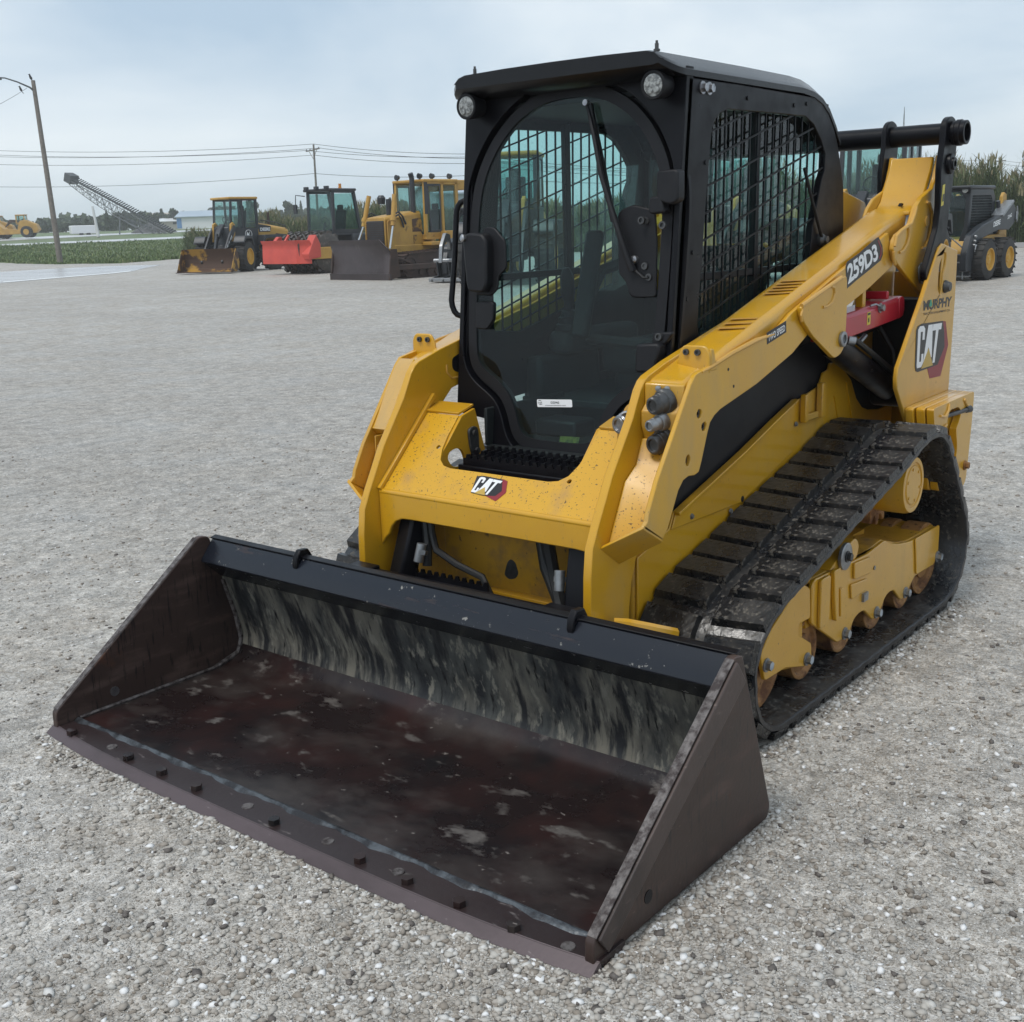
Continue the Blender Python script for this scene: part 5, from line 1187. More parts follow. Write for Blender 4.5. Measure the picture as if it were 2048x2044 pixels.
M_('rusty_yellow', (0.40, 0.22, 0.03), 0.6, layers=[((0.075, 0.04, 0.025), 1.3, 0.44, 0.50, 5, I3, .75)])
M_('signal_red', (0.62, 0.085, 0.06), 0.5, var=((0.50, 0.065, 0.05), 1.5, 0.4, 0.7))
M_('drum_steel', (0.07, 0.06, 0.052), 0.5, metal=.3, var=((0.15, 0.13, 0.11), 6, 0.5, 0.7))
M_('amber', (0.6, 0.22, 0.02), 0.3)
M_('chrome', (0.6, 0.6, 0.6), 0.2, metal=1.0)
def azim(p): return math.atan2(CAM.y - p[1], CAM.x - p[0])
def place(anchor, local, turn):
    """heading and origin so that the machine's local (x, y) sits on anchor, turned from the line of sight by turn degrees"""
    h = azim(anchor) - R(turn); c, s = math.cos(h), math.sin(h)
    return (anchor[0] - (local[0] * c - local[1] * s), anchor[1] - (local[0] * s + local[1] * c), 0.0), h
def part(b, name, m, parent, bevel=.012, **k): return b.build(name, m, parent, bevel=bevel, **k)
def wheel(parent, x, y, r, w, side, m='rim_yellow', lugs=18):
    b = MB(); y0, y1 = y - w / 2, y + w / 2
    b.lathe((x, y0, r), (0, 1, 0), [(0, r * .52), (0, r * .80), (w * .08, r * .95), (w * .2, r * .985), (w * .8, r * .985), (w * .92, r * .95), (w, r * .80), (w, r * .52)], 30, loop=True)
    wh = b.build('wheel', 'tyre', parent, smooth=40)
    b = MB()
    for k in range(lugs):
        a = 2 * math.pi * k / lugs
        for sgn, ph in ((-1, 0), (1, .5)):
            aa = a + ph * 2 * math.pi / lugs; c, s = math.cos(aa), math.sin(aa)
            b.obox((x + c * r * .985, y + sgn * w * .23, r + s * r * .985), ((-s, sgn * .55, c), (0, 1, 0), (c, 0, s)), (r * .055, w * .25, r * .035))
    b.build('tread_blocks', 'tyre', wh)['kind'] = 'stuff'
    b = MB(); f = 1 if side > 0 else -1; ye = y + f * w / 2
    b.lathe((x, ye - f * w * .25, r), (0, f, 0), [(0, r * .53), (w * .26, r * .55), (w * .26, r * .50), (w * .12, r * .46), (w * .10, r * .26), (w * .17, r * .24), (w * .17, r * .12), (w * .2, r * .11), (w * .2, .001)], 24)
    b.build('rim', m, wh, smooth=35); return wh
def pane(parent, pts, m='glass_far', name='window_pane'):
    b = MB(); b.add(pts, [tuple(range(len(pts)))]); n = (Vector(pts[1]) - Vector(pts[0])).cross(Vector(pts[2]) - Vector(pts[1])).normalized() * .012
    b.v = []; b.f = []; k = len(pts)
    b.rings([[Vector(p) for p in pts], [Vector(p) + n for p in pts]]); return b.build(name, m, parent, smooth=None)
def cab_box(root, x0, x1, w, z0, z1, m, roofm, front_rake=.12, rear_rake=.0, post=.07, mid=None, roof_over=.10, lowz=None, seat=True):
    """glazed cab: posts, roof, panes, seat; lowz = top of a solid lower part"""
    lz = lowz if lowz is not None else z0 + .08
    b = MB(); b.box(x0, x1, -w, w, z0 - .06, z0); b.box(x0 + .02, x1 - .02, -w + .01, w - .01, z0, lz) if lowz else None
    cb = part(b, 'cab', m, root)
    fx = lambda z: x1 - front_rake * (z - lz) / (z1 - lz); rx = lambda z: x0 + rear_rake * (z - lz) / (z1 - lz)
    for sy in (1, -1):
        y = sy * (w - post / 2)
        b = MB(); b.bar((fx(lz) - post / 2, y, lz), (fx(z1) - post / 2, y, z1), post, post, (1, 0, 0)); b.bar((rx(lz) + post / 2, y, lz), (rx(z1) + post / 2, y, z1), post, post * 1.3, (1, 0, 0))
        if mid is not None: b.bar((mid, y, lz), (mid, y, z1), post, post, (1, 0, 0))
        b.bar((fx(lz), y, lz + .02), (rx(lz), y, lz + .02), post, post * .8); b.bar((fx(z1), y, z1 - .02), (rx(z1), y, z1 - .02), post, post)
        part(b, 'cab_frame', m, cb, .008)
        yy = sy * (w - post * .4); e = post
        xs = [fx, rx] if mid is None else [fx, (lambda z: mid), rx]
        for a, c in zip(xs, xs[1:]):
            pane(cb, [(a(lz) - e, yy, lz + e), (c(lz) + e * (1 if c is rx else 1), yy, lz + e), (c(z1) + e, yy, z1 - e), (a(z1) - e, yy, z1 - e)])
    pane(cb, [(fx(lz) - .02, -w + post, lz + .03), (fx(lz) - .02, w - post, lz + .03), (fx(z1) - .02, w - post, z1 - .05), (fx(z1) - .02, -w + post, z1 - .05)])
    pane(cb, [(rx(lz) + .03, -w + post, lz + .03), (rx(lz) + .03, w - post, lz + .03), (rx(z1) + .03, w - post, z1 - .05), (rx(z1) + .03, -w + post, z1 - .05)])
    b = MB(); b.box(rx(z1) - roof_over * .5, fx(z1) + roof_over, -w - .04, w + .04, z1, z1 + .10); part(b, 'roof', roofm, cb, .04, seg=3)
    if seat:
        sx = (x0 + x1) / 2 - .1
        b = MB(); b.box(sx - .25, sx + .25, -.25, .25, lz - .05, lz + .10); b.obox((sx - .26, 0, lz + .42), ((1, 0, .15), (0, 1, 0), (-.15, 0, 1)), (.07, .25, .38)); b.box(sx - .33, sx - .22, -.14, .14, lz + .80, lz + 1.0)
        part(b, 'seat', 'interior', cb, .04, seg=3)
        b = MB(); b.tube([(sx + .75, 0, lz - .1), (sx + .60, 0, lz + .35)], .035, 8)
        ring = [(sx + .58 + .06 * math.cos(a), .20 * math.sin(a), lz + .36 + .17 * math.cos(a)) for a in [2 * math.pi * k / 16 for k in range(17)]]
        b.tube(ring, .016, 6); part(b, 'steering_wheel', 'interior', cb, None)
    return cb
def bucket_bg(root, x, w, h, depth, z, m, lip='rust'):
    """open loader bucket, mouth towards +x"""
    prof = [(x + depth, z), (x + depth * .35, z + .01), (x + .08, z + h * .14), (x, z + h * .38), (x + .06, z + h * .75), (x + .20, z + h)]
    inn = [(a + .025, c + .02) for a, c in prof]
    b = MB(); b.rings([[(a, -w, c) for a, c in prof] + [(a, -w, c) for a, c in inn[::-1]], [(a, w, c) for a, c in prof] + [(a, w, c) for a, c in inn[::-1]]])
    bk = part(b, 'bucket', m, root, None, smooth=40)
    for sy in (1, -1):
        b = MB(sy); b.plate(prof + [(x + .28, z + h)], w - .03, w); part(b, 'side_plate', m, bk, .006)
    b = MB(); b.box(x + depth - .10, x + depth + .05, -w - .02, w + .02, z - .005, z + .025); part(b, 'cutting_edge', lip, bk, .005)
    return bk

def wheel_loader(anchor, local, turn, label, S=1.0, marks=True, bucket=True, roofm='old_yellow', group=None, dark='charcoal', bend=0):
    loc, h = place(anchor, local, turn)
    r = thing('wheel_loader', label, 'wheel loader', loc, h, group); r.scale = (S, S, S)
    for x in (1.30, -1.10):
        for sy in (1, -1): wheel(r, x, sy * .92, .63, .46, sy)
    b = MB(); b.plate([(.25, .55), (1.75, .55), (1.85, .95), (1.55, 1.10), (1.45, 1.85), (1.15, 1.95), (1.0, 1.25), (.3, 1.1)], -.34, .34); fr_ = part(b, 'front_frame', 'charcoal', r, .03)
    for sy in (1, -1):
        b = MB(sy); b.plate([(1.12, 1.30), (1.05, 1.95), (1.20, 2.05), (1.42, 1.98), (1.52, 1.25)], .36, .44); part(b, 'tower_plate', 'old_yellow', fr_, .01)
        b = MB(sy); b.plate(rounded([(.80, 1.10), (.95, 1.48), (1.65, 1.50), (1.85, 1.22), (1.78, 1.15), (1.6, 1.37), (1.0, 1.36), (.88, 1.05)], .06, 2), .66, 1.16); part(b, 'fender', 'charcoal', r, .02)
    cab_box(r, -.62, .82, .66, 1.32, 3.0, 'charcoal', roofm, front_rake=.10, mid=.15, post=.085, lowz=1.75)
    b = MB(); b.box(-.60, .80, -.64, .64, .75, 1.30); cbase = part(b, 'cab_base', 'charcoal', r, .05)
    b = MB(); b.rings([[(-.66, y, z) for y, z in ((-.55, .75), (.55, .75), (.55, 1.95), (.40, 2.05), (-.40, 2.05), (-.55, 1.95))], [(-2.35, y, z) for y, z in ((-.50, .80), (.50, .80), (.50, 1.65), (.38, 1.75), (-.38, 1.75), (-.50, 1.65))]])
    hd = part(b, 'engine_hood', 'old_yellow', r, .06, seg=3)
    for sy in (1, -1):
        b = MB(sy); b.plate([(-.70, 1.62), (-.70, 1.95), (-1.35, 1.86), (-1.30, 1.62)], .545, .556); pn = part(b, 'hood_panel', dark, hd, .004)
        b = MB(sy); b.plate([(-1.60, 1.15), (-1.60, 1.55), (-2.2, 1.48), (-2.2, 1.15)], .515, .535); part(b, 'vent_grille', 'rust', hd, .004)
        b = MB(sy); b.plate(rounded([(-.45, 1.05), (-.55, 1.50), (-1.65, 1.50), (-1.85, 1.1), (-1.75, 1.05), (-1.55, 1.37), (-.65, 1.36)], .06, 2), .60, 1.14); part(b, 'fender', 'charcoal', r, .02)
        b = MB(sy); b.tube([(-.75, .58, 2.0), (-.80, .58, 2.12), (-1.6, .50, 2.02), (-2.2, .45, 1.85), (-2.25, .45, 1.72)], .022, 6); part(b, 'handrail', 'charcoal', hd, None)
    b = MB(); b.box(-2.55, -2.30, -.62, .62, .55, 1.25); part(b, 'counterweight', 'charcoal', r, .06)
    b = MB(); b.cyl((-1.5, .2, 1.9), (-1.5, .2, 2.45), .06); part(b, 'exhaust', 'rust', r, None)
    for sy in (1, -1):
        b = MB(sy); b.plate(rounded([(1.10, 1.78), (1.22, 1.95), (1.65, 1.62), (2.35, .85), (2.65, .45), (2.50, .30), (2.32, .38), (2.05, .80), (1.5, 1.40)], .05, 2), .42, .50); la = part(b, 'lift_arm', dark, r, .01)
        b = MB(sy); b.cyl((1.15, .39, 1.15), (1.85, .39, 1.05), .06); b.cyl((1.85, .39, 1.05), (2.1, .42, .92), .03); part(b, 'lift_cylinder', dark, r, None)
    b = MB(); b.plate([(1.25, 1.85), (1.35, 2.0), (1.75, 1.75), (2.0, 1.45), (1.85, 1.35), (1.6, 1.62)], -.10, .10); b.plate([(1.75, 1.55), (2.0, 1.62), (2.35, .75), (2.25, .65)], -.05, .05); part(b, 'bell_crank', dark, r, .02)
    if marks:
        lettering('lift_arm_number', '444J', [(2.12, .503, .93), (1.52, .503, 1.43), (1.60, .503, 1.53), (2.20, .503, 1.03)], 'white', r, bold=.04)
        lettering('hood_lettering', 'DEERE', [(-.78, .558, 1.66), (-1.30, .558, 1.66), (-1.30, .558, 1.80), (-.78, .558, 1.80)], 'white', hd, bold=.04)
        b = MB(); dp = [(.03, .665, 1.44), (.0, .665, 1.66), (-.06, .665, 1.56), (-.16, .665, 1.68), (-.10, .665, 1.52), (-.20, .665, 1.42), (-.06, .665, 1.46)]
        b.add(dp, [tuple(range(len(dp)))]); ring = [(-.08 + .17 * math.cos(a), .664, 1.55 + .17 * math.sin(a)) for a in [2 * math.pi * k / 20 for k in range(21)]]; b.tube(ring, .012, 5); b.build('door_emblem', 'white', r, smooth=None)
    if bucket: bucket_bg(r, 2.55, 1.22, .92, .85, .06, 'rusty_yellow')
    if bend:                                                   # steered on its centre joint: the front half turned towards us
        c_, s_ = math.cos(R(bend)), math.sin(R(bend)); J = Vector((.12, 0, 0)); bm_ = Matrix.Translation(J) @ Matrix.Rotation(R(bend), 4, 'Z') @ Matrix.Translation(-J)
        for o in r.children:
            n_ = o.name.split('.')[0]
            fw = n_ in ('front_frame', 'lift_arm', 'lift_cylinder', 'bell_crank', 'bucket', 'lift_arm_number') or (n_ in ('wheel', 'fender') and sum(v.co.x for v in o.data.vertices) > 0)
            if fw: o.matrix_local = bm_
    return r

A0 = (-28.609, -37.962)
wheel_loader(A0, (.68, 1.505), 55, bend=30, label='small wheel loader with charcoal cab and a rusty yellow bucket on the ground', group='construction machines parked across the yard')

# ---- soil compactor with a red levelling blade
def compactor(anchor, local, turn):
    loc, h = place(anchor, local, turn)
    r = thing('soil_compactor', 'padfoot soil compactor with a bright red levelling blade and dark cab', 'compactor', loc, h, 'construction machines parked across the yard')
    b = MB(); b.lathe((1.45, -1.0, .75), (0, 1, 0), [(0, .3), (0, .70), (.03, .74), (1.97, .74), (2.0, .70), (2.0, .3)], 36); dr = part(b, 'drum', 'drum_steel', r, None)
    pad = MB(); pad.obox((0, 0, .05), ((1, 0, 0), (0, 1, 0), (0, 0, 1)), (.085, .065, .055)); pm = pad.mesh('drum_pad', None); pm.materials.append(M['drum_steel'])
    for i in range(14):
        for k in range(9):
            a = 2 * math.pi * (i + .5 * (k % 2)) / 14; o = bpy.data.objects.new('drum_pad', pm); COL.objects.link(o); o.parent = dr
            c, s = math.cos(a), math.sin(a); o.matrix_local = Matrix(((-s, 0, c, 1.45 + c * .73), (0, 1, 0, -.88 + .22 * k), (c, 0, s, .75 + s * .73), (0, 0, 0, 1)))
    b = MB(); b.box(.45, 2.40, 1.04, 1.16, .55, .98); b.box(.45, 2.40, -1.16, -1.04, .55, .98); b.box(2.30, 2.42, -1.16, 1.16, .60, .95); b.box(.40, .55, -1.16, 1.16, .55, .98); part(b, 'drum_frame', 'old_yellow', r, .02)
    # blade: centre section with one wing bent back
    def blade(y0, y1, x0, x1, nm):
        prof = [(0, 0), (.02, .25), (.0, .50), (-.02, .70), (.06, .86)]; rs = []
        for y, x in ((y0, x0), (y1, x1)): rs.append([(x - .10 + .12 * ((c - .4) ** 2) + a, y, .40 + c) for a, c in prof] + [(x - .15 + .12 * ((c - .4) ** 2) + a, y, .40 + c) for a, c in prof[::-1]])
        b = MB(); b.rings(rs); return part(b, nm, 'signal_red', r, .008, smooth=40)
    bl = blade(-1.28, .72, 2.85, 2.95, 'blade'); blade(.722, 1.22, 2.95, 2.72, 'blade_wing')
    b = MB(); b.plate([(2.15, .62), (2.75, .55), (2.80, .75), (2.5, 1.25), (2.35, 1.45), (2.15, 1.10)], .90, 1.28); part(b, 'blade_bracket', 'signal_red', r, .02)
    b = MB(); b.plate([(2.1, .85), (2.75, .85), (2.75, 1.0), (2.3, 1.40), (2.15, 1.40)], -.98, -.80); b.bar((2.35, -.2, 1.45), (2.75, -.2, 1.0), .09, .09); part(b, 'blade_link', 'signal_red', r, .02)
    b = MB(); b.bar((2.78, .78, .50), (2.78, .78, 1.40), .08, .10, (1, 0, 0)); part(b, 'wear_bar', 'rust', r, .01)
    b = MB(); b.box(-2.4, -.05, -.85, .85, .75, 1.45); bd = part(b, 'engine_deck', 'charcoal', r, .08, seg=3)
    for sy in (1, -1): wheel(r, -1.35, sy * .85, .75, .55, sy, 'old_yellow')
    cb = cab_box(r, -.70, .85, .72, 1.45, 3.05, 'charcoal', 'charcoal', front_rake=.05, rear_rake=.28, post=.10, lowz=1.55, roof_over=.14)
    b = MB(); b.cyl((-.05, .3, 3.14), (-.05, .3, 3.20), .07); b.cyl((-.05, .3, 3.20), (-.05, .3, 3.34), .055); part(b, 'beacon', 'amber', cb, None)
    for y in (-.55, .0, .55):
        b = MB(); b.box(.88, 1.0, y - .09, y + .09, 3.12, 3.24); part(b, 'work_lamp', 'charcoal', cb, .01)
    b = MB(); b.tube([(.85, -.75, 2.9), (1.0, -1.1, 2.95), (1.0, -1.15, 2.5)], .02, 6); b.box(.97, 1.03, -1.24, -1.08, 2.25, 2.6); part(b, 'mirror', 'charcoal', cb, None)
    return r
compactor((-27.330, -32.310), (1.45, .2), 46)

# ---- crawler dozer
def bulldozer(anchor, local, turn):
    loc, h = place(anchor, local, turn)
    r = thing('bulldozer', 'yellow crawler bulldozer with a tall dark brown steel blade', 'bulldozer', loc, h, 'construction machines parked across the yard')
    # blade
    prof = [(.0, 0), (.03, .12), (-.06, .45), (-.06, .80), (.02, 1.12), (.10, 1.25)]
    half = [(-1.45, .0), (-1.42, 1.25), (1.05, 1.25), (1.42, .95), (1.45, 0)]
    b = MB(); rs = []
    for y in (-1.45, -1.44, 1.05, 1.44, 1.45):
        top = 1.25 if y < 1.1 else .98
        rs.append([(2.35 + a, y, c * top / 1.25) for a, c in prof] + [(2.29 + a, y, c * top / 1.25) for a, c in prof[::-1]])
    b.rings(rs); bl = part(b, 'blade', 'blade_steel', r, .01, smooth=45)
    b = MB(); b.box(2.37, 2.42, -1.50, 1.50, 0.0, .20); part(b, 'cutting_edge', 'blade_steel', bl, .006)
    for sy in (1, -1):
        b = MB(sy); b.plate([(2.44, .0), (2.30, .95), (2.05, .95), (1.95, .10)], 1.42, 1.46); part(b, 'end_plate', 'rust', bl, .006)
        b = MB(sy); b.box(.2, 2.25, 1.06, 1.22, .28, .45); b.bar((1.2, 1.1, .5), (2.2, .9, .85), .08, .08); part(b, 'push_arm', 'rust', r, .02)
        # track
        loop = []
        for k in range(24):
            a = math.pi / 2 + math.pi * k / 23; loop.append((-1.15 + .40 * math.cos(a), .45 + .40 * math.sin(a)))
        for k in range(24):
            a = -math.pi / 2 + math.pi * k / 23; loop.append((1.15 + .36 * math.cos(a), .40 + .36 * math.sin(a)))
        L2, LL = resample(loop, 40)
        b = MB(sy); b.plate([tuple(p) for p in L2], .66, 1.04); tk = part(b, 'crawler_track', 'rust', r, None, smooth=None)
        sh = MB(); sh.box(-.085, .085, .60, 1.10, 0, .03); sh.box(.04, .07, .60, 1.10, .03, .075); sm_ = sh.mesh('track_shoe', None); sm_.materials.append(M['rust'])
        cen = L2.mean(0)
        for k in range(40):
            p = L2[k]; t = L2[(k + 1) % 40] - L2[k - 1]; t /= np.linalg.norm(t); n = np.array([-t[1], t[0]]); n = n if n @ (p - cen) > 0 else -n
            o = bpy.data.objects.new('track_shoe', sm_); COL.objects.link(o); o.parent = tk
            o.matrix_local = Matrix(((t[0], 0, n[0], p[0]), (0, sy, 0, 0), (t[1], 0, n[1], p[1]), (0, 0, 0, 1)))
        for x in (-1.15, 1.15):
            b = MB(sy); b.lathe((x, 1.045, .43), (0, 1, 0), [(0, .30), (.04, .30), (.04, .22), (.02, .20), (.02, .10), (.06, .10), (.06, .01)], 24); part(b, 'idler_wheel', 'rust', tk, None)
        for x in (-.7, -.35, 0, .35, .7):
            b = MB(sy); b.lathe((x, 1.045, .18), (0, 1, 0), [(0, .11), (.05, .11), (.05, .01)], 16); part(b, 'roller', 'rust', tk, None)
        b = MB(sy); b.box(-.95, .95, 1.045, 1.075, .30, .52); part(b, 'track_frame', 'rust', tk, .01)
    b = MB(); b.box(-1.5, 1.35, -.58, .58, .45, 1.05); part(b, 'hull', 'old_yellow', r, .03)
    # hood, grille, side plate
    b = MB(); b.rings([[(1.62, y, z) for y, z in ((-.46, .80), (.46, .80), (.46, 1.86), (.40, 1.93), (-.40, 1.93), (-.46, 1.86))], [(.10, y, z) for y, z in ((-.52, .80), (.52, .80), (.52, 2.04), (.44, 2.12), (-.44, 2.12), (-.52, 2.04))]])
    hd = part(b, 'hood', 'old_yellow', r, .03)
    b = MB(); b.box(1.625, 1.65, -.41, .41, .85, 1.82); gr = part(b, 'radiator_grille', 'charcoal', hd, .01)
    gb = MB(); gb.box(1.65, 1.675, -.40, .40, 0, .025); gm = gb.mesh('grille_bar', None); gm.materials.append(M['rust'])
    for k in range(14):
        o = bpy.data.objects.new('grille_bar', gm); COL.objects.link(o); o.parent = gr; o.location = (0, 0, .90 + .065 * k)
    for sy in (1, -1):
        b = MB(sy); b.plate(rounded([(1.60, .62), (1.45, .55), (1.0, .95), (.10, 1.02), (.10, 1.30), (.35, 1.95), (.75, 1.98), (1.45, 1.86), (1.60, 1.80)], .05, 2), .525, .56); pl = part(b, 'side_shield', 'old_yellow', hd, .006)
        b = MB(sy); b.plate([(.55, 1.45), (.55, 1.85), (.15, 1.90), (.08, 1.45)], .561, .568); b.plate([(.52, .98), (.52, 1.35), (.05, 1.35), (.02, .98)], .561, .568); part(b, 'vent_grille', 'rusty_yellow', hd, .003)
        b = MB(sy); b.cyl((1.30, .62, 2.62), (1.52, .72, 1.66), .075, n=12); b.lathe((1.46, .69, 1.92), (.22, .10, -.96), [(0, .105), (.12, .105)], 12); lc2 = part(b, 'lift_cylinder', 'old_yellow', r, None)
        b = MB(sy); b.cyl((1.52, .72, 1.66), (1.80, .84, .95), .035, n=10); part(b, 'cylinder_rod', 'chrome', lc2, None)
        b = MB(sy); b.tube([(1.42, .66, 2.0), (1.2, .66, 2.08), (1.0, .62, 1.95), (.85, .60, 1.7)], .03, 6); b.tube([(1.42, .66, 1.92), (1.2, .66, 2.0), (1.05, .62, 1.85), (.95, .60, 1.6)], .03, 6); part(b, 'hydraulic_hoses', 'charcoal', lc2, None)
        b = MB(sy); b.box(-1.5, .15, .58, 1.02, 1.0, 1.12); b.box(-1.6, -.55, .62, .98, 1.12, 1.45); part(b, 'fender', 'old_yellow', r, .02)
    b = MB(); b.lathe((1.02, .0, 1.95), (0, 0, 1), [(0, .09), (.55, .09)], 14); ex = part(b, 'air_cleaner', 'charcoal', r, None)
    b = MB(); b.lathe((1.02, -.35, 2.35), (0, 0, 1), [(0, .12), (.20, .14), (.28, .08)], 14); part(b, 'pre_cleaner', 'charcoal', r, None)
    b = MB(); b.cyl((.32, .40, 2.05), (.32, .40, 3.15), .085, n=14); b.lathe((.32, .40, 3.15), (.4, 0, 1), [(0, .085), (.15, .085)], 14); part(b, 'exhaust', 'charcoal', r, None)
    # cab: yellow frame, tall glass door
    cb = cab_box(r, -1.45, .12, .74, 1.25, 3.0, 'old_yellow', 'old_yellow', front_rake=.02, rear_rake=.05, mid=-.70, post=.10, lowz=1.35, roof_over=.05)
    for sy in (1, -1):
        b = MB(sy); b.plate([(-.10, 1.42), (.02, 2.95), (-.60, 2.95), (-.60, 1.42)], .742, .752, holes=[[(-.16, 1.50), (-.06, 2.88), (-.54, 2.88), (-.54, 1.50)]]); part(b, 'door_seal', 'charcoal', cb, .004)
        b = MB(sy); b.plate([(.13, 2.0), (.13, 3.0), (-.02, 3.0), (-.02, 2.0)], .745, .76); part(b, 'dark_post', 'charcoal', cb, .004)
    b = MB(); b.box(-1.78, -1.35, -.74, .74, 2.75, 3.08); part(b, 'rear_canopy', 'old_yellow', cb, .03)
    for x, y in ((.10, .55), (-.40, .60), (-1.2, .60), (.1, -.55)):
        b = MB(); b.lathe((x, y, 3.08), (0, 0, 1), [(0, .03), (.06, .03)], 8); b.lathe((x - .06, y, 3.20), (1, 0, 0), [(0, .07), (.12, .09)], 12); part(b, 'work_lamp', 'charcoal', cb, None)
    return r
bulldozer((-22.685, -23.776), (2.42, 1.45), 49)

# ---- dark skid steer carrying a grapple
def skid_steer(anchor, local, turn, label, grapple=False, bucket=False, marks=False, yellow_mid=True, wheels=True):
    loc, h = place(anchor, local, turn)
    r = thing('skid_steer_loader', label, 'skid steer', loc, h, 'construction machines parked across the yard')
    for x in (.55, -.62):
        for sy in (1, -1): wheel(r, x, sy * .78, .46, .36, sy)
    b = MB(); b.plate(rounded([(.95, .30), (1.0, .65), (.80, .95), (-1.25, 1.0), (-1.45, .85), (-1.40, .35), (-.8, .25)], .05, 2), -.58, .58); part(b, 'chassis', 'old_yellow' if yellow_mid else 'charcoal', r, .02)
    b = MB(); b.box(-1.45, -.70, -.55, .55, 1.0, 1.45); part(b, 'engine_hood', 'charcoal', r, .06)
    fo = [(-.50, 2.02), (.50, 2.02), (.50, .75), (-.50, .75)]; go = rounded([(-.40, 1.80), (-.25, 1.96), (.25, 1.96), (.40, 1.80), (.42, 1.2), (.30, .82), (-.30, .82), (-.42, 1.2)], .06, 2)
    lean = lambda z: .86 - (z - .75) * .10
    FRL = lambda y, z, t: (lean(z) + t, y, z)
    b = MB(); b.prism(fo, FRL, -.05, 0, holes=[go]); cb = part(b, 'cab', 'charcoal', r, .01)
    b = MB(); b.prism(go, FRL, -.03, -.02); part(b, 'front_window', 'glass_far', cb, None, smooth=None)
    so_ = [(.86, .75), (.74, 2.02), (-.55, 2.02), (-.70, 1.85), (-.72, .95)]; sh_ = [(.68, 1.15), (.62, 1.88), (-.45, 1.88), (-.55, 1.75), (-.55, 1.25)]
    for sy in (1, -1):
        b = MB(sy); b.plate(so_, .47, .50, holes=[sh_]); sf = part(b, 'side_frame', 'charcoal', cb, .008)
        b = MB(sy)
        for k in range(20):
            for (p, q) in clip((.75 - .07 * k, 1.0), (.75 - .07 * k, 2.0), sh_): b.bar((p[0], .485, p[1]), (q[0], .485, q[1]), .012, .012, (0, 1, 0))
            for (p, q) in clip((.8, 1.0 + .06 * k), (-.8, 1.0 + .06 * k), sh_): b.bar((p[0], .485, p[1]), (q[0], .485, q[1]), .012, .012, (0, 1, 0))
        part(b, 'window_guard', 'charcoal', cb, None, smooth=None)
        b = MB(sy); b.plate(sh_, .46, .464); part(b, 'side_window', 'glass_far', cb, None)
    b = MB(); b.box(-.62, .86, -.54, .54, 2.02, 2.10); part(b, 'roof', 'charcoal', cb, .03, seg=3)
    b = MB(); b.box(-.74, -.70, -.48, .48, .95, 1.9); b.box(-.35, .1, -.25, .25, .80, .98); b.box(-.42, -.30, -.24, .24, .95, 1.55); part(b, 'seat', 'interior', cb, .02)
    for sy in (1, -1):
        b = MB(); b.lathe((.78, sy * .40, 2.00), (1, 0, 0), [(0, .06), (.05, .065), (.05, .01)], 14); part(b, 'work_lamp', 'lens', cb, None)
        b = MB(sy); b.plate(rounded([(1.42, .22), (1.40, .62), (1.18, 1.02), (.60, 1.22), (-.45, 1.42), (-1.10, 1.75), (-1.42, 1.52), (-1.40, 1.30), (-1.0, 1.08), (-.40, 1.10), (.60, .92), (1.0, .78), (1.12, .22)], .05, 2), .60, .76); la = part(b, 'lift_arm', 'charcoal', r, .02)
        b = MB(sy); b.plate([(-.45, 1.425), (-1.08, 1.765), (-1.12, 1.72), (-.5, 1.39)], .52, .80); part(b, 'arm_cover', 'zinc', la, .004)
        b = MB(sy); b.plate([(-.85, .95), (-.95, 1.85), (-1.05, 1.95), (-1.2, 1.90), (-1.35, .90)], .50, .58); part(b, 'upright', 'old_yellow' if yellow_mid else 'charcoal', r, .02)
        b = MB(sy); b.cyl((-.95, .55, 1.1), (-.75, .55, 1.75), .05, n=10); part(b, 'lift_cylinder', 'charcoal', r, None)
    b = MB()
    for k, z in enumerate((.98, .88, .79)): b.lathe((1.02 + .03 * k, .765, z), (0, 1, 0), [(0, .035), (.04, .03), (.05, .01)], 12)
    part(b, 'quick_couplers', 'zinc', r, None)
    b = MB(); b.box(1.05, 1.16, -.75, .75, .12, .60); part(b, 'hitch_plate', 'charcoal', r, .02)
    if bucket:
        b = MB()
        for y in (-.4, -.05, .30, .62): b.tube([(1.25, y, .05), (1.25, y, .62), (1.22, y, .95)], .016, 6)
        b.tube([(1.22, -.62, .95), (1.22, .30, .97), (1.25, .62, .72)], .016, 6); b.tube([(1.25, -.62, .42), (1.25, .62, .42)], .016, 6); part(b, 'step_rail', 'zinc', r, None)
    if marks:
        lettering('arm_lettering', 'DEERE', [(-.02, .763, 1.16), (-.42, .763, 1.22), (-.42, .763, 1.34), (-.02, .763, 1.28)], 'white', r, bold=.04)
        lettering('arm_lettering', '324G', [(-.85, .763, 1.32), (-1.10, .763, 1.38), (-1.10, .763, 1.47), (-.85, .763, 1.41)], 'white', r, bold=.03)
        b = MB(); b.plate([(.98, .62), (.98, .80), (.80, .80), (.72, .72), (.80, .62)], .761, .764); part(b, 'paper_tag', 'white', r, None)
        b = MB(); b.tube([(-1.38, .77, 1.62), (-1.42, .78, 1.45), (-1.38, .78, 1.25), (-1.34, .78, 1.32), (-1.36, .77, 1.5)], .014, 6); part(b, 'lock_pin', 'zinc', r, None)
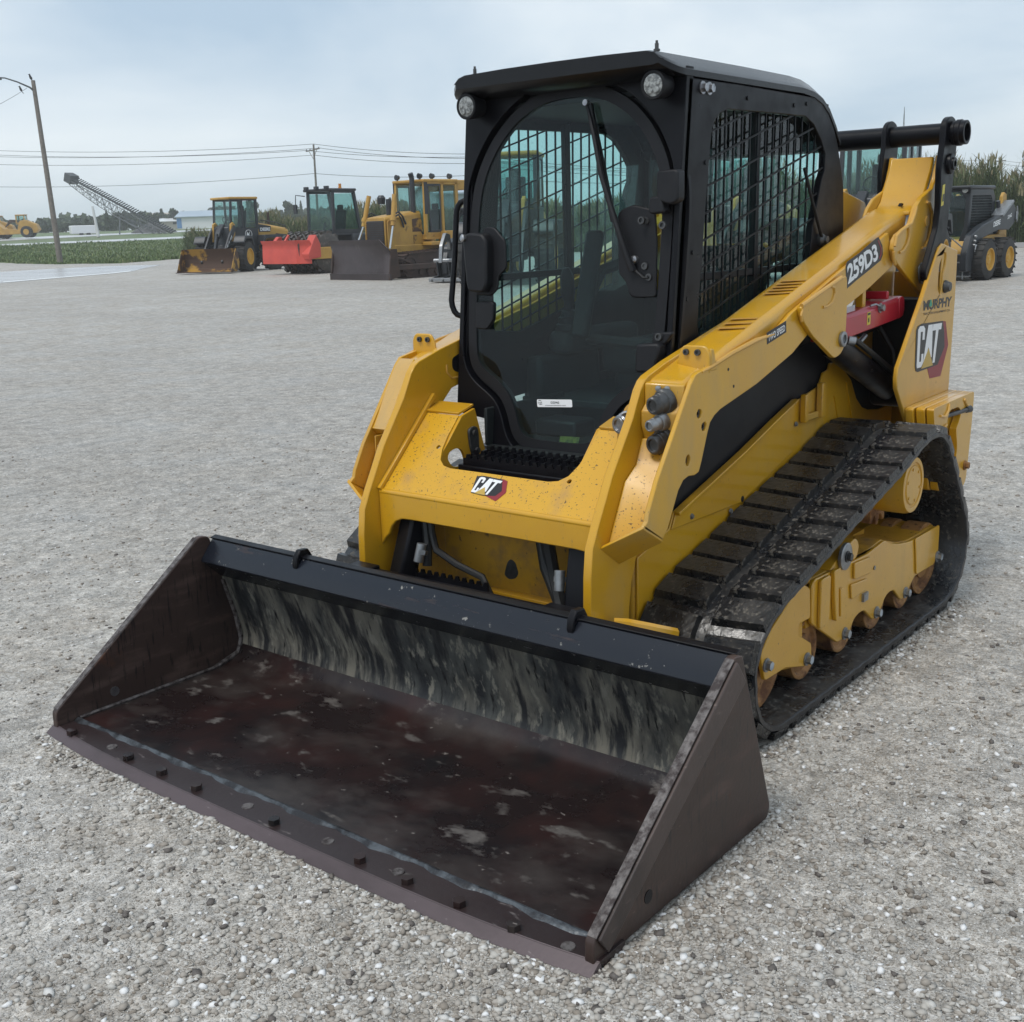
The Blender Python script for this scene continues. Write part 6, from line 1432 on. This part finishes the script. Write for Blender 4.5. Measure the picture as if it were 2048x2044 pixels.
    if grapple:
        b = MB(); b.box(1.20, 1.28, -.90, .90, .10, .95); gp = part(b, 'grapple', 'charcoal', r, .02)
        b = MB(); b.cyl((1.55, -.95, .62), (1.55, .95, .62), .06, n=12); b.box(1.45, 2.05, -.95, .95, .04, .14); part(b, 'cross_bar', 'zinc', gp, .01)
        for y in (-.85, -.5, -.15, .2, .55, .9):
            b = MB(); b.plate(rounded([(1.28, .05), (1.3, .62), (1.55, .68), (1.62, .55), (1.50, .2), (2.05, .14), (2.1, .04)], .03, 2), y - .02, y + .02); part(b, 'tine', 'charcoal', gp, .004)
        for y in (-.55, .55):
            b = MB(); b.plate(rounded([(1.22, .95), (1.30, 1.35), (1.65, 1.40), (2.0, 1.05), (2.12, .55), (2.05, .60), (1.86, 1.0), (1.55, 1.20), (1.38, 1.15), (1.32, .9)], .04, 2), y - .05, y + .05); part(b, 'claw', 'zinc', gp, .01)
    return r
skid_steer((-21.628, -20.316), (2.05, -.3), 20, 'dark skid steer with an open grapple, half hidden by the near cab handle', grapple=True, yellow_mid=False)
skid_steer((-24.086, -6.087), (.55, .96), 21, 'black skid steer with mesh cab sides and yellow wheel rims before the reeds', bucket=True, marks=True)
# ---- loaders behind the near machine
pL = (-22.123, -18.188)
wheel_loader((pL[0], pL[1]), (.3, .1), 8, 'yellow wheel loader with cream cab roof, seen through the near windscreen', 1.12, marks=False, bucket=False, group='construction machines parked across the yard')
pR = (-20.412, -7.317)
wheel_loader((pR[0], pR[1]), (.2, .0), 14, 'big wheel loader whose glazed cab and seat show below the black tube', 1.0, marks=False, bucket=False, group='construction machines parked across the yard')
p3 = (-22.781, -11.713)
wheel_loader((p3[0], p3[1]), (.2, .0), 25, 'wheel loader standing hidden behind the mesh side window of the near cab', 1.0, marks=False, bucket=True, group='construction machines parked across the yard')

# ================================================================== PLANTING AND FAR THINGS
reed_bed(2600, [(86, 8.6), (80, 13), (72, 17.5)], 7, 1.7, 2.7, 'dark green reeds with feathery tops standing left of the parked loader', hvar=([6, 9.3, 12, 18], [.45, .85, 1.05, 1.2]))
reed_bed(3600, [(70, 17.5), (64, 24), (56, 30)], 6, 2.4, 3.2, 'pale topped reeds growing behind the row of parked machines')
reed_bed(6200, [(47, 29.5), (41.2, 35.2), (37.5, 42), (36, 50)], 5, 3.0, 4.0, 'tall green and straw reeds filling the right edge behind the skid steer')
b = MB(); e0, e1 = (40.2, 35.3), (36, 43)
x0, y0 = st_xy(*e0); x1, y1 = st_xy(*e1); b.bar((x0, y0, .10), (x1, y1, .10), .22, .20); kb = b.build('concrete_kerb', 'apron', bevel=.01); tag(kb, 'low concrete kerb between gravel and the right hand reeds', 'kerb')

M['wood_grey'] = mat('weathered_pole_wood', (0.20, 0.175, 0.15), 0.8, var=((0.12, 0.105, 0.09), 6, 0.4, 0.7), bump=(20, .3, .01))
M['galv'] = mat('dull_galvanised', (0.10, 0.11, 0.115), 0.5, metal=.3)
M['wire'] = mat('dark_cable', (0.05, 0.055, 0.06), 0.6)
def pole(base, top, r0, r1, name, label, cat):
    t = thing(name, label, cat, base); d = Vector(top) - Vector(base)
    b = MB(); b.cyl((0, 0, -.3), d, r0, r1, 14); b.build('pole_shaft', 'wood_grey', t); return t, d
g1 = (-40.251, -72.336)
t, d = pole((g1[0], g1[1], 0), (-40.351, -73.156, 11.861), .20, .13, 'street_lamp', 'leaning wooden pole with a curved lamp arm at the left edge', 'street lamp')
def rel(p, o): return tuple(a - c for a, c in zip(p, o))
o_ = (g1[0], g1[1], 0)
arm_ = [rel((-40.336, -73.165, 11.203), o_), rel((-40.044, -73.103, 11.398), o_), rel((-39.317, -73.291, 11.709), o_), rel((-38.585, -73.474, 11.922), o_), rel((-38.119, -73.618, 11.933), o_)]
b = MB(); b.tube(arm_, [.07, .06, .05, .045, .045], 8); la_ = b.build('lamp_arm', 'galv', t)
hp = Vector(rel((-37.854, -73.650, 11.856), o_)); b = MB(); b.obox(hp, (Vector(arm_[-1]) - Vector(arm_[-2]), (0, 0, 1), (1, 0, 0)), (.42, .09, .16)); b.build('lamp_head', 'galv', t, bevel=.05)
M['bird'] = mat('dark_bird_plumage', (0.02, 0.02, 0.022), 0.7)
def bird(p, label, s=1.0):
    o = (p[0], p[1], p[2]); b = MB()
    b.rings([[Vector((math.cos(a) * w * s, math.sin(a) * w * s, h * s)) + Vector((ox * s, 0, 0)) for a in [k * math.pi / 4 for k in range(8)]] for h, w, ox in ((0, .02, -.05), (.06, .07, -.02), (.14, .085, 0), (.22, .06, .03), (.27, .055, .05), (.32, .05, .06), (.35, .015, .06))])
    b.bar((.10 * s, 0, .30 * s), (.16 * s, 0, .30 * s), .02 * s, .02 * s); b.bar((-.03 * s, 0, .06 * s), (-.16 * s, 0, -.12 * s), .05 * s, .02 * s)
    ob = b.build('bird', 'bird'); ob.location = o; tag(ob, label, 'bird', 'birds perched by the street lamp'); return ob
bird((-40.247, -73.217, 11.891), 'small dark bird perched on top of the leaning lamp pole', 1.1)
bird((-39.589, -73.481, 11.153), 'small dark bird perched on the wire left of the lamp pole', 1.0)
def wire(name, pts, label, rad=.02, group=None):
    pts = [Vector(p) for p in pts]; q = []
    for a, c in zip(pts, pts[1:]):
        for k in range(16):
            t_ = k / 16; q.append(a.lerp(c, t_) - Vector((0, 0, 1)) * ((c - a).length * .012 * 4 * t_ * (1 - t_)))
    q.append(pts[-1]); b = MB(); b.tube(q, rad, 5); o = b.build(name, 'wire'); tag(o, label, 'wire', group); return o
wire('overhead_wire', [(-39.981, -73.371, 11.387), (-38.242, -73.893, 10.330), (-36.069, -73.924, 9.142)], 'short wire running down left from the lamp pole', .012)
D2 = 150
g2 = (-96.966, -108.860)
s2, t2 = to_st(g2[0], g2[1]); b2 = (g2[0], g2[1], float(gz(s2)) - .2)
t, d = pole(b2, (-97.031, -108.801, 11.890), .17, .11, 'utility_pole', 'wooden utility pole with a crossarm standing behind the dark cab', 'utility pole')
c0, c1 = rel((-96.586, -109.741, 11.120), b2), rel((-97.270, -108.042, 11.383), b2)
b = MB(); b.bar(c0, c1, .12, .12); b.bar(Vector(c0).lerp(Vector(c1), .2), rel((-96.942, -108.882, 10.200), b2), .05, .05); b.bar(Vector(c0).lerp(Vector(c1), .8), rel((-96.942, -108.882, 10.200), b2), .05, .05); b.build('crossarm', 'wood_grey', t)
for f_ in (.05, .3, .95):
    p_ = Vector(c0).lerp(Vector(c1), f_); b = MB(); b.lathe(p_ + Vector((0, 0, .05)), (0, 0, 1), [(0, .03), (.08, .07), (.12, .07), (.18, .03)], 8); b.build('insulator', 'galv', t)
G_ = 'overhead wires crossing the sky'
for pts, lab in ((((-80.334, -168.079, 14.742), (-97.034, -108.798, 11.948), (-98.664, -85.660, 9.430), (-98.722, -60.155, 6.389)), 'topmost overhead wire, meeting the tip of the utility pole'),
                 (((-80.269, -168.111, 14.200), (-96.370, -109.397, 11.209), (-98.656, -85.670, 9.111), (-98.722, -60.155, 6.200)), 'overhead wire carried by the left end of the crossarm'),
                 (((-80.228, -168.131, 13.861), (-97.543, -108.334, 11.468), (-98.651, -85.675, 8.951), (-98.722, -60.155, 6.058)), 'overhead wire carried by the right end of the crossarm'),
                 (((-80.097, -168.196, 12.774), (-96.967, -108.859, 10.667), (-98.637, -85.691, 8.418), (-98.722, -60.155, 5.821)), 'overhead wire just below the crossarm of the utility pole'),
                 (((-79.719, -168.381, 9.636), (-96.942, -108.881, 8.498), (-98.603, -85.731, 7.135), (-98.722, -60.155, 5.157)), 'lowest overhead wire, crossing the middle of the utility pole')):
    wire('overhead_wire', pts, lab, .028, G_)
g3 = (-178.535, -51.318)
s3, t3 = to_st(g3[0], g3[1]); b3 = (g3[0], g3[1], -.2)
t, d = pole(b3, (-178.340, -51.976, 8.726), .17, .12, 'utility_pole', 'far utility pole peeping above the reeds at the right edge', 'utility pole')
b = MB(); b.bar(rel((-178.153, -52.600, 8.409), b3), rel((-178.515, -51.384, 8.487), b3), .14, .14); b.build('crossarm', 'wood_grey', t)
for dy, lab in ((0, 'upper thin wire over the right hand reeds'), (6, 'lower thin wire over the right hand reeds')):
    wire('overhead_wire', [((-182.639, -70.236, 10.328)[0], (-182.639, -70.236, 10.328)[1], (-182.639, -70.236, 10.328)[2] - dy * .08), ((-178.344, -51.963, 8.516)[0], (-178.344, -51.963, 8.516)[1], (-178.344, -51.963, 8.516)[2] - dy * .08), ((-171.859, -37.248, 6.642)[0], (-171.859, -37.248, 6.642)[1], (-171.859, -37.248, 6.642)[2] - dy * .08)], lab, .022, G_)
# thin radio mast
g4 = (-239.403, -89.786)
b = MB(); top_ = (-238.993, -90.860, 22.401)
for k in range(3):
    a = 2 * math.pi * k / 3; b.tube([(g4[0] + .35 * math.cos(a), g4[1] + .35 * math.sin(a), 0), (g4[0] + .12 * math.cos(a), g4[1] + .12 * math.sin(a), top_[2] - 3), (g4[0], g4[1], top_[2])], .05, 5)
for k in range(24): b.cyl((g4[0] - .3, g4[1], k * top_[2] / 26), (g4[0] + .3, g4[1], (k + 1) * top_[2] / 26), .03, n=4)
tag(b.build('radio_mast', 'galv'), 'thin lattice radio mast rising above the black torque tube', 'mast')
# leaning marker post
g5 = (-84.326, -137.225, 1.794)
b = MB(); b.cyl(g5, (-84.593, -138.239, 5.680), .22, .14, n=10); tag(b.build('marker_post', 'road'), 'short pale leaning post beside the white trailer', 'post')

# conveyor with lattice boom
cv0, cv1 = Vector((-98.289, -141.101, 1.908)), Vector((-96.444, -161.483, 10.146))
cv = thing('stacking_conveyor', 'grey lattice stacking conveyor slanting up against the sky', 'conveyor', tuple(cv0))
ax_ = (cv1 - cv0); L_ = ax_.length; ax_.normalize(); sd_ = ax_.cross(Vector((0, 0, 1))).normalized(); up_ = sd_.cross(ax_)
def cvp(u, s_, h_): return ax_ * (u * L_) + sd_ * s_ + up_ * h_
nb = 26
def dep(u): return .45 + 1.05 * math.sin(math.pi * min(1, max(0, u * .92 + .04)))
b = MB()
for s_ in (-.6, .6):
    b.tube([cvp(k / nb, s_, 0) for k in range(nb + 1)], .06, 5); b.tube([cvp(k / nb, s_, -dep(k / nb)) for k in range(nb + 1)], .06, 5)
b.build('boom_chord', 'galv', cv)
b = MB()
for k in range(nb):
    for s_ in (-.6, .6):
        a, c = (k, k + 1) if k % 2 else (k + 1, k)
        b.cyl(cvp(a / nb, s_, 0), cvp(c / nb, s_, -dep(c / nb)), .035, n=4); b.cyl(cvp(k / nb, s_, 0), cvp(k / nb, s_, -dep(k / nb)), .03, n=4)
    b.cyl(cvp(k / nb, -.6, -dep(k / nb)), cvp(k / nb, .6, -dep(k / nb)), .03, n=4)
b.build('boom_lattice', 'galv', cv)['kind'] = 'stuff'
ib = MB()
for s_ in (-1, 1): ib.bar((0, .0, 0), sd_ * (.85 * s_) + up_ * .42, .10, .16)
im = ib.mesh('idler', None); im.materials.append(M['wire'])
for k in range(44):
    o = bpy.data.objects.new('idler', im); COL.objects.link(o); o.parent = cv; o.location = cvp((k + .3) / 44, 0, .08)
b = MB(); b.obox(cvp(1.02, 0, .15), (ax_, sd_, up_), (.75, .75, .65)); b.build('head_drum_housing', 'wire', cv, bevel=.05)
b = MB()
for s_ in (-1.2, 1.2): b.cyl(cvp(.46, s_ * .5, -1.3), Vector((cvp(.40, s_, 0).x, cvp(.40, s_, 0).y, -.3)) + sd_ * s_, .10, n=6); b.cyl(cvp(.42, s_ * .5, -1.4), Vector((cvp(.28, s_, 0).x, cvp(.28, s_, 0).y, 1.0)), .08, n=6)
b.build('support_leg', 'galv', cv)
pile = (-104.261, -154.012, 2.169)
b = MB(); b.rings([[(r_ * math.cos(a) * (1 + .08 * math.sin(3 * a)), r_ * 1.0 * math.sin(a), h_) for a in [2 * math.pi * k / 24 for k in range(24)]] for r_, h_ in ((4.6, -.5), (3.4, .7), (2.0, 1.5), (.3, 2.2))]); M['pile'] = mat('grey_aggregate', (0.10, 0.10, 0.105), .9, var=((0.06, .06, .063), .5, .4, .7)); o = b.build('aggregate_pile', 'pile', smooth=60); o.location = (pile[0], pile[1], pile[2] - .6); tag(o, 'grey heap of aggregate under the foot of the conveyor', 'gravel heap')

# white box trailer
M['far_white'] = mat('far_white_sheet', (0.72, 0.73, 0.74), 0.4)
M['far_roof'] = mat('pale_blue_grey_roof', (0.40, 0.47, 0.54), 0.4, var=((0.33, 0.40, 0.47), .2, .4, .6))
M['far_blue'] = mat('blue_door', (0.10, 0.24, 0.48), 0.5)
M['far_dark'] = mat('dark_opening', (0.03, 0.035, 0.04), 0.5)
M['far_tan'] = mat('tan_wall', (0.42, 0.38, 0.33), 0.6)
def facing(p): return math.atan2(CAM.y - p[1], CAM.x - p[0])
pt = (-94.901, -157.736, 2.111)
t = thing('box_trailer', 'white box trailer parked beyond the far road', 'trailer', (pt[0], pt[1], pt[2]), facing(pt) + R(8))
b = MB(); b.box(-1.2, 1.2, -1.85, 1.85, .25, 1.45); tb_ = b.build('trailer_body', 'far_white', t, bevel=.12, seg=3)
b = MB(); b.box(1.2, 1.22, -.9, 1.7, .35, 1.35); b.build('side_panel', 'far_white', t)
for y in (-.5, .5):
    b = MB(); b.lathe((1.0, y, .2), (1, 0, 0), [(0, .3), (.2, .3)], 14); b.build('wheel', 'tyre', t)
# white warehouse
def building(name, p, rz, L, Wd, hw, hr, label, wallm='far_white', roofm='far_roof', cat='building', opens=(), door=None):
    t = thing(name, label, cat, p, rz)
    b = MB(); b.box(-Wd / 2, Wd / 2, -L / 2, L / 2, -1, hw); b.build('wall', wallm, t)
    b = MB(); b.rings([[(x, y, z) for x, z in ((-Wd / 2 - .4, hw), (0, hw + hr), (Wd / 2 + .4, hw), (Wd / 2 + .4, hw - .15), (0, hw + hr - .2), (-Wd / 2 - .4, hw - .15))] for y in (-L / 2 - .3, L / 2 + .3)]); b.build('roof', roofm, t)
    b = MB(); b.rings([[(x, y, z) for x, z in ((-Wd / 2, hw), (0, hw + hr - .25), (Wd / 2, hw))] for y in (-L / 2, L / 2)]); b.build('gable', wallm, t)
    for k, (y, z0, w_, h_) in enumerate(opens):
        b = MB(); b.box(Wd / 2, Wd / 2 + .06, y - w_ / 2, y + w_ / 2, z0, z0 + h_); f_ = b.build('window', 'far_dark', t)
    if door:
        b = MB(); b.box(Wd / 2, Wd / 2 + .08, door[0] - door[1] / 2, door[0] + door[1] / 2, -.5, door[2]); b.build('door', 'far_blue', t)
    return t
pb = (-160.908, -211.681, 4.020)
building('warehouse', (pb[0], pb[1], pb[2] - .3), facing(pb) - R(14), 15.5, 9, 1.9, 1.25, 'long white warehouse with pale blue roof left of the loader cab', opens=((3.6, .7, 1.0, .9), (5.0, .7, .7, .9)), door=(-7.2, 1.0, 1.6))
pb = (-185.300, -268.181, 5.149)
building('house', (pb[0], pb[1], pb[2] - .3), facing(pb) + R(10), 8, 7, 1.4, 1.5, 'small pale house among trees left of the warehouse', 'far_white', 'far_tan', 'house', opens=((-1.5, .3, 1.0, .8), (1.8, .3, 1.0, .8)))
pb = (-171.312, -241.325, 4.588)
building('shed', (pb[0], pb[1], pb[2] - .3), facing(pb), 7, 5, .9, .7, 'low tan shed standing between house and warehouse', 'far_tan', 'far_white', 'shed', opens=((0, .1, 1.4, .6),))
pb = (-87.213, -75.971, 4.551)
building('metal_shed', (pb[0], pb[1], 1.6), facing(pb) + R(20), 9, 7, 3.2, 1.2, 'grey ribbed metal shed just right of the bulldozer cab', 'far_roof', 'far_roof', 'shed')

# yellow scraper far left
def scraper(p):
    t = thing('motor_scraper', 'far yellow motor scraper on the field at the left edge', 'scraper', p, facing(p) + R(75))
    for x in (-2.6, 1.6):
        for sy in (1, -1):
            b = MB(); b.lathe((x, sy * 1.0 - .3, .75), (0, 1, 0), [(0, .4), (0, .7), (.06, .75), (.54, .75), (.6, .7), (.6, .4)], 20); w_ = b.build('wheel', 'tyre', t)
            b = MB(); b.lathe((x, sy * 1.32, .75), (0, sy, 0), [(0, .38), (.03, .36), (.03, .01)], 14); b.build('rim', 'old_yellow', w_)
    b = MB(); b.plate([(-3.6, .8), (-3.4, 1.9), (-2.2, 2.0), (-1.2, 1.2), (1.2, 1.0), (1.0, .5), (-2.0, .45)], -1.1, 1.1); b.build('bowl', 'old_yellow', t, bevel=.05)
    b = MB(); b.plate([(.4, 1.2), (.8, 2.2), (1.5, 2.3), (2.8, 1.7), (3.1, 1.0), (2.6, .6), (.8, .7)], -.75, .75); b.build('tractor_body', 'old_yellow', t, bevel=.05)
    cab_box(t, .3, 1.5, .7, 1.8, 2.9, 'old_yellow', 'old_yellow', front_rake=.08, post=.12, seat=False)
    b = MB(); b.plate([(-1.3, 1.4), (-.6, 2.4), (.6, 2.3), (.7, 2.0), (-.4, 2.0)], -.25, .25); b.build('gooseneck', 'rust', t, bevel=.03)
    return t
ps = (-79.227, -148.359, 2.008)
scraper((ps[0], ps[1], ps[2]))
pz = (-78.507, -153.293, 1.986)
scraper((pz[0], pz[1], pz[2])).__setitem__('label', 'second yellow scraper cut off by the left edge of the frame')

# ------------------------------------------------------------------ trees
M['leaf_dark'] = tint_mat('dark_leaves', [(0.0, (0.022, 0.036, 0.020)), (0.55, (0.045, 0.066, 0.033)), (1.0, (0.085, 0.105, 0.055))], 0.8)
M['bark'] = mat('dark_bark', (0.06, 0.05, 0.04), .9)
def crown_mesh(kind, h, r, n, seed):
    g = np.random.default_rng(seed)
    if kind == 'cone':
        z = g.random(n) ** 1.25; rr = r * (1.05 - z) * (.55 + .45 * np.sqrt(g.random(n))) * (1 + .25 * np.sin(z * 34)); a = g.random(n) * 6.283
        p = np.stack([rr * np.cos(a), rr * np.sin(a), h * (.08 + .92 * z)], -1)
    else:
        nc = 11; cz = g.uniform(.40, .88, nc) * h; ca = g.random(nc) * 6.283; cr = r * .62 * np.sqrt(g.random(nc)); cs = g.uniform(.26, .46, nc) * r
        k = g.integers(0, nc, n); q = g.normal(0, 1, (n, 3)); q /= np.linalg.norm(q, axis=1)[:, None]; q *= (g.random(n) ** .45)[:, None] * cs[k][:, None]
        p = np.stack([cr[k] * np.cos(ca[k]), cr[k] * np.sin(ca[k]), cz[k]], -1) + q * np.array([1, 1, .85])
    sz = g.uniform(.16, .42, n) * (h / 8) ** .4
    u = g.normal(0, 1, (n, 3)); u /= np.linalg.norm(u, axis=1)[:, None]; w = np.cross(u, g.normal(0, 1, (n, 3))); w /= np.linalg.norm(w, axis=1)[:, None]
    u *= sz[:, None]; w *= sz[:, None] * .7
    v = np.stack([p - u, p + w, p + u, p - w], 1).reshape(-1, 3); f = np.arange(n * 4)
    return raw_mesh('crown', v, f, 4, 'leaf_dark', np.repeat(np.clip(g.normal(.5, .22, n), 0, 1), 4))
def trunk_mesh(h, r):
    b = MB(); b.tube([(0, 0, -.5), (.05, 0, h * .3), (0, .08, h * .6), (0, 0, h * .9)], [r, r * .8, r * .5, r * .15], 7)
    for k in range(6):
        a = k * 1.05; z = h * (.35 + .08 * k); b.tube([(0, 0, z), (h * .14 * math.cos(a), h * .14 * math.sin(a), z + h * .12)], [r * .4, r * .12], 5)
    me = b.mesh('trunk'); me.materials.append(M['bark']); return me
TV = {'cone': [(crown_mesh('cone', 8, 2.0, 1500, s_), trunk_mesh(8, .2)) for s_ in (1, 2)], 'round': [(crown_mesh('round', 8, 3.6, 2400, s_), trunk_mesh(8, .28)) for s_ in (3, 4, 5)]}
def tree(kind, i, p, h, label, cat='tree', wide=1.0):
    cm, tm = TV[kind][i % len(TV[kind])]; t = thing('conifer' if kind == 'cone' else 'broadleaf_tree', label, cat, p, i * 1.7, 'trees along the far field edge')
    s_ = h / 8; t.scale = (s_ * wide, s_ * wide, s_)
    for nm, me in (('crown', cm), ('trunk', tm)):
        o = bpy.data.objects.new(nm, me); COL.objects.link(o); o.parent = t
    return t
TREES = [('cone', 212, 420, 250, 'dark pointed conifer right of the pale leaning post', .85), ('round', 243, 424, 262, 'broad dark tree half behind the conveyor boom', 1.35), ('round', 262, 432, 268, 'low round tree under the conveyor boom', 1.3),
         ('round', 300, 422, 300, 'airy grey green tree right of the conveyor foot', 1.0), ('cone', 322, 418, 310, 'conifer rising behind the small pale house', 1.25), ('round', 345, 416, 300, 'rounded tree between house and warehouse', 1.0), ('round', 362, 419, 310, 'loose tree at the left end of the warehouse', 1.1),
         ('round', 445, 412, 330, 'flat dark tree above the warehouse roof', 1.6), ('round', 497, 398, 250, 'round tree peeping out left of the loader cab', .8), ('round', 580, 397, 250, 'round tree just right of the loader cab', .8),
         ('cone', 601, 402, 300, 'thin pale sapling left of the utility pole', .6), ('cone', 780, 396, 220, 'dark conifer left of the bulldozer exhaust', .9), ('round', 765, 405, 225, 'bushy tree behind the bulldozer cylinders', 1.1), ('round', 797, 402, 228, 'low tree touching the bulldozer pre-cleaner', 1.0),
         ('cone', 172, 434, 245, 'small conifer left of the pale leaning post', 1.0), ('round', 130, 443, 250, 'dark hedge tree right of the street lamp pole', 1.8), ('round', 155, 445, 255, 'dark hedge tree above the white trailer', 1.7), ('round', 195, 443, 255, 'dark hedge tree behind the pale leaning post', 1.6),
         ('round', 90, 446, 252, 'dark hedge tree left of the street lamp pole', 1.7), ('round', 60, 449, 254, 'dark hedge tree behind the far scraper', 1.7), ('round', 28, 449, 256, 'dark hedge tree above the scraper at the left edge', 1.7), ('cone', 10, 446, 258, 'pointed hedge tree at the left edge', 1.2), ('round', 228, 440, 255, 'bushy tree at the foot of the conifer', 1.3)]
TP = [(-131.35, -208.05, 7.05), (-140.35, -216.51, 6.83), (-145.18, -220.51, 6.08), (-166.65, -244.61, 7.66), (-174.51, -251.32, 8.27), (-170.94, -241.59, 8.22), (-178.38, -248.55, 8.03), (-198.74, -258.27, 9.06), (-153.76, -191.84, 8.47), (-160.11, -186.51, 8.35), (-194.75, -222.64, 9.06), (-153.47, -151.59, 7.13), (-156.04, -156.10, 6.48), (-160.28, -156.06, 6.74), (-125.45, -205.87, 5.73), (-124.70, -212.18, 5.07), (-129.25, -215.27, 4.88), (-132.48, -213.26, 4.96), (-122.53, -215.77, 4.91), (-121.12, -218.88, 4.73), (-119.55, -222.05, 4.84), (-119.09, -224.58, 5.20), (-135.16, -211.54, 5.17)]
for i, ((kind, px, py, D, lab, wide), (x, y, ztop)) in enumerate(zip(TREES, TP)):
    s_, t_ = to_st(x, y); z0 = float(gz(s_)) - .4
    tree(kind, i, (x, y, z0), max(2.0, ztop - z0), lab, wide=wide)
# far wood closing the horizon
k = 30000; t_ = rng.uniform(-260, 330, k); s_ = 300 + rng.random(k) * 40 + .25 * t_; x, y = st_xy(s_, t_); g_ = gz(s_)
hh = (3.3 + .5 * np.sin(t_ * .11) + .45 * np.sin(t_ * .37 + 1) + .35 * np.sin(t_ * 1.3) + .3 * np.sin(t_ * 3.7)).clip(2.2, 6)
z = g_ + rng.random(k) ** .7 * hh; sz = rng.uniform(.35, .9, k)
u = rng.normal(0, 1, (k, 3)); u /= np.linalg.norm(u, axis=1)[:, None]; w = np.cross(u, rng.normal(0, 1, (k, 3))); w /= np.linalg.norm(w, axis=1)[:, None]
p = np.stack([x, y, z], -1); v = np.stack([p - u * sz[:, None], p + w * sz[:, None], p + u * sz[:, None], p - w * sz[:, None]], 1).reshape(-1, 3)
stuff('far_wood', v, np.arange(k * 4), 4, 'leaf_dark', np.repeat(np.clip(rng.normal(.4, .2, k), 0, 1), 4), 'low dark belt of woodland closing the horizon', 'wood')

# ------------------------------------------------------------------ rainy air
hm = bpy.data.materials.new('rainy_air'); hm.use_nodes = True
hn, hl_ = hm.node_tree.nodes, hm.node_tree.links; hn.remove(hn['Principled BSDF'])
pv = hn.new('ShaderNodeVolumePrincipled'); pv.inputs['Color'].default_value = (0.95, 0.97, 0.99, 1); pv.inputs['Density'].default_value = 0.0007
hl_.new(pv.outputs['Volume'], hn['Material Output'].inputs['Volume'])
b = MB(); b.box(-4200, 4200, -4200, 4200, -1.3, 25.0); hz = b.build('haze', hm, smooth=None); hz['kind'] = 'stuff'
SC.cycles.volume_bounces = 3
